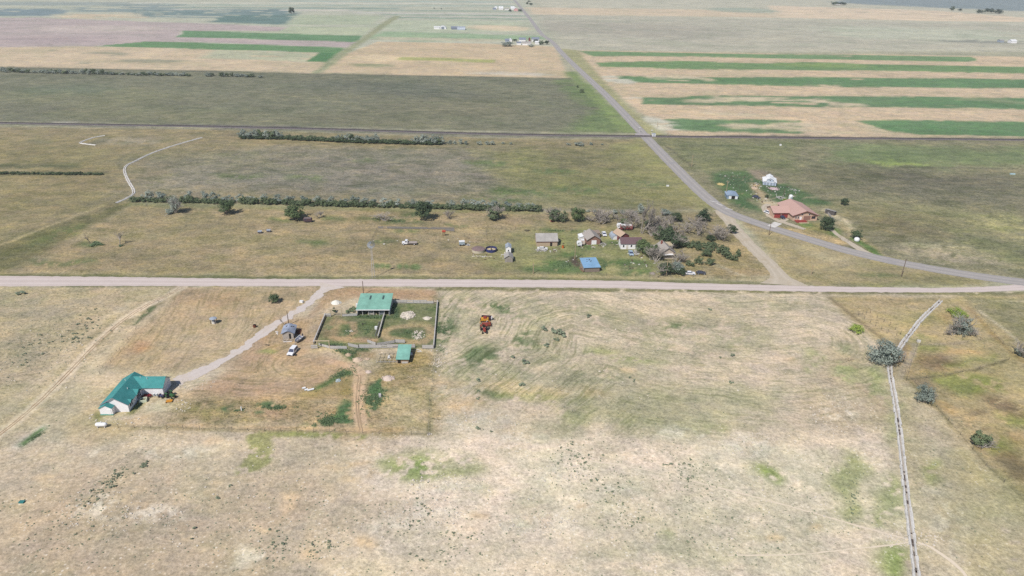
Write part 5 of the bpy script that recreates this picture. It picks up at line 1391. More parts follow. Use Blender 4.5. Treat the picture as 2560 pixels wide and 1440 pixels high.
for xc in (3.55, 8.35):
    for i in range(2):
        for j in range(3):
            y0 = 6.4 + j * .95; z_ = hf + (y0 + .7) * (hb + .08 - hf) / (D + 1.1)
            b = MB(); sl = (hb + .08 - hf) / (D + 1.1)
            x0 = xc + i * .36
            b.slab((x0, y0, z_ + .03), (x0 + .3, y0, z_ + .03), (x0 + .3, y0 + .8, z_ + .03 + .8 * sl), (x0, y0 + .8, z_ + .03 + .8 * sl), .06)
            b.make('skylight_pane', dark_glass, rf_)
b = MB(); b.box(.16, 4.2, 0, W - .16, 4.3, hb - .6); b.make('inner_partition', dark_inside, t)
for x_ in (.05, 1.95, 4.1, 6.0, 8.0, 9.9, 11.6):
    b = MB(); b.box(x_ - .09, -.05, 0, x_ + .09, .13, hf - .05); b.make('post', grey_wood, t)
for x0, x1, m_ in ((4.3, 5.9, grey_wood), (8.3, 9.6, galv)):
    b = MB()
    for z_ in (.3, .65, 1.0, 1.35): b.box(x0, .2, z_, x1, .26, z_ + .14)
    for x_ in (x0, x1): b.box(x_ - .05, .2, .05, x_ + .05, .28, 1.55)
    b.make('stall_gate', m_, t)
b = MB(); b.box(3.6, .6, .0, 7.0, 1.6, .5); b.make('feed_bunk', pale_wood, t)

# ------------------------------------------------------------------ small green shed with pen
o_ = P(*bb(1592, 1292))
t = thing('lean_to_shed', 'small shed with slanting sea-green roof beside the skeleton pen', 'shed', (o_.x, o_.y, 0), R2(2))
b = MB(); b.prism([(0, 0), (7.2, 0), (7.2, 2.5), (0, 1.75)], 'x', .1, 3.8); b.make('wall', material('shed_tan_boards', S(172, 146, 118), .95, .2, 2), t)
b = MB(); b.slab((-.25, -.5, 1.80), (4.15, -.5, 1.75), (4.15, 7.5, 2.72), (-.25, 7.5, 2.77), .09); b.make('roof', sea_roof_small, t)
door(t, 'y', 0, .35, 1.3, 1.6, -1, material('dark_opening', (.02, .018, .016), .9, .1, 1))
b = MB(); b.box(1.6, -.08, .05, 3.6, 0, .7); b.make('lower_board', grey_wood, t)
b = MB(); b.box(.0, -.05, 0, .12, .1, 1.8); b.make('post', grey_wood, t)
o_ = P(*bb(1240, 1285))
t = thing('skeleton_pen', 'open pen of pale bare timbers left of the small green-roofed shed', 'pen', (o_.x, o_.y, 0), R2(2))
for k in range(6):
    x_ = k * 1.42
    b = MB(); b.beam((x_, .1, 1.15), (x_ + .25, 4.9, 1.2), .1, .08); b.make('cross_rail', pale_wood, t)
    for y_ in (.1, 4.9):
        b = MB(); b.box(x_ - .05 + y_ * .05, y_ - .05, 0, x_ + .05 + y_ * .05, y_ + .05, 1.15); b.make('post', grey_wood, t)
for y_, z_ in ((.1, 1.25), (4.9, 1.26), (.1, .35), (2.4, 1.24)):
    b = MB(); b.beam((0, y_, z_), (7.35, y_ + .1, z_), .09, .09); b.make('rail', pale_wood if z_ > 1 else grey_wood, t)
o_ = P(*bb(1458, 1220))
t = thing('animal_hutch', 'small white arched hutch inside the skeleton pen', 'hutch', (o_.x, o_.y, 0), R2(5))
pr = [(.55 * math.cos(a), .85 * math.sin(a)) for a in [math.pi * k / 8 for k in range(9)]]
b = MB(); b.prism(pr, 'y', 0, 1.3); b.make('shell', white_metal, t)
b = MB(); b.prism([(-.2, 0), (.2, 0), (.2, .35), (0, .5), (-.2, .35)], 'y', -.02, 0); b.make('opening', MATS['dark_opening'], t)

# ------------------------------------------------------------------ tumbledown grey shed by the drive
o_ = P(704, 848); 
t = thing('old_shed', 'tumbledown board shed with bowed grey tin roof beside the drive', 'shed', (o_.x + .5, o_.y, 0), R2(8))
weather = material('bleached_boards', S(192, 182, 172), .95, .2, 3, stretch=(1, 1, 5))
b = MB()
b.prism([(0, 0), (3.6, 0), (3.6, 2.05), (1.9, 3.0), (0, 2.15)], 'y', 0, 5.2)
wl_ = b.make('wall', weather, t)
for k in range(9):
    b = MB(); x_ = .05 + k * .4
    if 5 <= k <= 6: continue
    z_ = 2.1 + .85 * (1 - abs(x_ + .17 - 1.8) / 1.8)
    b.box(x_, -.05, .05, x_ + .34, -.003, z_ - .15); b.make('board', weather, wl_)
door(t, 'y', 0, 2.15, 2.85, 2.1, -1, MATS['dark_opening'])
old_tin = ribbed('old_tin', S(158, 166, 184), 2.5, 'Y', .55, .22, .1)
NX, NY = 8, 10; vs = []; fs = []
for j in range(NY + 1):
    for i in range(NX + 1):
        fx_ = i / NX; y_ = -.45 + 6.0 * j / NY
        x_ = -.55 + 4.7 * fx_
        z_ = 3.16 - 1.05 * abs(fx_ - .5) ** 1.25 * 2.2 - .10 * math.sin(j * .9 + i) - .12 * math.sin(3.14 * j / NY)
        vs.append((x_, y_, z_ + .08))
m_ = NX + 1
top = len(vs); vs += [(a, c, z - .06) for a, c, z in vs]
for j in range(NY):
    for i in range(NX):
        if (i, j) in ((5, 6), (2, 7), (6, 7)): continue
        q = j * m_ + i
        fs.append((q, q + 1, q + m_ + 1, q + m_)); fs.append(tuple(top + z for z in (q + m_, q + m_ + 1, q + 1, q)))
b = MB(); b.add(vs, fs); b.make('roof', old_tin, t)
b = MB(); rs = random.Random(4)
for k in range(16):
    x_ = rs.uniform(.2, 3.4); y_ = rs.uniform(-1.7, -.15); a = rs.uniform(-.4, .4); L = rs.uniform(.6, 1.6)
    b = MB(); b.beam((x_ - L / 2, y_ - a * L / 2, .05 + .02 * k), (x_ + L / 2, y_ + a * L / 2, .12 + .02 * k), .16, .04); b.make('fallen_board', weather, t)
b = MB(); b.beam((.4, -1.95, .08), (3.3, -2.1, .1), .22, .07); b.make('fallen_beam', white_wall, t)

# ------------------------------------------------------------------ old farmyard buildings
def simple_house(name, label, cat, u, v, w, d, wall, rise, ridge, wm, rm, rot=3, group=None, over=.35, openings=(), chim=None):
    o_ = P(u, v)
    t = thing(name, label, cat, (o_.x, o_.y, 0), R2(rot), group)
    gable(t, 0, w, 0, d, wall, rise, ridge, wm, rm, over)
    for op in openings:
        if op[0] == 'w': window(t, 'y', 0, op[1], op[2], op[3], op[4], -1)
        elif op[0] == 'd': door(t, 'y', 0, op[1], op[2], op[3], -1, op[4])
        elif op[0] == 'wr': window(t, 'x', w, op[1], op[2], op[3], op[4], 1)
    if chim:
        b = MB(); b.box(chim[0], chim[1], wall, chim[0] + .6, chim[1] + .6, wall + rise + .9); b.make('chimney', material('brick_chimney', S(150, 92, 80), .9, .2, 3), t)
    return t
grey_tin = ribbed('weathered_grey_tin', S(172, 168, 164), 2, 'X', .6, .16)
t = simple_house('stone_barn', 'stone barn with weathered grey roof and maroon band above the wall', 'barn', 1341.5, 616, 9.6, 8.2, 2.5, 2.3, 'x', stone_wall, grey_tin, 4, openings=(('d', 6.2, 7.2, 1.9, MATS['dark_opening']),))
b = MB(); b.box(-.02, -.1, 1.95, 9.62, -.004, 2.62); b.make('maroon_band', maroon_wall, t)
brick = material('brown_brick', S(152, 116, 104), .95, .18, 2.5)
t = simple_house('brick_cottage', 'small brown brick cottage with grey roof and wide white double door', 'cottage', 1468, 612, 6.2, 8.2, 2.6, 1.9, 'y', brick, grey_shingle, 10, over=.5, openings=(('d', 2.0, 3.15, 2.1, white_wall), ('d', 3.2, 4.35, 2.1, white_wall)))
b = MB(); b.slab((-2.4, 5.0, 1.9), (.1, 5.0, 2.5), (.1, 9.2, 2.5), (-2.4, 9.2, 1.9), .1); b.box(-2.2, 5.2, 0, -.02, 9.0, 1.85); b.make('white_lean_to', white_metal, t)
b = MB(); b.slab((1.0, 8.4, 3.6), (4.0, 8.4, 3.6), (4.0, 12.0, 2.4), (1.0, 12.0, 2.4), .1); b.box(1.2, 8.6, 0, 3.8, 11.6, 2.35); b.make('white_annex', white_metal, t)
b = MB(); b.slab((4.3, 7.6, 2.4), (8.6, 7.6, 2.4), (8.6, 11.0, 2.9), (4.3, 11.0, 2.9), .1); b.box(4.5, 7.8, 0, 8.4, 10.8, 2.3); b.make('brown_annex', material('dull_brown_roof', S(150, 134, 122), .9, .15, 2), t)
maroon_roof = material('maroon_shingle', S(112, 90, 94), .95, .14, 2.5)
t = simple_house('white_farmhouse', 'long white farmhouse with maroon-grey roof in front of the tan-roofed shed', 'house', 1552, 623, 9.6, 6.0, 2.7, 1.9, 'x', white_wall, maroon_roof, 3, openings=(('w', .8, 1.5, 1.0, 2.1), ('d', 2.4, 3.3, 2.1, material('cream_door', S(214, 206, 196), .7)), ('w', 4.4, 5.1, 1.1, 2.1), ('w', 6.6, 7.2, 1.1, 2.0)))
tan_roof = material('tan_shingle', S(190, 166, 144), .95, .14, 2.5)
t = simple_house('tan_roof_shed', 'maroon shed with tan roof behind the long white farmhouse', 'shed', 1550, 604, 4.8, 6.4, 2.5, 1.5, 'y', maroon_wall, tan_roof, 24, openings=(('d', 1.4, 3.2, 2.0, maroon_wall),))
t = thing('quonset_shelter', 'small silver arched shelter left of the tan-roofed shed', 'shelter', P(1539, 599), R2(10))
pr = [(1.7 * math.cos(a), 2.2 * math.sin(a)) for a in [math.pi * k / 12 for k in range(13)]]
b = MB(); b.prism(pr, 'y', 0, 5.5); b.make('shell', galv, t)
b = MB(); b.prism([(p * .8, q * .8) for p, q in pr], 'y', -.03, -.002); b.make('end_panel', white_metal, t)
grey_stucco = material('grey_stucco', S(196, 182, 168), .95, .12, 1.5)
t = simple_house('gabled_house', 'tan-grey house with steep front gable half hidden by bare trees', 'house', 1650, 648, 6.6, 8.4, 3.0, 2.4, 'y', grey_stucco, grey_shingle, 8, over=.6, openings=(('w', 1.8, 4.6, 1.4, 2.2),), chim=(2.0, 6.0))
b = MB(); b.prism([(.7, 2.25), (5.7, 2.25), (5.5, 2.5), (.9, 2.5)], 'y', -1.1, -.02); b.make('porch_hood', white_wall, t)
gable(t, -3.2, 3.0, 3.4, 8.0, 2.8, 1.7, 'x', grey_stucco, grey_shingle, .4, names=('side_wing_wall', 'side_wing_roof'))
b = MB(); b.slab((3.6, 7.0, 3.4), (8.2, 7.0, 3.4), (8.2, 11.0, 3.7), (3.6, 11.0, 3.7), .12); b.box(3.8, 8.41, 0, 8.0, 10.8, 3.3); b.make('flat_annex', pale_wood, t)
blue_tin = ribbed('blue_tin', S(134, 172, 206), 2.2, 'X', .45, .12)
o_ = P(1462, 681)
t = thing('blue_roof_shed', 'board shed with slanting sky-blue tin roof near the gravel road', 'shed', (o_.x, o_.y, 0), R2(9))
b = MB(); b.prism([(0, 0), (7.4, 0), (7.4, 3.2), (0, 2.2)], 'x', .1, 6.4); b.make('wall', material('brown_grey_boards', S(142, 128, 118), .95, .2, 3), t)
b = MB(); b.slab((-.7, -.4, 2.30), (6.8, -.4, 2.22), (6.7, 7.9, 3.3), (-.6, 7.9, 3.36), .1); b.make('roof', blue_tin, t)
rs = random.Random(8)
for k in range(4):
    b = MB(); b.box(-.62, .5 + k * 1.8, 0, -.5, .62 + k * 1.8, 2.3 + k * .23); b.make('post', grey_wood, t)
for k in range(14):
    b = MB(); b.rock(rs.uniform(-1.3, -.3), rs.uniform(.2, 4.5), rs.uniform(.1, .7), rs.uniform(.22, .45), rs); b.make('rubble', material('brown_rubble', S(150, 118, 104), .95, .3, 2), t)
for k in range(6):
    b = MB(); y0 = 2.6 + rs.uniform(0, 2.6); x0 = rs.uniform(1.6, 3.6); z_ = 2.30 + (y0 + .4) * .13
    b.slab((x0, y0 + 1.5, z_ + .25), (x0 + .5, y0 + 1.5, z_ + .25), (x0 + .5, y0 + 1.75, z_ + .29), (x0, y0 + 1.75, z_ + .29), .04); b.make('roof_hole_edge', dark_inside, t)
# round tanks
def round_tank(label, u, v, r, h, side, top, open_):
    t = thing('stock_tank', label, 'tank', P(u, v))
    b = MB(); n = 28
    if open_:
        b.lathe([(r, 0), (r, h), (r - .12, h), (r - .12, .35)], n)
        b.make('rim_wall', side, t); b = MB(); b.lathe([(r - .13, .3), (r - .13, .36)], n); b.make('floor', top, t)
        b = MB(); b.tube((0, 0, .36), (0, 0, 2.1), .3, .18, 10); b.make('centre_post', material('dark_iron', S(90, 80, 84), .7), t)
    else:
        b.lathe([(r, 0), (r, h)], n); b.make('side_wall', side, t)
        b = MB(); b.lathe([(r + .05, h), (r * .95, h + .12), (.3, h + .42)], n); b.make('cover', top, t)
    return t
round_tank('low round cream tank with mauve-brown cover', 1196, 628, 3.0, 1.2, material('cream_concrete', S(200, 190, 168), .9), material('mauve_cover', S(138, 118, 116), .9, .18, 1), False)
round_tank('round navy-blue open tank with pale floor', 1228, 627, 2.55, 1.35, material('navy_steel', S(54, 60, 110), .5), material('pale_tank_floor', S(214, 196, 160), .9), True)
t = simple_house('privy_shed', 'narrow white-fronted shed behind the small grey plank shed', 'shed', 1264.5, 635, 2.3, 4.2, 3.0, .7, 'y', white_wall, galv, 2, over=.2, openings=(('w', .9, 1.4, 1.4, 2.1),))
plank = material('grey_plank', S(164, 156, 148), .95, .2, 3, stretch=(1, 1, 5))
t = simple_house('plank_shed', 'small grey plank shed with pale gable roof and double plank doors', 'shed', 1262, 656, 3.4, 4.2, 2.2, 1.1, 'y', plank, grey_tin, 3, over=.35)
for k in range(6):
    b = MB(); b.box(.75 + k * .32, -.06, .05, 1.03 + k * .32, -.003, 1.95); b.make('plank', plank, t)

# ------------------------------------------------------------------ salmon-roofed house and outbuildings
salmon = material('salmon_shingle', S(196, 162, 152), .95, .12, 2.2)
pinkwall = material('pink_stucco', S(212, 180, 158), .95, .1, 1.5)
redpaint = material('red_doors', S(158, 72, 68), .7, .15, 1)
redtrim = material('dark_red_trim', S(112, 50, 46), .8, .1, 1)
o_ = P(1981, 552)
t = thing('salmon_house', 'large house with broad salmon roof, pink walls and red garage doors', 'house', (o_.x, o_.y, 0), R2(4))
gable(t, 0, 12.8, 0, 19.0, 3.0, 2.2, 'y', pinkwall, salmon, .7)
gable(t, -8.4, .3, 4.4, 13.6, 2.9, 2.0, 'x', pinkwall, salmon, .5, names=('garage_wall', 'garage_roof'))
b = MB()
for x0, x1 in ((-.7, 6.4), (13.5, 6.4)): b.beam((x0, -.74, 2.78), (x1, -.74, 5.28), .06, .26)
b.make('red_fascia', redtrim, t)
b = MB(); b.box(-8.9, 3.84, 2.62, .3, 3.9, 2.84); b.make('garage_fascia', redtrim, t)
for x0 in (-8.0, -4.1): door(t, 'y', 4.4, x0, x0 + 3.3, 2.3, -1, redpaint, 'garage_door')
for x0, x1, z0, z1 in ((1.2, 1.8, 1.2, 2.2), (2.4, 3.0, 1.2, 2.4), (4.2, 4.9, 3.0, 3.7), (8.0, 8.7, 3.0, 3.7)): window(t, 'y', 0, x0, x1, z0, z1, -1)
window(t, 'y', 0, 9.8, 11.8, 1.1, 2.4, -1, redpaint)
door(t, 'y', 0, 3.6, 4.6, 2.2, -1, white_wall); b = MB(); b.box(5.6, -.08, .5, 9.2, -.003, 2.6); b.make('brick_panel', brick, t)
b = MB(); b.box(1.0, -3.0, .0, 6.4, -.05, .5); dk = b.make('deck', redpaint, t)
for k in range(10):
    b = MB(); b.box(1.0 + k * .59, -3.0, .5, 1.08 + k * .59, -2.92, 1.3); b.make('baluster', redpaint, dk)
b = MB(); b.box(.95, -3.04, 1.3, 6.45, -2.9, 1.4); b.make('handrail', redpaint, dk)
b = MB(); b.box(2.0, -4.0, .0, 7.0, -3.05, .2); b.make('step', pale_wood, dk)
o_ = P(1907, 462)
t = thing('monitor_barn', 'white monitor-roofed barn with raised centre aisle on the far farm', 'barn', (o_.x, o_.y, 0), R2(-16)); t.scale = (.86, .86, .8)
wb = material('pale_blue_grey_wall', S(190, 202, 220), .8, .08, 1)
b = MB(); b.prism([(0, 0), (8.6, 0), (8.6, 2.5), (6.3, 3.3), (2.3, 3.3), (0, 2.5)], 'y', 0, 11); b.make('wall', wb, t)
b = MB(); b.prism([(2.3, 3.2), (6.3, 3.2), (6.3, 4.3), (4.3, 5.3), (2.3, 4.3)], 'y', .0, 11); b.make('clerestory', wb, t)
wr = ribbed('white_tin', S(244, 244, 246), 2, 'Y', .5)
for a, za, c, zc_ in ((-.4, 2.42, 2.28, 3.38), (9.0, 2.42, 6.32, 3.38), (1.95, 4.18, 4.3, 5.42), (6.65, 4.18, 4.3, 5.42)):
    b = MB(); b.slab((a, -.4, za + .1), (c, -.4, zc_ + .1), (c, 11.4, zc_ + .1), (a, 11.4, za + .1), .1); b.make('roof_slope', wr, t)
for x0 in (.8, 2.6, 4.9, 6.8): door(t, 'y', 0, x0, x0 + 1.1, 2.1, -1, material('slate_door', S(150, 160, 176), .8), 'stall_door')
b = MB(); b.box(-.05, -.1, 2.35, 8.65, -.004, 2.65); b.make('front_band', white_wall, t)
window(t, 'y', 0, 3.9, 4.7, 3.6, 4.4, -1)
t = thing('metal_shop', 'blue-grey metal shed with arched roof and two white doors', 'shed', P(1817, 497), R2(-4))
pr = [(3.0 + 3.3 * math.cos(a), 1.9 + .95 * math.sin(a)) for a in [math.pi * k / 10 for k in range(11)]]
b = MB(); b.box(0, 0, 0, 6.0, 6.4, 1.92); b.make('wall', material('blue_grey_sheet', S(138, 158, 182), .6), t)
b = MB(); b.prism(pr, 'y', -.25, 6.7); b.make('roof', ribbed('blue_grey_roof', S(150, 168, 190), 2.5, 'Y', .5, .12), t)
for x0 in (1.0, 4.4): door(t, 'y', 0, x0, x0 + 1.4, 1.85, -1, white_metal)
door(t, 'y', 0, 2.42, 4.38, 1.8, -1, MATS['dark_opening'], 'doorway')

# ------------------------------------------------------------------ distant farms
def far_house(label, u, v, wpx, d, wall, rise, ridge, wm, rm, rot=3, name='farm_building', cat='farm building'):
    s = metres_per_pixel(u, v)
    return simple_house(name, label, cat, u, v, wpx * s, d, wall, rise, ridge, wm, rm, rot)
pinkb = material('faded_pink_boards', S(226, 176, 172), .9)
slate = material('slate_roof', S(132, 140, 156), .8); whiter = ribbed('far_white_roof', S(240, 240, 242), 1, 'X', .5)
FB = [('far long white shed at the farm by the highway', 1306, 113, 22, 10, 3.0, 2.0, 'x', white_wall, grey_tin), ('far low white shed left of the long one', 1292, 112, 11, 8, 2.6, 1.6, 'x', white_wall, slate), ('far slate-roofed house behind the long white shed', 1298, 104, 16, 10, 3, 2.5, 'x', white_wall, slate),
      ('far white shed at the right of the highway farm', 1330, 104, 18, 10, 3.5, 2.5, 'x', white_wall, slate), ('far blue-grey shed at the left of the highway farm', 1263, 106, 10, 10, 3, 2, 'x', galv, slate), ('far pale shed beside the blue-grey one', 1274, 104, 6, 8, 3, 1.5, 'y', white_wall, whiter), ('far small maroon shed at the highway farm', 1322, 103, 4, 6, 3.5, 2, 'y', maroon_wall, maroon_wall), ('far small white shed in front of the dark trees', 1338, 111, 10, 8, 3, 1.5, 'x', white_wall, whiter),
      ('far pink barn with white roof near the top of the road', 1285, 28, 10, 16, 5, 3, 'y', pinkb, whiter), ('far white roofed shed left of the pink barn', 1277, 24, 9, 14, 4, 3, 'x', white_wall, whiter), ('far white house left of the far trees', 1247, 24, 11, 12, 4, 3, 'x', white_wall, whiter), ('far dark-roofed shed at the left of the top farm', 1232, 25, 8, 10, 3, 2, 'x', galv, slate), ('far tiny white shed left of the white house', 1237, 22, 6, 9, 3, 2, 'x', white_wall, whiter), ('far pale shed between house and pink barn', 1262, 25, 10, 8, 2.5, 1.5, 'x', white_wall, grey_tin),
      ('far white box shed at the left of the lone farm', 1085, 73, 14, 10, 3.5, 1, 'x', white_wall, whiter), ('far dark lean-to beside the silver hall', 1128, 74, 20, 14, 3, 2, 'x', slate, slate), ('far white house on the right edge', 2528, 108, 14, 10, 3.5, 2, 'x', white_wall, whiter), ('far grey shed left of the right-edge house', 2500, 106, 10, 8, 3, 1.5, 'x', galv, grey_tin), ('far shed on the right horizon farm', 2092, 12, 12, 14, 5, 3, 'x', white_wall, slate)]
for f_ in FB: far_house(*f_)
def far_hall(label, u, v, wpx, r, mat):
    s = metres_per_pixel(u, v); t = thing('arched_hall', label, 'hall', P(u, v), R2(3))
    pr = [(r + r * math.cos(a), r * .8 * math.sin(a)) for a in [math.pi * k / 12 for k in range(13)]]
    b = MB(); b.prism(pr, 'x', 0, wpx * s) if mat is galv else b.prism(pr, 'y', 0, 14); b.make('shell', mat, t)
    b = MB()
    if mat is galv: b.box(wpx * s + .003, r * .6, 0, wpx * s + .1, r * 1.4, 4)
    else: b.box(r * .6, -.1, 0, r * 1.4, -.003, 4)
    b.make('end_door', slate, t)
far_hall('far silver arched hall on the lone farm', 1143, 75, 20, 7.0, galv)
far_hall('far white arched hall on the lone farm', 1098, 73, 12, 6.5, white_metal)
# ------------------------------------------------------------------ corral fences
plank_dark = MB().box(-.5, -.02, -.08, .5, .02, .08).mesh('plank', material('old_dark_planks', S(138, 134, 132), .95, .2, 3))
plank_mesh = MB().box(-.5, -.02, -.08, .5, .02, .08).mesh('plank', grey_wood)
post_mesh = MB().tube((0, 0, 0), (0, 0, 1), .085, .075, 7).mesh('post', material('fence_post_wood', S(132, 122, 114), .95, .25, 2))
post_dark = MB().tube((0, 0, 0), (0, 0, 1), .06, .05, 6).mesh('post', material('creosote_post', S(112, 104, 96), .95, .25, 2))
cap_mesh = MB().box(-.5, -.17, -.025, .5, .17, .025).mesh('added_cap_board', grey_wood)
def board_fence(label, p0, p1, h=1.6, bay=2.4, rows=6, lean=0.0, px=True, name='board_fence', rail_only=False, seed=1, cap=False, pm=None):
    a = P(*p0) if px else Vector(p0); b_ = P(*p1) if px else Vector(p1)
    L = (b_ - a).length; n = max(1, round(L / bay)); ang = math.atan2((b_ - a).y, (b_ - a).x)
    t = thing(name, label, 'fence', a, ang); rs = random.Random(seed)
    for k in range(n + 1):
        part('post', post_mesh, t, (L * k / n, 0, 0), scale=(1, 1, h * rs.uniform(.98, 1.12)))
    for k in range(n):
        for r in range(rows):
            z_ = h * (.12 + .84 * (r + .5) / rows)
            if rs.random() < .06 and not rail_only: continue
            o = part('plank', pm or plank_mesh, t, (L * (k + .5) / n, -.11 - lean * z_, z_), scale=(L / n * 1.02, 1, .55 if rail_only else h * .84 / rows / .16 * .88))
            o.rotation_euler = (lean * .5, rs.uniform(-.02, .02), 0)
    if cap:  # pale caps added so fences seen from their shaded side read light
        for k in range(n):
            part('added_cap_board', cap_mesh, t, (L * (k + .5) / n, -.05, h + .04), scale=(L / n * .99, 1, 1))
    return t
B = bb
board_fence('grey board fence along the upper right of the corral, right of the barn', B(1535, 262), B(2220, 268), seed=1)
board_fence('low rail fence at the corral\'s upper right corner', B(2222, 262), B(2292, 245), rows=2, h=1.3, rail_only=True, seed=2)
board_fence('long grey board fence down the right side of the corral', B(2292, 248), B(2226, 1036), h=1.0, seed=3, bay=2.8, cap=True)
board_fence('separate grey board panel at the corral\'s lower right corner', B(2030, 1040), B(2222, 1042), seed=4, bay=2.4)
board_fence('long grey board fence along the bottom of the corral above the small green shed', B(945, 1032), B(1905, 1026), seed=5, bay=1.95)
board_fence('grey board panel between the timber gateway and the chute', B(448, 1042), B(738, 1046), seed=6, h=1.3)
board_fence('short grey board panel at the corral\'s lower left corner', B(124, 1036), B(236, 1038), seed=7, h=1.5)
board_fence('grey board fence down the left side of the corral', B(372, 470), B(168, 965), seed=8, h=1.0, cap=True)
board_fence('short grey panel left of the upper timber gateway', B(374, 492), B(465, 492), seed=9, h=1.5)
board_fence('grey board fence between the upper gateway and the barn', B(660, 490), B(912, 478), seed=10, h=1.2)
board_fence('board fence dividing the corral below the barn', B(1378, 478), B(1272, 862), seed=11, h=1.0, cap=True)
board_fence('leaning loose boards beside the corral divider', B(1310, 600), B(1236, 850), seed=12, h=.9, rows=3, lean=.35)
board_fence('short slanting panel inside the lower corral', B(1092, 935), B(1235, 985), seed=13, h=1.3)
board_fence('slanting inner alley fence in the lower corral', B(1252, 995), B(1555, 945), seed=14, h=1.3)
board_fence('inner panel at the right end of the alley fence', B(1558, 938), B(1732, 945), seed=15, h=1.5)
board_fence('steep loading chute side at the bottom of the corral', B(768, 1000), B(940, 1036), seed=16, h=1.6, lean=.2)
board_fence('swung-open low gate inside the lower timber gateway', B(258, 985), B(436, 1035), seed=17, h=1.1, rows=4)
board_fence('weathered board fence along the back of the old farmyard', (946, 571), (1135, 574), seed=18, h=1.2, rows=3, bay=2.2, pm=plank_dark)
board_fence('grey board panel below the back farmyard fence', (1113, 577), (1136, 579), seed=19, h=1.3, pm=plank_dark)
def gateway(label, p0, p1, h, over):
    a = P(*p0); b_ = P(*p1); L = (b_ - a).length
    t = thing('timber_gateway', label, 'gateway', a, math.atan2((b_ - a).y, (b_ - a).x))
    for x_ in (0, L):
        b = MB(); b.box(x_ - .11, -.11, 0, x_ + .11, .11, h); b.make('post', pale_wood, t)
    b = MB(); b.box(-over, -.13, h, L + over * .3, .13, h + .28); b.make('crossbeam', pale_wood, t)
gateway('tall pale timber gateway at the corral\'s lower left corner', B(232, 1038), B(440, 1040), 2.9, .7)
gateway('tall pale timber gateway at the corral\'s upper left', B(461, 492), B(650, 492), 2.9, .9)

# ------------------------------------------------------------------ wire fences as rows of posts with strands
wire_mat = material('fence_wire', S(150, 146, 140), .6)
def wire_fence(label, pts, spacing=6.0, h=1.2, dark=True, wires=2, name='wire_fence', jitter=.15):
    W = PL(pts); t = thing(name, label, 'fence', W[0]); o0 = W[0]
    c = resample(W, spacing); rs = random.Random(len(label))
    for p in c:
        o = part('post', post_dark if dark else post_mesh, t, (p.x - o0.x, p.y - o0.y, 0), scale=(1, 1, h * rs.uniform(.85, 1.15)))
        o.rotation_euler = (rs.gauss(0, jitter * .4), rs.gauss(0, jitter * .4), 0)
    for w_ in range(wires):
        b = MB(); z_ = h * (.45 + .42 * w_)
        for p, q in zip(c, c[1:]): b.beam((p.x - o0.x, p.y - o0.y, z_), (q.x - o0.x, q.y - o0.y, z_), .02, .02)
        b.make('wire', wire_mat, t)
    return t
wire_fence('wire fence along the bottom of the rough meadow', [(255, 1068), (620, 1077), (900, 1083), (1070, 1088)], 4.5)
wire_fence('wire fence from the corner post up past the corral', [(1071, 1088), (1074, 1000), (1093, 885)], 5)
wire_fence('short wire fence between the corral and the gravel road', [(1096, 752), (1099, 722)], 4)
wire_fence('wire fence with leaning posts beside the hay meadow track', [(250, 935), (290, 890), (335, 830), (375, 770), (425, 735)], 7, jitter=.3)
wire_fence('post row across the back of the old farmyard, right half', [(1136, 571), (1230, 572), (1300, 575)], 2.2, 1.5)
wire_fence('post row behind the stone barn', [(1312, 578), (1345, 576), (1400, 577), (1440, 578)], 2.4, 1.2)
wire_fence('post row down the left of the old farmyard', [(944, 571), (936, 588), (928, 606)], 2.2, 1.3)
wire_fence('wire fence across the middle of the old farmyard', [(926, 607), (1010, 607), (1120, 608), (1225, 607)], 3.2, 1.0, dark=False)
wire_fence('wire fence near the small grey plank shed', [(1228, 604), (1275, 607), (1300, 600)], 3.2, 1.5)
wire_fence('short post row above the round navy tank', [(1215, 575), (1217, 598)], 3.0, 1.8)
wire_fence('long wire fence behind the dead grove', [(1490, 539), (1600, 540), (1700, 541), (1790, 541)], 5, 1.2)
wire_fence('wire fence along the old farmyard\'s roadside', [(900, 684), (1200, 685), (1450, 687), (1750, 694), (1915, 700)], 6, 1.1)
wire_fence('roadside wire fence below the asphalt road', [(1975, 567), (2010, 575), (2060, 590), (2120, 604)], 3.4, 1.0)
wire_fence('wire fence along the golden meadow\'s edge', [(2262, 930), (2330, 1006), (2400, 1087), (2470, 1172), (2560, 1252)], 6, 1.2)
wire_fence('wire fence crossing the golden meadow from the corner post', [(2265, 952), (2360, 940), (2440, 924), (2522, 900)], 7, 1.2)
wire_fence('wire fence right of the half-dead silver tree', [(2438, 770), (2480, 830), (2530, 886)], 6, 1.2)
wire_fence('wire fence between ditch and golden meadow', [(2300, 862), (2350, 867), (2400, 860), (2450, 850)], 5, 1.3)
wire_fence('short fence between ditch and meadow corner', [(2297, 855), (2278, 905), (2266, 950)], 4.0, 1.4)
wire_fence('broken post fence running to the ditch', [(2145, 790), (2166, 801), (2182, 812), (2210, 830), (2242, 840), (2262, 846)], 2.6, 1.8, wires=1)
wire_fence('second row of the broken post fence, upper side', [(2156, 786), (2175, 783)], 2.4, 1.9, wires=1); wire_fence('third row of the broken post fence, right side', [(2192, 796), (2210, 806), (2228, 818), (2252, 838), (2270, 848), (2290, 854)], 3.0, 1.8, wires=1)
wire_fence('long boundary fence along the dark pasture\'s upper edge', [(-60, 167), (400, 175), (820, 184), (1424, 197)], 14, 1.3)

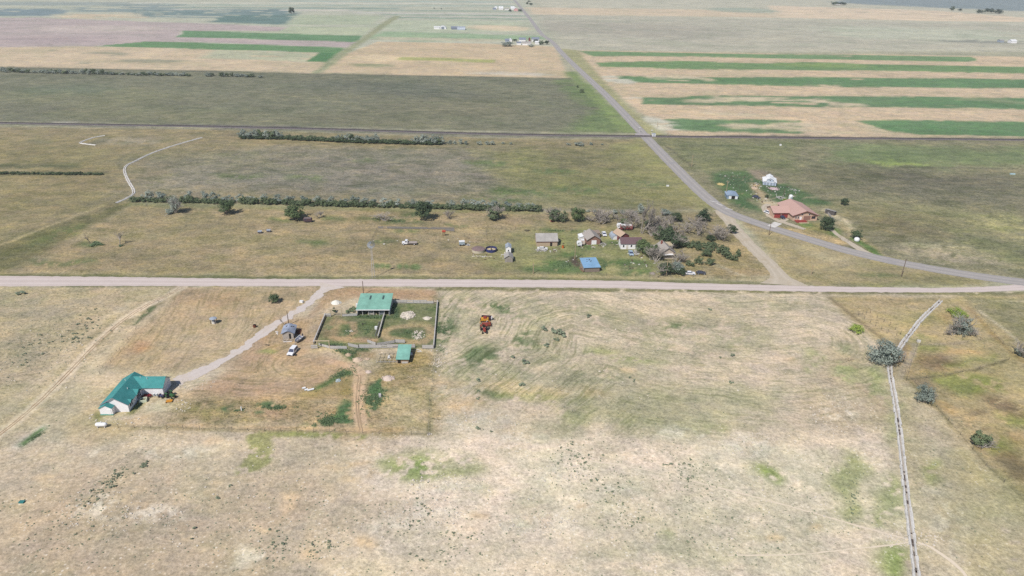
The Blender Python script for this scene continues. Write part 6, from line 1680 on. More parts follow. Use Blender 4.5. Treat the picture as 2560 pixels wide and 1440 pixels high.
# ------------------------------------------------------------------ utility poles, windmill
def pole(label, u, v, hpx, mat=None, arm=True):
    s = metres_per_pixel(u, v); h = hpx * s / math.cos(view_tilt(u, v))
    t = thing('utility_pole', label, 'pole', P(u, v), R2(3))
    m_ = mat or material('pole_wood', S(120, 104, 92), .95, .2, 1)
    b = MB(); b.tube((0, 0, 0), (0, 0, h), .17, .12, 8); b.make('shaft', m_, t)
    if arm:
        b = MB(); b.box(-.9, -.07, h - .75, .9, .07, h - .6); b.make('crossarm', m_, t)
        for x_ in (-.8, 0, .8):
            b = MB(); b.tube((x_, 0, h - .6), (x_, 0, h - .42), .05, .04, 6); b.make('insulator', white_metal, t)
    return t
lightpole = material('pale_pole', S(176, 156, 128), .95, .15, 1)
pole('utility pole just behind the green-roofed barn', 909, 736, 33, arm=False)
pole('dark pole behind the tumbledown shed', 722, 812, 34, arm=False)
dead_tree(711, 812, 32, 22, 'dead branching snag left of the pole behind the tumbledown shed', k=2)
pole('pale utility pole at the roadside bush', 1665, 691, 40, lightpole); pole('pale pole below the small grey plank shed', 1333, 684, 28, lightpole, False); pole('thin pole in the farmyard left of the blue-roofed shed', 1437, 648, 42, lightpole, False)
pole('pole between salmon-roofed house and asphalt road', 1922, 588, 32); pole('pole in the dry triangle between the roads', 2028, 687, 26, lightpole); pole('leaning pole by the lower asphalt road', 2253, 692, 46)
pole('pole right of the asphalt road above the junk yard', 1729, 416, 28, lightpole); pole('pole beside the blue-grey metal shed', 1814, 490, 38, lightpole); pole('pole behind the white arched bin', 1959, 490, 18, None, False); pole('far pole at the field corner by the highway', 1643, 318, 14, lightpole, False); pole('far pole right of the level crossing', 1669, 342, 12, lightpole, False)
o_ = P(934, 694)
t = thing('windmill', 'slender old windmill with round vane wheel beside the gravel road', 'windmill', (o_.x, o_.y, 0), R2(20))
hm = 14.5
for sx in (-1, 1):
    for sy in (-1, 1):
        b = MB(); b.beam((sx * .55, sy * .55, 0), (sx * .12, sy * .12, hm), .07, .07); b.make('leg', grey_wood, t)
b = MB()
for k in range(1, 7):
    q = .55 - .43 * k / 7; z_ = hm * k / 7
    for (x0, y0), (x1, y1) in (((-q, -q), (q, -q)), ((q, -q), (q, q)), ((q, q), (-q, q)), ((-q, q), (-q, -q))): b.beam((x0, y0, z_), (x1, y1, z_), .04, .04)
b.make('brace', grey_wood, t)
wh = bpy.data.objects.new('wheel', None); COL.link(wh); wh.parent = t; wh.location = (0, -.35, hm + .2); wh.rotation_euler = (R2(90), 0, 0)
for k in range(16):
    b = MB(); a = 2 * math.pi * k / 16; c_, s_ = math.cos(a), math.sin(a)
    b.slab((c_ * .5 - s_ * .06, s_ * .5 + c_ * .06, .03), (c_ * .5 + s_ * .06, s_ * .5 - c_ * .06, -.03), (c_ * 1.6 + s_ * .2, s_ * 1.6 - c_ * .2, -.08), (c_ * 1.6 - s_ * .2, s_ * 1.6 + c_ * .2, .08), .015); b.make('blade', galv, wh)
b = MB(); b.slab((-.05, .3, hm + .0), (.05, .3, hm + .0), (.05, 2.0, hm + .7), (-.05, 2.0, hm + .7), .02); b.beam((0, 0, hm + .2), (0, 1.9, hm + .35), .05, .05); b.make('tail_vane', galv, t)

# ------------------------------------------------------------------ vehicles
glass = material('vehicle_glass', (.04, .05, .09), .08, .1, 1, spec=.5)
def wheel(t, x, y, r, w):
    o = bpy.data.objects.new('wheel', None); COL.link(o); o.parent = t; o.location = (x, y, r)
    b = MB(); b.tube((-w / 2, 0, 0), (w / 2, 0, 0), r, r, 14); b.make('tyre', black_rubber, o)
    b = MB(); b.tube((-w / 2 - .012, 0, 0), (w / 2 + .012, 0, 0), r * .55, r * .55, 10); b.make('rim', galv, o)
def car(name, label, cat, u, v, rot, L, W, Hh, paint, cab=(.22, .95), hood=.95, group=None, flat=False):
    """body along local y, front at -y"""
    t = thing(name, label, cat, P(u, v), R2(rot), group)
    hw = W / 2; y0, y1 = -L / 2, L / 2
    b = MB()
    b.prism([(y0, .35), (y1, .35), (y1, hood * .98), (y1 - .1, hood), (y0 + L * cab[0], hood), (y0 + .12, hood * .9), (y0, hood * .7)], 'x', -hw, hw)
    b.make('body', paint, t)
    c0, c1 = y0 + L * cab[0], y0 + L * cab[1]
    wn_ = hw - .1
    g = MB(); vs = [(-hw + .03, c0, hood), (hw - .03, c0, hood), (hw - .03, c1, hood), (-hw + .03, c1, hood), (-wn_ + .1, c0 + .7, Hh - .06), (wn_ - .1, c0 + .7, Hh - .06), (wn_ - .1, c1 - .25, Hh - .06), (-wn_ + .1, c1 - .25, Hh - .06)]
    g.add(vs, [(3, 2, 1, 0), (4, 5, 6, 7), (0, 1, 5, 4), (1, 2, 6, 5), (2, 3, 7, 6), (3, 0, 4, 7)]); g.make('glasshouse', glass, t)
    r = MB(); r.box(-wn_ + .08, c0 + .65, Hh - .06, wn_ - .08, c1 - .2, Hh); r.make('roof', paint, t)
    for sx in (-1, 1):
        r = MB()
        for (ya, yb) in ((c0 + .02, c0 + .72), (c0 + (c1 - c0) * .52, c0 + (c1 - c0) * .53), (c1 - .02, c1 - .27)):
            r.beam((sx * (hw - .04), ya, hood), (sx * (wn_ - .1), yb, Hh - .04), .07, .09)
        r.make('pillar', paint, t)
        q = MB(); q.box(sx * hw * .62 - .16, y0 - .02, hood * .62, sx * hw * .62 + .16, y0 + .05, hood * .76); q.make('headlight', white_metal, t)
        for yw in (y0 + L * .19, y1 - L * .2): wheel(t, sx * (hw - .1), yw, .36, .24)
    q = MB(); q.box(-hw * .9, y0 - .06, .4, hw * .9, y0 - .003, .56); q.make('bumper', material('bumper_grey', S(120, 120, 126), .6), t)
    q = MB(); q.box(-hw * .4, y0 - .03, .58, hw * .4, y0 - .004, .72); q.make('grille', black_rubber, t)
    return t
white_paint = material('white_car_paint', S(244, 244, 248), .25, .03, 1, spec=.5)
car('parked_suv', 'white SUV parked on the dry grass below the tumbledown shed', 'SUV', 732, 882, -8, 4.8, 1.95, 1.8, white_paint, (.27, .98))
car('parked_car', 'white car on the gravel loop beside the red garage doors', 'car', 1921, 534, 30, 5.0, 1.95, 1.7, white_paint, (.25, .85))
car('parked_car', 'dark car standing at the red garage doors', 'car', 1954, 545, 12, 4.6, 1.85, 1.5, material('dark_car_paint', S(60, 64, 78), .3), (.27, .85))
car('parked_car', 'white car parked right of the brick cottage', 'car', 1510, 588, 4, 4.6, 1.8, 1.5, white_paint, (.27, .85))
car('parked_car', 'pale blue old car in front of the white farmhouse', 'car', 1577, 636, 0, 4.8, 1.85, 1.6, material('pale_blue_paint', S(170, 190, 206), .4), (.25, .8))
car('parked_car', 'dark car with pale roof in the junk yard lane', 'car', 1890, 495, 40, 4.6, 1.8, 1.5, material('dull_dark_paint', S(80, 80, 86), .5), (.27, .85))
car('derelict_car', 'white wreck lying in weeds in front of the stone barn', 'wreck', 1356, 624, 88, 4.8, 1.8, 1.3, material('chalky_white', S(226, 224, 220), .8, .12, 2), (.25, .8))
car('parked_car', 'white roadside car right of the silver bush', 'car', 1725, 686, 88, 4.2, 1.7, 1.4, white_paint, (.27, .85)); car('parked_car', 'dark roadside car with white roof right of the white one', 'car', 1752, 685, 88, 4.0, 1.7, 1.4, material('dull_dark_paint', S(80, 80, 86), .5), (.27, .85))
# flatbed truck
t = thing('flatbed_truck', 'old white-cab flatbed truck parked in the dry farmyard', 'truck', P(1023, 611), R2(3))
b = MB(); b.box(-3.2, -.95, .55, -1.9, .95, 1.25); b.make('hood', white_paint, t)
b = MB(); b.prism([(-2.0, .6), (-.7, .6), (-.7, 2.2), (-1.75, 2.2), (-2.0, 1.25)], 'y', -.98, .98); b.make('cab', white_paint, t)
b = MB(); b.box(-1.72, -1.0, 1.45, -.95, -.985, 2.0); b.make('side_window', glass, t)
b = MB(); b.slab((-1.97, -.8, 1.4), (-1.97, .8, 1.4), (-1.76, .8, 2.1), (-1.76, -.8, 2.1), .03); b.make('windscreen', glass, t)
b = MB(); b.box(-.6, -1.15, .95, 3.6, 1.15, 1.12); b.make('flatbed', material('bed_boards', S(172, 160, 154), .9, .2, 3), t)
b = MB(); b.box(-.6, -.5, .6, 3.5, .5, .94); b.make('chassis', material('dark_iron', S(90, 80, 84), .7), t)
b = MB(); b.box(-.62, -1.1, 1.12, -.5, 1.1, 2.0); b.make('headboard', grey_wood, t)
for x_ in (-2.5, 2.4):
    for y_ in (-.95, .95):
        o = bpy.data.objects.new('wheel', None); COL.link(o); o.parent = t; o.location = (x_, y_, .45); o.rotation_euler[2] = R2(90)
        b = MB(); b.tube((-.13, 0, 0), (.13, 0, 0), .45, .45, 12); b.make('tyre', black_rubber, o)
        b = MB(); b.tube((-.14, 0, 0), (.14, 0, 0), .22, .22, 10); b.make('rim', white_metal, o)
# boat on trailer
t = thing('small_boat', 'small pale boat on a trailer right of the tumbledown shed', 'boat', P(748, 852), R2(-14))
vs = []; hull = []
for k, (y_, hw, zb, zt) in enumerate(((2.2, .85, .55, 1.15), (1.0, .95, .5, 1.15), (-.6, .9, .5, 1.2), (-1.7, .55, .6, 1.28), (-2.5, .05, .95, 1.4))):
    vs += [(-hw, y_, zt), (-hw * .6, y_, zb), (hw * .6, y_, zb), (hw, y_, zt), (hw * .82, y_, zt - .02), (hw * .5, y_, zb + .15), (-hw * .5, y_, zb + .15), (-hw * .82, y_, zt - .02)]
fs = []
for k in range(4):
    for i in range(8): fs.append((k * 8 + i, (k + 1) * 8 + i, (k + 1) * 8 + (i + 1) % 8, k * 8 + (i + 1) % 8))
fs += [(0, 1, 2, 3, 4, 5, 6, 7), tuple(reversed(range(32, 40)))]
b = MB(); b.add(vs, fs); b.make('hull', material('boat_hull', S(206, 206, 210), .6), t)
for y_ in (-.5, .9):
    b = MB(); b.box(-.75, y_, .9, .75, y_ + .35, .98); b.make('thwart', material('boat_blue', S(70, 80, 120), .6), t)
b = MB(); b.box(-.2, 2.2, .7, .2, 2.55, 1.5); b.make('outboard_motor', material('dark_iron', S(90, 80, 84), .7), t)
b = MB(); b.beam((0, -3.2, .42), (0, 1.8, .42), .1, .1); b.beam((-.9, .8, .4), (.9, .8, .4), .1, .1); b.make('trailer_frame', galv, t)
for sx in (-1, 1): wheel(t, sx * 1.0, .8, .32, .2)
# propane tank
t = thing('propane_tank', 'white horizontal propane tank on legs below the teal-roofed house', 'tank', P(255, 1068), R2(3))
b = MB(); prof = [(.05, -1.6), (.38, -1.5), (.56, -1.2), (.6, -.9), (.6, .9), (.56, 1.2), (.38, 1.5), (.05, 1.6)]
n = 18; vs = []; fs = []
for r, x_ in prof:
    for k in range(n): vs.append((x_, r * math.cos(6.2832 * k / n), .95 + r * math.sin(6.2832 * k / n)))
for i in range(len(prof) - 1):
    for k in range(n): fs.append((i * n + k, i * n + (k + 1) % n, (i + 1) * n + (k + 1) % n, (i + 1) * n + k))
b.add(vs, fs); b.make('shell', white_metal, t, True)
for x_ in (-.95, .95):
    b = MB(); b.box(x_ - .1, -.45, 0, x_ + .1, .45, .5); b.make('saddle', concrete, t)
b = MB(); b.tube((0, 0, 1.5), (0, 0, 1.75), .2, .2, 10); b.make('valve_dome', white_metal, t)
# green tractor and yard things by the house
def tractor(label, u, v, rot, paint, s=1.0):
    t = thing('tractor', label, 'tractor', P(u, v), R2(rot)); t.scale = (s, s, s)
    b = MB(); b.box(-.35, -1.7, .75, .35, -.1, 1.35); b.make('hood', paint, t)
    b = MB(); b.box(-.3, -.1, .6, .3, 1.1, 1.0); b.make('gearbox', material('dark_iron', S(90, 80, 84), .7), t)
    b = MB(); b.box(-.28, .55, 1.0, .28, 1.0, 1.15); b.box(-.28, .95, 1.15, .28, 1.05, 1.6); b.make('seat', black_rubber, t)
    b = MB(); b.tube((0, .15, 1.3), (0, .35, 1.55), .03, .03, 6); b.tube((0, .34, 1.53), (0, .37, 1.57), .22, .22, 12); b.make('steering_wheel', black_rubber, t)
    b = MB(); b.tube((.2, -1.1, 1.35), (.2, -1.1, 2.0), .05, .05, 8); b.make('exhaust', rust, t)
    for sx in (-1, 1):
        for (y_, r, w_, off) in ((.75, .75, .4, .8), (-1.4, .42, .24, .6)):
            o = bpy.data.objects.new('wheel', None); COL.link(o); o.parent = t; o.location = (sx * off, y_, r)
            b = MB(); b.tube((-w_ / 2, 0, 0), (w_ / 2, 0, 0), r, r, 16); b.make('tyre', black_rubber, o)
            b = MB(); b.tube((-w_ / 2 - .012, 0, 0), (w_ / 2 + .012, 0, 0), r * .5, r * .5, 12); b.make('rim', paint, o)
        b = MB(); b.box(sx * .8 - .22, .1, 1.52, sx * .8 + .22, 1.3, 1.58); b.make('fender', paint, t)
    return t
tractor('small green tractor beside the house garage', 427, 993, 60, material('green_paint', S(64, 106, 66), .5))
t = thing('mower_deck', 'orange mower attachment on the ground below the green tractor', 'mower', P(423, 1004), R2(20))
b = MB(); b.prism([(-.9, -.5), (.9, -.6), (1.0, .3), (.3, .7), (-.7, .6)], 'z', .15, .38); b.make('deck', material('orange_paint', S(214, 150, 62), .5), t)
for x_ in (-.8, .8):
    b = MB(); b.tube((x_ - .06, -.6, .18), (x_ + .06, -.6, .18), .18, .18, 10); b.make('caster_wheel', black_rubber, t)
b = MB(); b.beam((0, .5, .3), (.1, 1.4, .5), .1, .1); b.make('hitch', MATS['dark_iron'], t)
t = thing('quad_bike', 'dark blue quad bike at the front of the garage wall', 'quad bike', P(405, 993), R2(-20))
b = MB(); b.prism([(-.9, .5), (.9, .5), (.85, .85), (.2, .95), (-.2, .75), (-.85, .9)], 'y', -.3, .3); b.make('body', material('navy_plastic', S(62, 70, 120), .5), t)
b = MB(); b.box(-.95, -.45, .86, -.5, .45, .92); b.box(.45, -.45, .9, .95, .45, .96); b.make('rack', MATS['dark_iron'], t)
b = MB(); b.beam((-.35, -.4, 1.15), (-.35, .4, 1.15), .05, .05); b.beam((-.45, 0, .8), (-.35, 0, 1.15), .06, .06); b.make('handlebar', black_rubber, t)
for x_ in (-.6, .6):
    for y_ in (-.45, .45):
        b = MB(); b.tube((x_, y_ - .12, .3), (x_, y_ + .12, .3), .3, .3, 12); b.make('wheel', black_rubber, t)
t = thing('hot_tub', 'pale green square tub beside the burgundy shrub', 'tub', P(359, 1003), R2(18))
b = MB(); b.box(-1, -.9, 0, 1, -.65, .85); b.box(-1, .65, 0, 1, .9, .85); b.box(-1, -.65, 0, -.75, .65, .85); b.box(.75, -.65, 0, 1, .65, .85); b.make('shell', material('pale_green_plastic', S(214, 220, 196), .6), t)
b = MB(); b.box(-.75, -.65, .1, .75, .65, .45); b.make('basin', material('tub_inside', S(128, 120, 96), .8), t)
for u_, v_, lab in ((386, 990, 'left pale barrel by the garage wall'), (393, 990, 'right pale barrel by the garage wall')):
    t = thing('barrel', lab, 'barrel', P(u_, v_)); b = MB(); b.lathe([(.27, 0), (.3, .2), (.3, .7), (.27, .9)], 12); b.make('drum', material('pale_blue_drum', S(186, 196, 206), .6), t); b = MB(); b.lathe([(.26, .9), (.26, .93)], 12); b.make('lid', white_metal, t)
# hay-field water shelter, fire ring
t = thing('well_shelter', 'little round-roofed well shelter standing alone in the hay meadow', 'shelter', P(535, 808), R2(0))
b = MB(); b.lathe([(.75, 0), (.75, .9)], 16); b.make('well_ring', concrete, t)
for x_, y_ in ((-.8, -.8), (.8, -.8), (.8, .8), (-.8, .8)):
    b = MB(); b.box(x_ - .07, y_ - .07, 0, x_ + .07, y_ + .07, 1.9); b.make('post', MATS['dark_iron'], t)
b = MB(); b.lathe([(1.3, 1.9), (1.25, 2.05), (.7, 2.3), (.05, 2.42)], 16); b.make('roof', galv, t)
t = thing('fire_barrel', 'rusty barrel on the grass above the drive', 'barrel', P(637, 818)); b = MB(); b.lathe([(.55, 0), (.6, .5), (.55, 1.0)], 14); b.make('drum', rust, t); b = MB(); b.lathe([(.45, 1.0), (.5, 1.04)], 14); b.make('ash_top', MATS['dark_opening'], t)
# old red tractor group in the mown field
red_rust = material('faded_red_paint', S(150, 66, 56), .8, .3, 3)
tractor('faded red tractor, nearest of the machines in the mown field', 1210, 828, 8, red_rust, 1.25)
t = thing('combine_head', 'rusty red hay machine between the red tractor and the yellow swather', 'machine', P(1216, 814), R2(10))
b = MB(); b.box(-1.6, -.6, .3, 1.4, .7, 1.0); b.make('frame_box', red_rust, t); b = MB(); b.tube((-1.7, -.9, .7), (1.6, -.9, .7), .4, .4, 10); b.make('reel', rust, t)
for k in range(5):
    b = MB(); b.beam((-1.5 + k * .7, -1.1, .4), (-1.3 + k * .7, .6, 1.5), .08, .08); b.make('tine_bar', red_rust, t)
for x_ in (-1.5, 1.7):
    b = MB(); b.tube((x_ - .12, .5, .5), (x_ + .12, .5, .5), .5, .5, 12); b.make('wheel', black_rubber, t)
b = MB(); b.beam((0, .6, 1.0), (.6, 1.8, 1.2), .12, .12); b.make('drawbar', white_metal, t)
yel = material('faded_yellow_paint', S(214, 156, 58), .6, .2, 2)
t = thing('swather', 'yellow swather with orange hood above the red hay machine', 'machine', P(1212, 804), R2(4))
b = MB(); b.box(-1.4, -.7, .7, 1.3, .8, 1.5); b.make('hood', yel, t); b = MB(); b.box(-.5, -.6, 1.5, .6, .5, 2.1); b.make('engine_cover', red_rust, t)
for x_ in (-1.55, 1.45):
    b = MB(); b.tube((x_ - .15, .2, .65), (x_ + .15, .2, .65), .65, .65, 14); b.make('wheel', black_rubber, t); b = MB(); b.tube((x_ - .16, .2, .65), (x_ + .16, .2, .65), .3, .3, 10); b.make('rim', yel, t)
b = MB(); b.beam((-1.5, -.6, .9), (-1.9, -1.9, .5), .14, .12); b.beam((1.4, -.6, .9), (1.9, -1.8, .5), .14, .12); b.make('lift_arm', yel, t)
t = thing('dump_trailer', 'dark open-box trailer behind the yellow swather', 'trailer', P(1216, 799), R2(-5))
b = MB(); b.box(-1.8, -.8, .6, 1.8, -.72, 1.4); b.box(-1.8, .72, .6, 1.8, .8, 1.4); b.box(-1.8, -.72, .6, -1.72, .72, 1.4); b.box(1.72, -.72, .6, 1.8, .72, 1.4); b.make('box', material('maroon_steel', S(84, 66, 76), .6), t)
b = MB(); b.box(-1.72, -.72, .6, 1.72, .72, .7); b.make('bed', MATS['maroon_steel'], t); b = MB(); b.box(1.8, -.6, .6, 2.15, .6, 1.3); b.make('tailgate', white_metal, t)
for y_ in (-.85, .85):
    b = MB(); b.tube((.2, y_ - .1, .4), (.2, y_ + .1, .4), .4, .4, 12); b.make('wheel', black_rubber, t)
b = MB(); b.beam((1.9, 0, .55), (3.4, -.2, .5), .12, .1); b.make('drawbar', MATS['dark_iron'], t)
# trailers and campers
def box_trailer(name, label, u, v, rot, L, W, H0, wall, roof, rounded=False, door_m=None):
    t = thing(name, label, 'trailer', P(u, v), R2(rot)); b = MB(); z0 = .55
    if rounded: pr = [(-L / 2, z0 + .3), (-L / 2 + .2, z0), (L / 2 - .2, z0), (L / 2, z0 + .3), (L / 2, H0 - .5), (L / 2 - .4, H0), (-L / 2 + .4, H0), (-L / 2, H0 - .5)]
    else: pr = [(-L / 2, z0), (L / 2, z0), (L / 2, H0), (-L / 2, H0)]
    b.prism(pr, 'y', -W / 2, W / 2); b.make('body', wall, t)
    b = MB(); b.box(-L / 2 + .3, -W / 2 - .03, H0 + .003, L / 2 - .3, W / 2 + .03, H0 + .07); b.make('roof', roof, t)
    for x_ in (-L * .08, L * .1):
        b = MB(); b.tube((x_, -W / 2 - .05, .35), (x_, -W / 2 + .15, .35), .35, .35, 12); b.make('wheel', black_rubber, t)
    b = MB(); b.box(-L * .3, -W / 2 - .03, 1.3, -L * .12, -W / 2 - .004, 1.9); b.make('window', glass, t)
    b = MB(); b.box(L * .15, -W / 2 - .03, .65, L * .15 + .7, -W / 2 - .004, 2.1); b.make('door', door_m or wall, t)
    b = MB(); b.beam((L / 2, 0, .5), (L / 2 + 1.0, 0, .5), .12, .1); b.make('drawbar', MATS['dark_iron'], t)
    return t
rw = material('faded_red_panel', S(156, 84, 84), .8, .15, 1)
box_trailer('house_trailer', 'long trailer with white roof and faded red side by the dead grove', 1565, 574, 4, 5.8, 2.3, 2.5, rw, white_metal, door_m=redpaint)
box_trailer('camper', 'white square camper end-on left of the long red trailer', 1548, 571, 4, 2.4, 2.2, 2.4, white_metal, white_metal, True)
box_trailer('camper', 'small white camper trailer left of the brick cottage', 1448, 615, 6, 2.2, 1.9, 2.3, white_metal, white_metal, True); box_trailer('camper', 'cream round-topped trailer touching the brick cottage', 1456, 612, 6, 2.0, 1.8, 2.5, material('cream_panel', S(214, 196, 184), .7), white_metal, True)
box_trailer('stock_trailer', 'dark rusty stock trailer right of the squat green tree', 770, 555, 4, 4.0, 1.9, 2.1, material('rusty_dark_panel', S(92, 72, 76), .9, .25, 2), material('dull_trailer_roof', S(126, 112, 112), .9))
t = thing('grain_box', 'grey-blue wagon box beside white scrap in the dry farmyard', 'wagon', P(1155, 613), R2(8)); b = MB(); b.box(-1.3, -.9, .5, 1.2, .9, 2.0); b.make('box', material('grey_blue_sheet', S(164, 178, 188), .6, .1, 1), t)
b = MB(); b.box(-1.35, -.95, 2.0, 1.25, .95, 2.08); b.make('lid', white_metal, t)
for x_ in (-.8, .7):
    b = MB(); b.tube((x_, -.95, .4), (x_, -.75, .4), .4, .4, 10); b.make('wheel', black_rubber, t)
for u_, v_, lab in ((650, 583, 'left grey metal feed box in the dry meadow'), (672, 580, 'right grey metal feed box in the dry meadow')):
    t = thing('feed_box', lab, 'feed box', P(u_, v_), R2(5)); b = MB(); b.box(-.85, -.6, .25, .85, .6, 1.0); b.make('box', material('feed_box_side', S(96, 92, 98), .8), t)
    b = MB(); b.slab((-.95, -.7, 1.0), (.95, -.7, 1.0), (.95, .7, 1.2), (-.95, .7, 1.2), .06); b.make('lid', galv, t)
    for x_ in (-.6, .6):
        b = MB(); b.box(x_ - .08, -.5, 0, x_ + .08, .5, .25); b.make('skid', grey_wood, t)
t = thing('fuel_tank_stand', 'red fuel tank on a tall stand in the old farmyard', 'fuel tank', P(1110, 590), R2(0))
for x_, y_ in ((-.5, -.4), (.5, -.4), (.5, .4), (-.5, .4)):
    b = MB(); b.beam((x_, y_, 0), (x_ * .8, y_ * .8, 1.9), .1, .1); b.make('leg', rust, t)
b = MB(); b.tube((-.8, 0, 2.4), (.8, 0, 2.4), .55, .55, 14); b.make('drum', material('red_oxide', S(178, 74, 58), .7, .15, 1), t)
t = thing('barrel', 'orange barrel on the grass right of the stone barn', 'barrel', P(1407, 620)); b = MB(); b.lathe([(.5, 0), (.52, .6), (.5, 1.3)], 14); b.make('drum', material('orange_drum', S(200, 110, 48), .6), t); b = MB(); b.lathe([(.46, 1.3), (.46, 1.33)], 14); b.make('lid', rust, t)
t = thing('dome_bin', 'white round bin with domed top in the far junk yard', 'bin', P(1976, 497)); b = MB(); b.lathe([(1.1, 0), (1.1, 1.6), (.95, 2.1), (.5, 2.4), (.1, 2.5)], 16); b.make('shell', white_metal, t); b = MB(); b.box(-.4, -1.16, .1, .4, -1.0, 1.2); b.make('hatch', galv, t)
t = thing('round_tank', 'round white tank lying where the side lane ends', 'tank', P(2141, 603)); b = MB(); b.lathe([(.9, 0), (1.2, .4), (1.25, 1.1), (1.0, 1.7), (.3, 2.0)], 16); b.make('shell', white_metal, t); b = MB(); b.lathe([(.28, 2.0), (.28, 2.1)], 10); b.make('cap', galv, t)
t = thing('horse_trailer', 'low dark-roofed loafing shed by the salmon-roofed house lane', 'shed', P(2062, 533), R2(-50)); b = MB(); b.prism([(0, 0), (2.2, 0), (2.2, 1.9), (0, 2.3)], 'x', 0, 5); b.make('wall', material('dark_boards', S(96, 92, 92), .9), t); b = MB(); b.slab((-.2, -.3, 2.45), (5.2, -.3, 2.45), (5.2, 2.5, 2.0), (-.2, 2.5, 2.0), .08); b.make('roof', grey_tin, t)
t.name = 'loafing_shed'
board_fence('plank fence running down from the loafing shed', (2062, 527), (2085, 552), h=1.3, rows=3, seed=31)
# level crossing signals
for u_, v_, lab in ((1598, 331, 'left crossing signal at the level crossing'), (1629, 338, 'upper right crossing signal at the level crossing')):
    t = thing('crossing_signal', lab, 'signal', P(u_, v_), 0); b = MB(); b.tube((0, 0, 0), (0, 0, 4.2), .09, .07, 8); b.make('mast', white_metal, t)
    for a in (-1, 1):
        b = MB(); b.beam((-.8, -.1, 3.7 - a * .35), (.8, -.1, 3.7 + a * .35), .04, .2); b.make('crossbuck_arm', white_metal, t)
    for x_ in (-.45, .45):
        b = MB(); b.tube((x_, -.16, 2.8), (x_, -.02, 2.8), .25, .25, 12); b.make('lamp', black_rubber, t)
t = thing('signal_cabinet', 'white equipment cabinet beside the level crossing', 'cabinet', P(1634, 342), R2(2)); b = MB(); b.box(-1.2, -.9, .2, 1.2, .9, 2.5); b.make('case', white_metal, t); b = MB(); b.box(-1.3, -1.0, 2.5, 1.3, 1.0, 2.62); b.make('roof', galv, t); b = MB(); b.box(-.5, -.94, .4, .4, -.904, 2.2); b.make('door', galv, t)

# ------------------------------------------------------------------ rock and debris piles
pale_rock = material('pale_limestone', S(214, 204, 190), .95, .12, 2); tan_rock = material('tan_rubble', S(206, 184, 162), .95, .14, 2); grey_rub = material('grey_rubble', S(182, 178, 176), .95, .16, 2)
def pile(name, label, u, v, wpx, dpx, h, n, mat, r=(.18, .42), seed=1, cat='rock pile', tilt=0.0):
    s = metres_per_pixel(u, v); rs = random.Random(seed); e = view_tilt(u, v)
    t = thing(name, label, cat, P(u, v), tilt); b = MB()
    rx, ry = wpx * s / 2, dpx * s / 2 / math.sin(e)
    big = 0
    for k in range(n):
        a = rs.uniform(0, 6.28); q = rs.random() ** .6
        x_, y_ = q * rx * math.cos(a), q * ry * math.sin(a); rr = rs.uniform(*r)
        z_ = max(rr * .25, h * (1 - q) * rs.uniform(.6, 1.0))
        if big < 24 and rs.random() < .5 and q > .3:
            m_ = MB(); m_.rock(x_, y_, z_, rr, rs); m_.make('rock', mat, t); big += 1
        else: b.rock(x_, y_, z_, rr, rs)
    if h > .25 and mat is not grey_rub:
        b.lathe([(rx * .8, 0), (rx * .6, h * .4), (rx * .25, h * .85), (.05, h)], 12)
    o = b.make('rubble_core', mat, t); o['kind'] = 'stuff'
    return t
pile('gravel_heap', 'large white gravel heap left of the green-roofed barn', 840, 757, 31, 9, 1.1, 90, material('white_gravel', S(232, 228, 218), .95, .06, 3), (.1, .25), 1)
pile('rock_pile', 'largest pale rubble pile in the right half of the corral', *B(1790, 470), 38, 20, .9, 130, pale_rock, (.2, .5), 2)
pile('rock_pile', 'pale rubble pile at the right side of the corral', *B(2110, 520), 24, 6, .7, 50, pale_rock, (.15, .35), 3)
pile('rock_pile', 'long scatter of pale blocks inside the corral\'s oval track', *B(1960, 810), 38, 24, .25, 90, pale_rock, (.12, .36), 4)
pile('rock_pile', 'thin line of pale stones in the left half of the corral', *B(790, 742), 24, 4, .15, 26, pale_rock, (.12, .25), 5)
pile('rock_pile', 'pinkish brick pile below the corral fence', *B(915, 1235), 30, 9, .9, 110, tan_rock, (.14, .3), 6)
pile('rock_pile', 'small tan stack right of the pinkish brick pile', *B(1082, 1220), 12, 4, .5, 24, tan_rock, (.15, .3), 7)
pile('dirt_heap', 'tan dirt heap in weeds above the pinkish brick pile', *B(760, 1150), 19, 7, .8, 40, material('dry_soil', S(190, 168, 144), .95, .12, 1), (.12, .25), 8)
pile('rock_pile', 'pale rock heap right of the dirt track', 970, 946, 34, 12, .9, 110, material('pink_rubble', S(210, 192, 180), .95, .14, 2), (.12, .34), 9)
pile('rock_pile', 'small pale heap at the top of the dirt track', 921, 930, 18, 6, .5, 36, material('pink_rubble', S(210, 192, 180), .95, .14, 2), (.12, .28), 10)
pile('scrap_heap', 'grey-blue scrap heap in the green wedge left of the dirt track', 845, 952, 13, 7, .6, 40, material('blue_grey_scrap', S(178, 190, 192), .7, .2, 2), (.14, .3), 11, 'scrap heap')
pile('scrap_heap', 'rusty brush and scrap behind the tumbledown shed', 746, 830, 16, 12, .7, 60, rust, (.14, .36), 12, 'scrap heap')
pile('scrap_heap', 'grey scrap heap in the far junk yard beside the white bin', 1952, 495, 24, 8, .8, 60, grey_rub, (.18, .42), 13, 'scrap heap')
pile('scrap_heap', 'pinkish scrap heap below the white monitor barn', 1935, 472, 28, 8, .7, 60, material('pinkish_scrap', S(198, 176, 178), .9, .2, 2), (.18, .42), 14, 'scrap heap')
pile('scrap_heap', 'yellow and tan scrap at the left of the far junk yard', 1802, 461, 22, 6, .7, 40, material('yellowish_scrap', S(204, 184, 130), .9, .2, 2), (.18, .42), 15, 'scrap heap')
pile('scrap_heap', 'white scrap in weeds at the foot of the stone barn', 1352, 626, 30, 7, .5, 60, grey_rub, (.16, .36), 16, 'scrap heap')
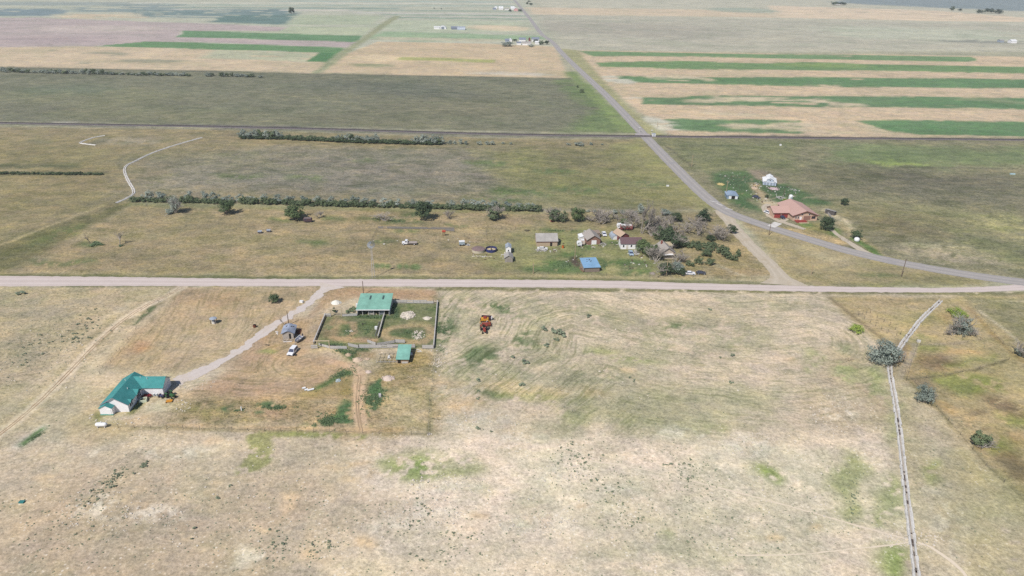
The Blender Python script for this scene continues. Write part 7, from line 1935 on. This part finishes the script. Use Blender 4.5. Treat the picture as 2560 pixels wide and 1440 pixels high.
pile('scrap_heap', 'grey clutter right of the brick cottage', 1507, 611, 16, 8, .8, 40, grey_rub, (.16, .36), 17, 'scrap heap')
pile('scrap_heap', 'white clutter in front of the white farmhouse', 1590, 632, 18, 10, .7, 50, grey_rub, (.16, .36), 18, 'scrap heap')
pile('scrap_heap', 'crimson junk under the leafy trees', 1381, 553, 12, 4, .8, 24, redpaint, (.2, .4), 19, 'scrap heap')
pile('scrap_heap', 'pale scrap right of the wagon box', 1170, 613, 12, 4, .8, 24, grey_rub, (.18, .38), 20, 'scrap heap')
pile('rock_pile', 'row of white stones across the old farmyard', 1200, 641, 60, 3, .2, 34, pale_rock, (.12, .3), 21)
pile('rock_pile', 'white stones at the fence corner', 1073, 1086, 12, 6, .2, 26, pale_rock, (.1, .25), 22)
pile('rock_pile', 'scatter of white blocks right of the small green shed', 1095, 905, 24, 24, .1, 60, pale_rock, (.1, .26), 23)
pile('scrap_heap', 'white scrap boards right of the white bin', 1983, 475, 16, 6, .4, 26, grey_rub, (.18, .36), 24, 'scrap heap')
pile('scrap_heap', 'grey rubble in the lane below the white monitor barn', 1886, 470, 20, 12, .4, 40, tan_rock, (.18, .36), 25, 'scrap heap')
pile('scrap_heap', 'dark soil heap by the farm gate', 1632, 684, 18, 5, .8, 24, material('grey_soil', S(150, 140, 132), .95), (.15, .3), 26, 'soil heap')
# loose timbers and small debris
def timbers(label, u, v, n, L, mat, seed, name='fallen_timbers'):
    t = thing(name, label, 'timbers', P(u, v)); rs = random.Random(seed)
    for k in range(n):
        a = rs.uniform(0, 3.14); x_, y_ = rs.uniform(-.6, .6), rs.uniform(-.6, .6); l2 = L * rs.uniform(.6, 1) / 2
        b = MB(); b.beam((x_ - l2 * math.cos(a), y_ - l2 * math.sin(a), .06 + .1 * k), (x_ + l2 * math.cos(a), y_ + l2 * math.sin(a), .08 + .1 * k), .14, .1); b.make('timber', mat, t)
    return t
timbers('pale timbers lying right of the pale rock heap', 1030, 946, 4, 3.0, pale_wood, 1); timbers('white pole lying right of the small green shed', 1045, 877, 2, 2.6, white_metal, 2); timbers('dark log and scrap in the left half of the corral', *B(1030, 610), 2, 2.0, material('dark_log', S(70, 66, 64), .95), 3)
timbers('broken pale planks left of the big domed silver tree', 2125, 900, 6, 3.6, pale_wood, 4); timbers('pale panel beside the tumbledown shed', 690, 833, 3, 2.0, white_wall, 5); timbers('dark scrap and pale post below the tumbledown shed', 667, 863, 2, 2.0, material('dark_log', S(70, 66, 64), .95), 6)
timbers('long white pipe below the half-dead grey tree', 424, 536, 1, 7.5, white_metal, 7); timbers('collapsed dark frame behind the stone barn', 1318, 577, 5, 3.0, material('dark_log', S(70, 66, 64), .95), 8)
def box_thing(name, label, cat, u, v, x, y, z, mat, rot=0, lid=None):
    t = thing(name, label, cat, P(u, v), R2(rot)); b = MB(); b.prism([(-x / 2, 0), (x / 2, 0), (x / 2 * .95, z), (-x / 2 * .95, z)], 'y', -y / 2, y / 2); b.make('body', mat, t)
    b = MB(); b.box(-x / 2, -y / 2 - .02, z + .003, x / 2, y / 2 + .02, z + .06); b.make('lid', lid or mat, t); return t
box_thing('water_trough', 'white trough by the drive below the gravel road', 'trough', 754, 756, 1.4, .8, .7, white_metal, -20); box_thing('water_tub', 'white tub beside the corral divider', 'tub', *B(1237, 702), .9, .8, .9, white_metal); box_thing('feed_bin', 'white bin at the left corner of the barn', 'bin', *B(912, 345), .7, .7, 1.8, white_metal)
box_thing('culvert_box', 'round-topped white headgate where the fence meets the ditch', 'headgate', 2296, 855, 1.1, .8, .7, concrete); box_thing('transformer_box', 'pale box behind the fence line on the right prairie', 'box', 1951, 364, 1.3, .9, 1.0, white_metal); box_thing('white_sign', 'white marker by the left roadside of the asphalt', 'marker', 1669, 466, 1.6, .3, .8, white_metal)
box_thing('wood_crate', 'small grey crate near the dirt track weeds', 'crate', 950, 991, .7, 1.2, .7, grey_wood, 15); box_thing('marker_post', 'white stub post left of the green weed strip', 'post', 604, 1026, .25, .25, 1.2, white_metal); box_thing('teal_tarp_bundle', 'teal tarp bundle lying on the lower left slope', 'tarp', 55, 1256, 1.2, .8, .3, material('teal_tarp', S(60, 130, 130), .7))
box_thing('blue_tarp_trough', 'pale blue trough far out on the right prairie', 'trough', 2531, 436, 3.0, 1.2, .6, material('pale_blue_plastic', S(180, 206, 214), .6)); box_thing('white_sheet_pile', 'white sheet pile beside the corral\'s small shed', 'sheets', 1028, 886, .8, 1.0, .4, white_metal, 20)
for u_, v_, lab in ((760, 972, 'leftmost of the white drums by the green wedge'), (766, 976, 'second white drum by the green wedge'), (773, 977, 'third white drum by the green wedge'), (781, 975, 'rightmost of the white drums by the green wedge')):
    t = thing('white_drum', lab, 'drum', P(u_, v_), R2(30)); b = MB(); b.tube((-.5, 0, .3), (.5, 0, .3), .3, .3, 12); b.make('shell', white_metal, t); b = MB(); b.tube((-.53, 0, .3), (-.501, 0, .3), .27, .27, 12); b.make('end_cap', galv, t)
# spare wheel lying beside the SUV
t = thing('spare_tyre', 'dark tyre lying at the front right of the white SUV', 'tyre', P(739, 888)); b = MB(); b.lathe([(.22, .02), (.46, .02), (.5, .12), (.46, .24), (.22, .24)], 16); b.make('tread', black_rubber, t); b = MB(); b.lathe([(.2, .05), (.2, .18)], 12); b.make('rim', galv, t)

# ------------------------------------------------------------------ concrete ditches
def ditch(label, pts, w=1.7, name='irrigation_ditch', lip=.34, hw=.28, mat=concrete, floor=None, gaps=.5, seed=1):
    c = resample(smooth_line(PL(pts)), 1.5); t = thing(name, label, 'ditch', (c[0].x, c[0].y, 0)); o0 = c[0]; rs = random.Random(seed)
    for sgn in (-1, 1):
        b = MB()
        for k in range(len(c) - 1):
            p, q = c[k], c[k + 1]; d = (q - p).normalized(); nn = Vector((-d.y, d.x)) * sgn
            e = w / 2 + rs.uniform(-.13, .13)
            a0 = p + nn * e - o0; a1 = q + nn * e - o0; i0 = p + nn * (e - hw) - o0; i1 = q + nn * (e - hw) - o0
            f0 = p + nn * .16 - o0; f1 = q + nn * .16 - o0; x0 = p + nn * (e + .16) - o0; x1 = q + nn * (e + .16) - o0
            b.add([(x0.x, x0.y, .0), (x1.x, x1.y, .0), (a0.x, a0.y, lip), (a1.x, a1.y, lip), (i0.x, i0.y, lip), (i1.x, i1.y, lip), (f0.x, f0.y, .03), (f1.x, f1.y, .03)], [(0, 1, 3, 2), (2, 3, 5, 4), (4, 5, 7, 6)])
        b.make('lining', mat, t)
    b = MB()
    for k in range(len(c) - 1):
        p, q = c[k], c[k + 1]; d = (q - p).normalized(); nn = Vector((-d.y, d.x)) * .2
        vs = [p - nn - o0, q - nn - o0, q + nn - o0, p + nn - o0]; b.add([(a.x, a.y, .05) for a in vs], [(0, 1, 2, 3)])
    b.make('silt_bed', material('pale_silt', S(176, 166, 152), .95, .2, .5), t)
    if gaps:
        for k in range(0, len(c) - 2):
            if rs.random() < gaps * .5 * (1 + math.sin(k * .35)):
                p, q = c[k], c[k + 1]; d = (q - p).normalized(); nn = Vector((-d.y, d.x)) * rs.uniform(.10, .26); p = p + d * rs.uniform(0, .9); q = p + d * rs.uniform(.5, 1.5)
                b = MB(); b.prism([((p - nn - o0).x, (p - nn - o0).y), ((p + nn - o0).x, (p + nn - o0).y), ((q + nn * .8 - o0).x, (q + nn * .8 - o0).y), ((q - nn * .8 - o0).x, (q - nn * .8 - o0).y)][::-1], 'z', .055, .13); b.make('dark_bed_patch', material('dark_ditch_bed', S(92, 80, 74), .9, .2, 2), t)  # irregular dark patches along the ditch bed
    return t
ditch('lower concrete-lined ditch running to the bottom edge', [(2224, 915), (2226, 940), (2238, 1000), (2249, 1080), (2262, 1200), (2278, 1330), (2292, 1440), (2300, 1520)], 1.4, gaps=.5)
ditch('upper concrete-lined ditch from the gravel road to the big domed silver tree', [(2352, 752), (2330, 772), (2300, 800), (2280, 828), (2262, 850), (2248, 872), (2240, 890)], 1.4, gaps=.35, seed=3)
ditch('white-lined ditch winding through the left pasture', [(505, 344), (440, 362), (380, 382), (340, 402), (312, 415), (311, 432), (322, 455), (337, 478), (330, 490), (290, 508)], 1.3, lip=.25, hw=.4, gaps=.1, seed=5)
ditch('hook-shaped white-lined ditch below the railway, left', [(262, 339), (240, 342), (215, 350), (196, 358), (215, 360), (240, 363)], 1.3, lip=.25, hw=.4, gaps=0, seed=6)
# pale stones strewn over the scald patches, far past counting
b = MB(); rs = random.Random(77)
for (u, v, ru, rv, n) in ((1870, 1110, 70, 30, 160), (1400, 1190, 80, 30, 120), (1350, 1310, 110, 26, 180), (1120, 1215, 110, 30, 200), (1060, 1285, 100, 40, 180), (1190, 1055, 110, 26, 160), (250, 1280, 110, 60, 160), (380, 1290, 80, 30, 80), (2080, 1040, 60, 60, 140), (2280, 1350, 80, 24, 160), (1100, 900, 30, 40, 90), (420, 1015, 60, 20, 90), (300, 1045, 90, 16, 90), (80, 900, 140, 90, 120), (1700, 1250, 400, 160, 300), (700, 1250, 500, 140, 200), (1600, 900, 400, 100, 160), (500, 960, 60, 16, 60)):
    for _ in range(n):
        a = rs.uniform(0, 6.28); q = rs.random() ** .5; u_, v_ = u + q * ru * math.cos(a), v + q * rv * math.sin(a)
        if 240 < u_ < 440 and 925 < v_ < 1045: continue
        p = P(u_, v_); r = rs.uniform(.07, .24) if rs.random() < .9 else rs.uniform(.2, .42)
        b.rock(p.x, p.y, r * .15, r, rs, .45)
o = b.make('strewn_stones', pale_rock); tag(o, 'pale stones strewn thickly over the bare scald patches', 'stones', kind='stuff')

# household and farm litter lying about the two yards
def litter(name, label, mat, spots, seed):
    b = MB(); rs = random.Random(seed)
    for (u, v, ru, rv, n) in spots:
        for _ in range(int(n * .4)):
            a = rs.uniform(0, 6.28); q = rs.random() ** .5; p = P(u + q * ru * math.cos(a), v + q * rv * math.sin(a))
            x_, y_, z_ = rs.uniform(.12, .6), rs.uniform(.08, .28), rs.uniform(.06, .3); t_ = rs.uniform(0, 3.14); c_, s_ = math.cos(t_), math.sin(t_)
            pts = [(p.x + c_ * i * x_ - s_ * j * y_, p.y + s_ * i * x_ + c_ * j * y_) for i, j in ((-1, -1), (1, -1), (1, 1), (-1, 1))]
            b.prism(pts, 'z', .0, z_)
    o = b.make(name, mat); tag(o, label, 'litter', kind='stuff')
SP = [(1850, 455, 60, 24, 46), (1900, 480, 30, 22, 40), (1960, 482, 40, 18, 50), (1890, 465, 14, 10, 16), (1940, 505, 40, 5, 20), (1820, 440, 30, 10, 14), (1480, 616, 30, 8, 26), (1590, 634, 26, 10, 36), (1600, 660, 40, 16, 30), (1390, 605, 26, 12, 20), (1230, 640, 70, 10, 26), (1540, 600, 20, 14, 16), (1180, 600, 60, 16, 10), (1500, 585, 40, 8, 14), (1440, 650, 30, 10, 16), (2050, 540, 40, 14, 18), (1000, 600, 80, 20, 12), (1380, 625, 30, 6, 20)]
litter('pale_yard_litter', 'pale sheets, boards and scraps lying about both farmyards', material('pale_scrap', S(214, 210, 204), .8, .12, 1), SP, 5)
litter('dark_yard_litter', 'dark rusty scraps lying about both farmyards', material('dark_scrap', S(104, 84, 76), .9, .3, 1), SP, 6)
# ------------------------------------------------------------------ aerial haze
b = MB(); b.box(-36000, -6500, -1.5, 36000, 16500, 124)
o = b.make('haze', None)
hm_ = bpy.data.materials.new('haze_air'); hm_.use_nodes = True
nt = hm_.node_tree; nt.nodes.remove(nt.nodes['Principled BSDF'])
pv = nt.nodes.new('ShaderNodeVolumePrincipled'); pv.inputs['Color'].default_value = (.90, .94, 1.0, 1); pv.inputs['Density'].default_value = HAZE_DENSITY; pv.inputs['Anisotropy'].default_value = 0.1
nt.links.new(pv.outputs[0], nt.nodes['Material Output'].inputs['Volume'])
o.data.materials.append(hm_)
tag(o, 'thin pale summer haze over the plain', 'haze', kind='stuff')
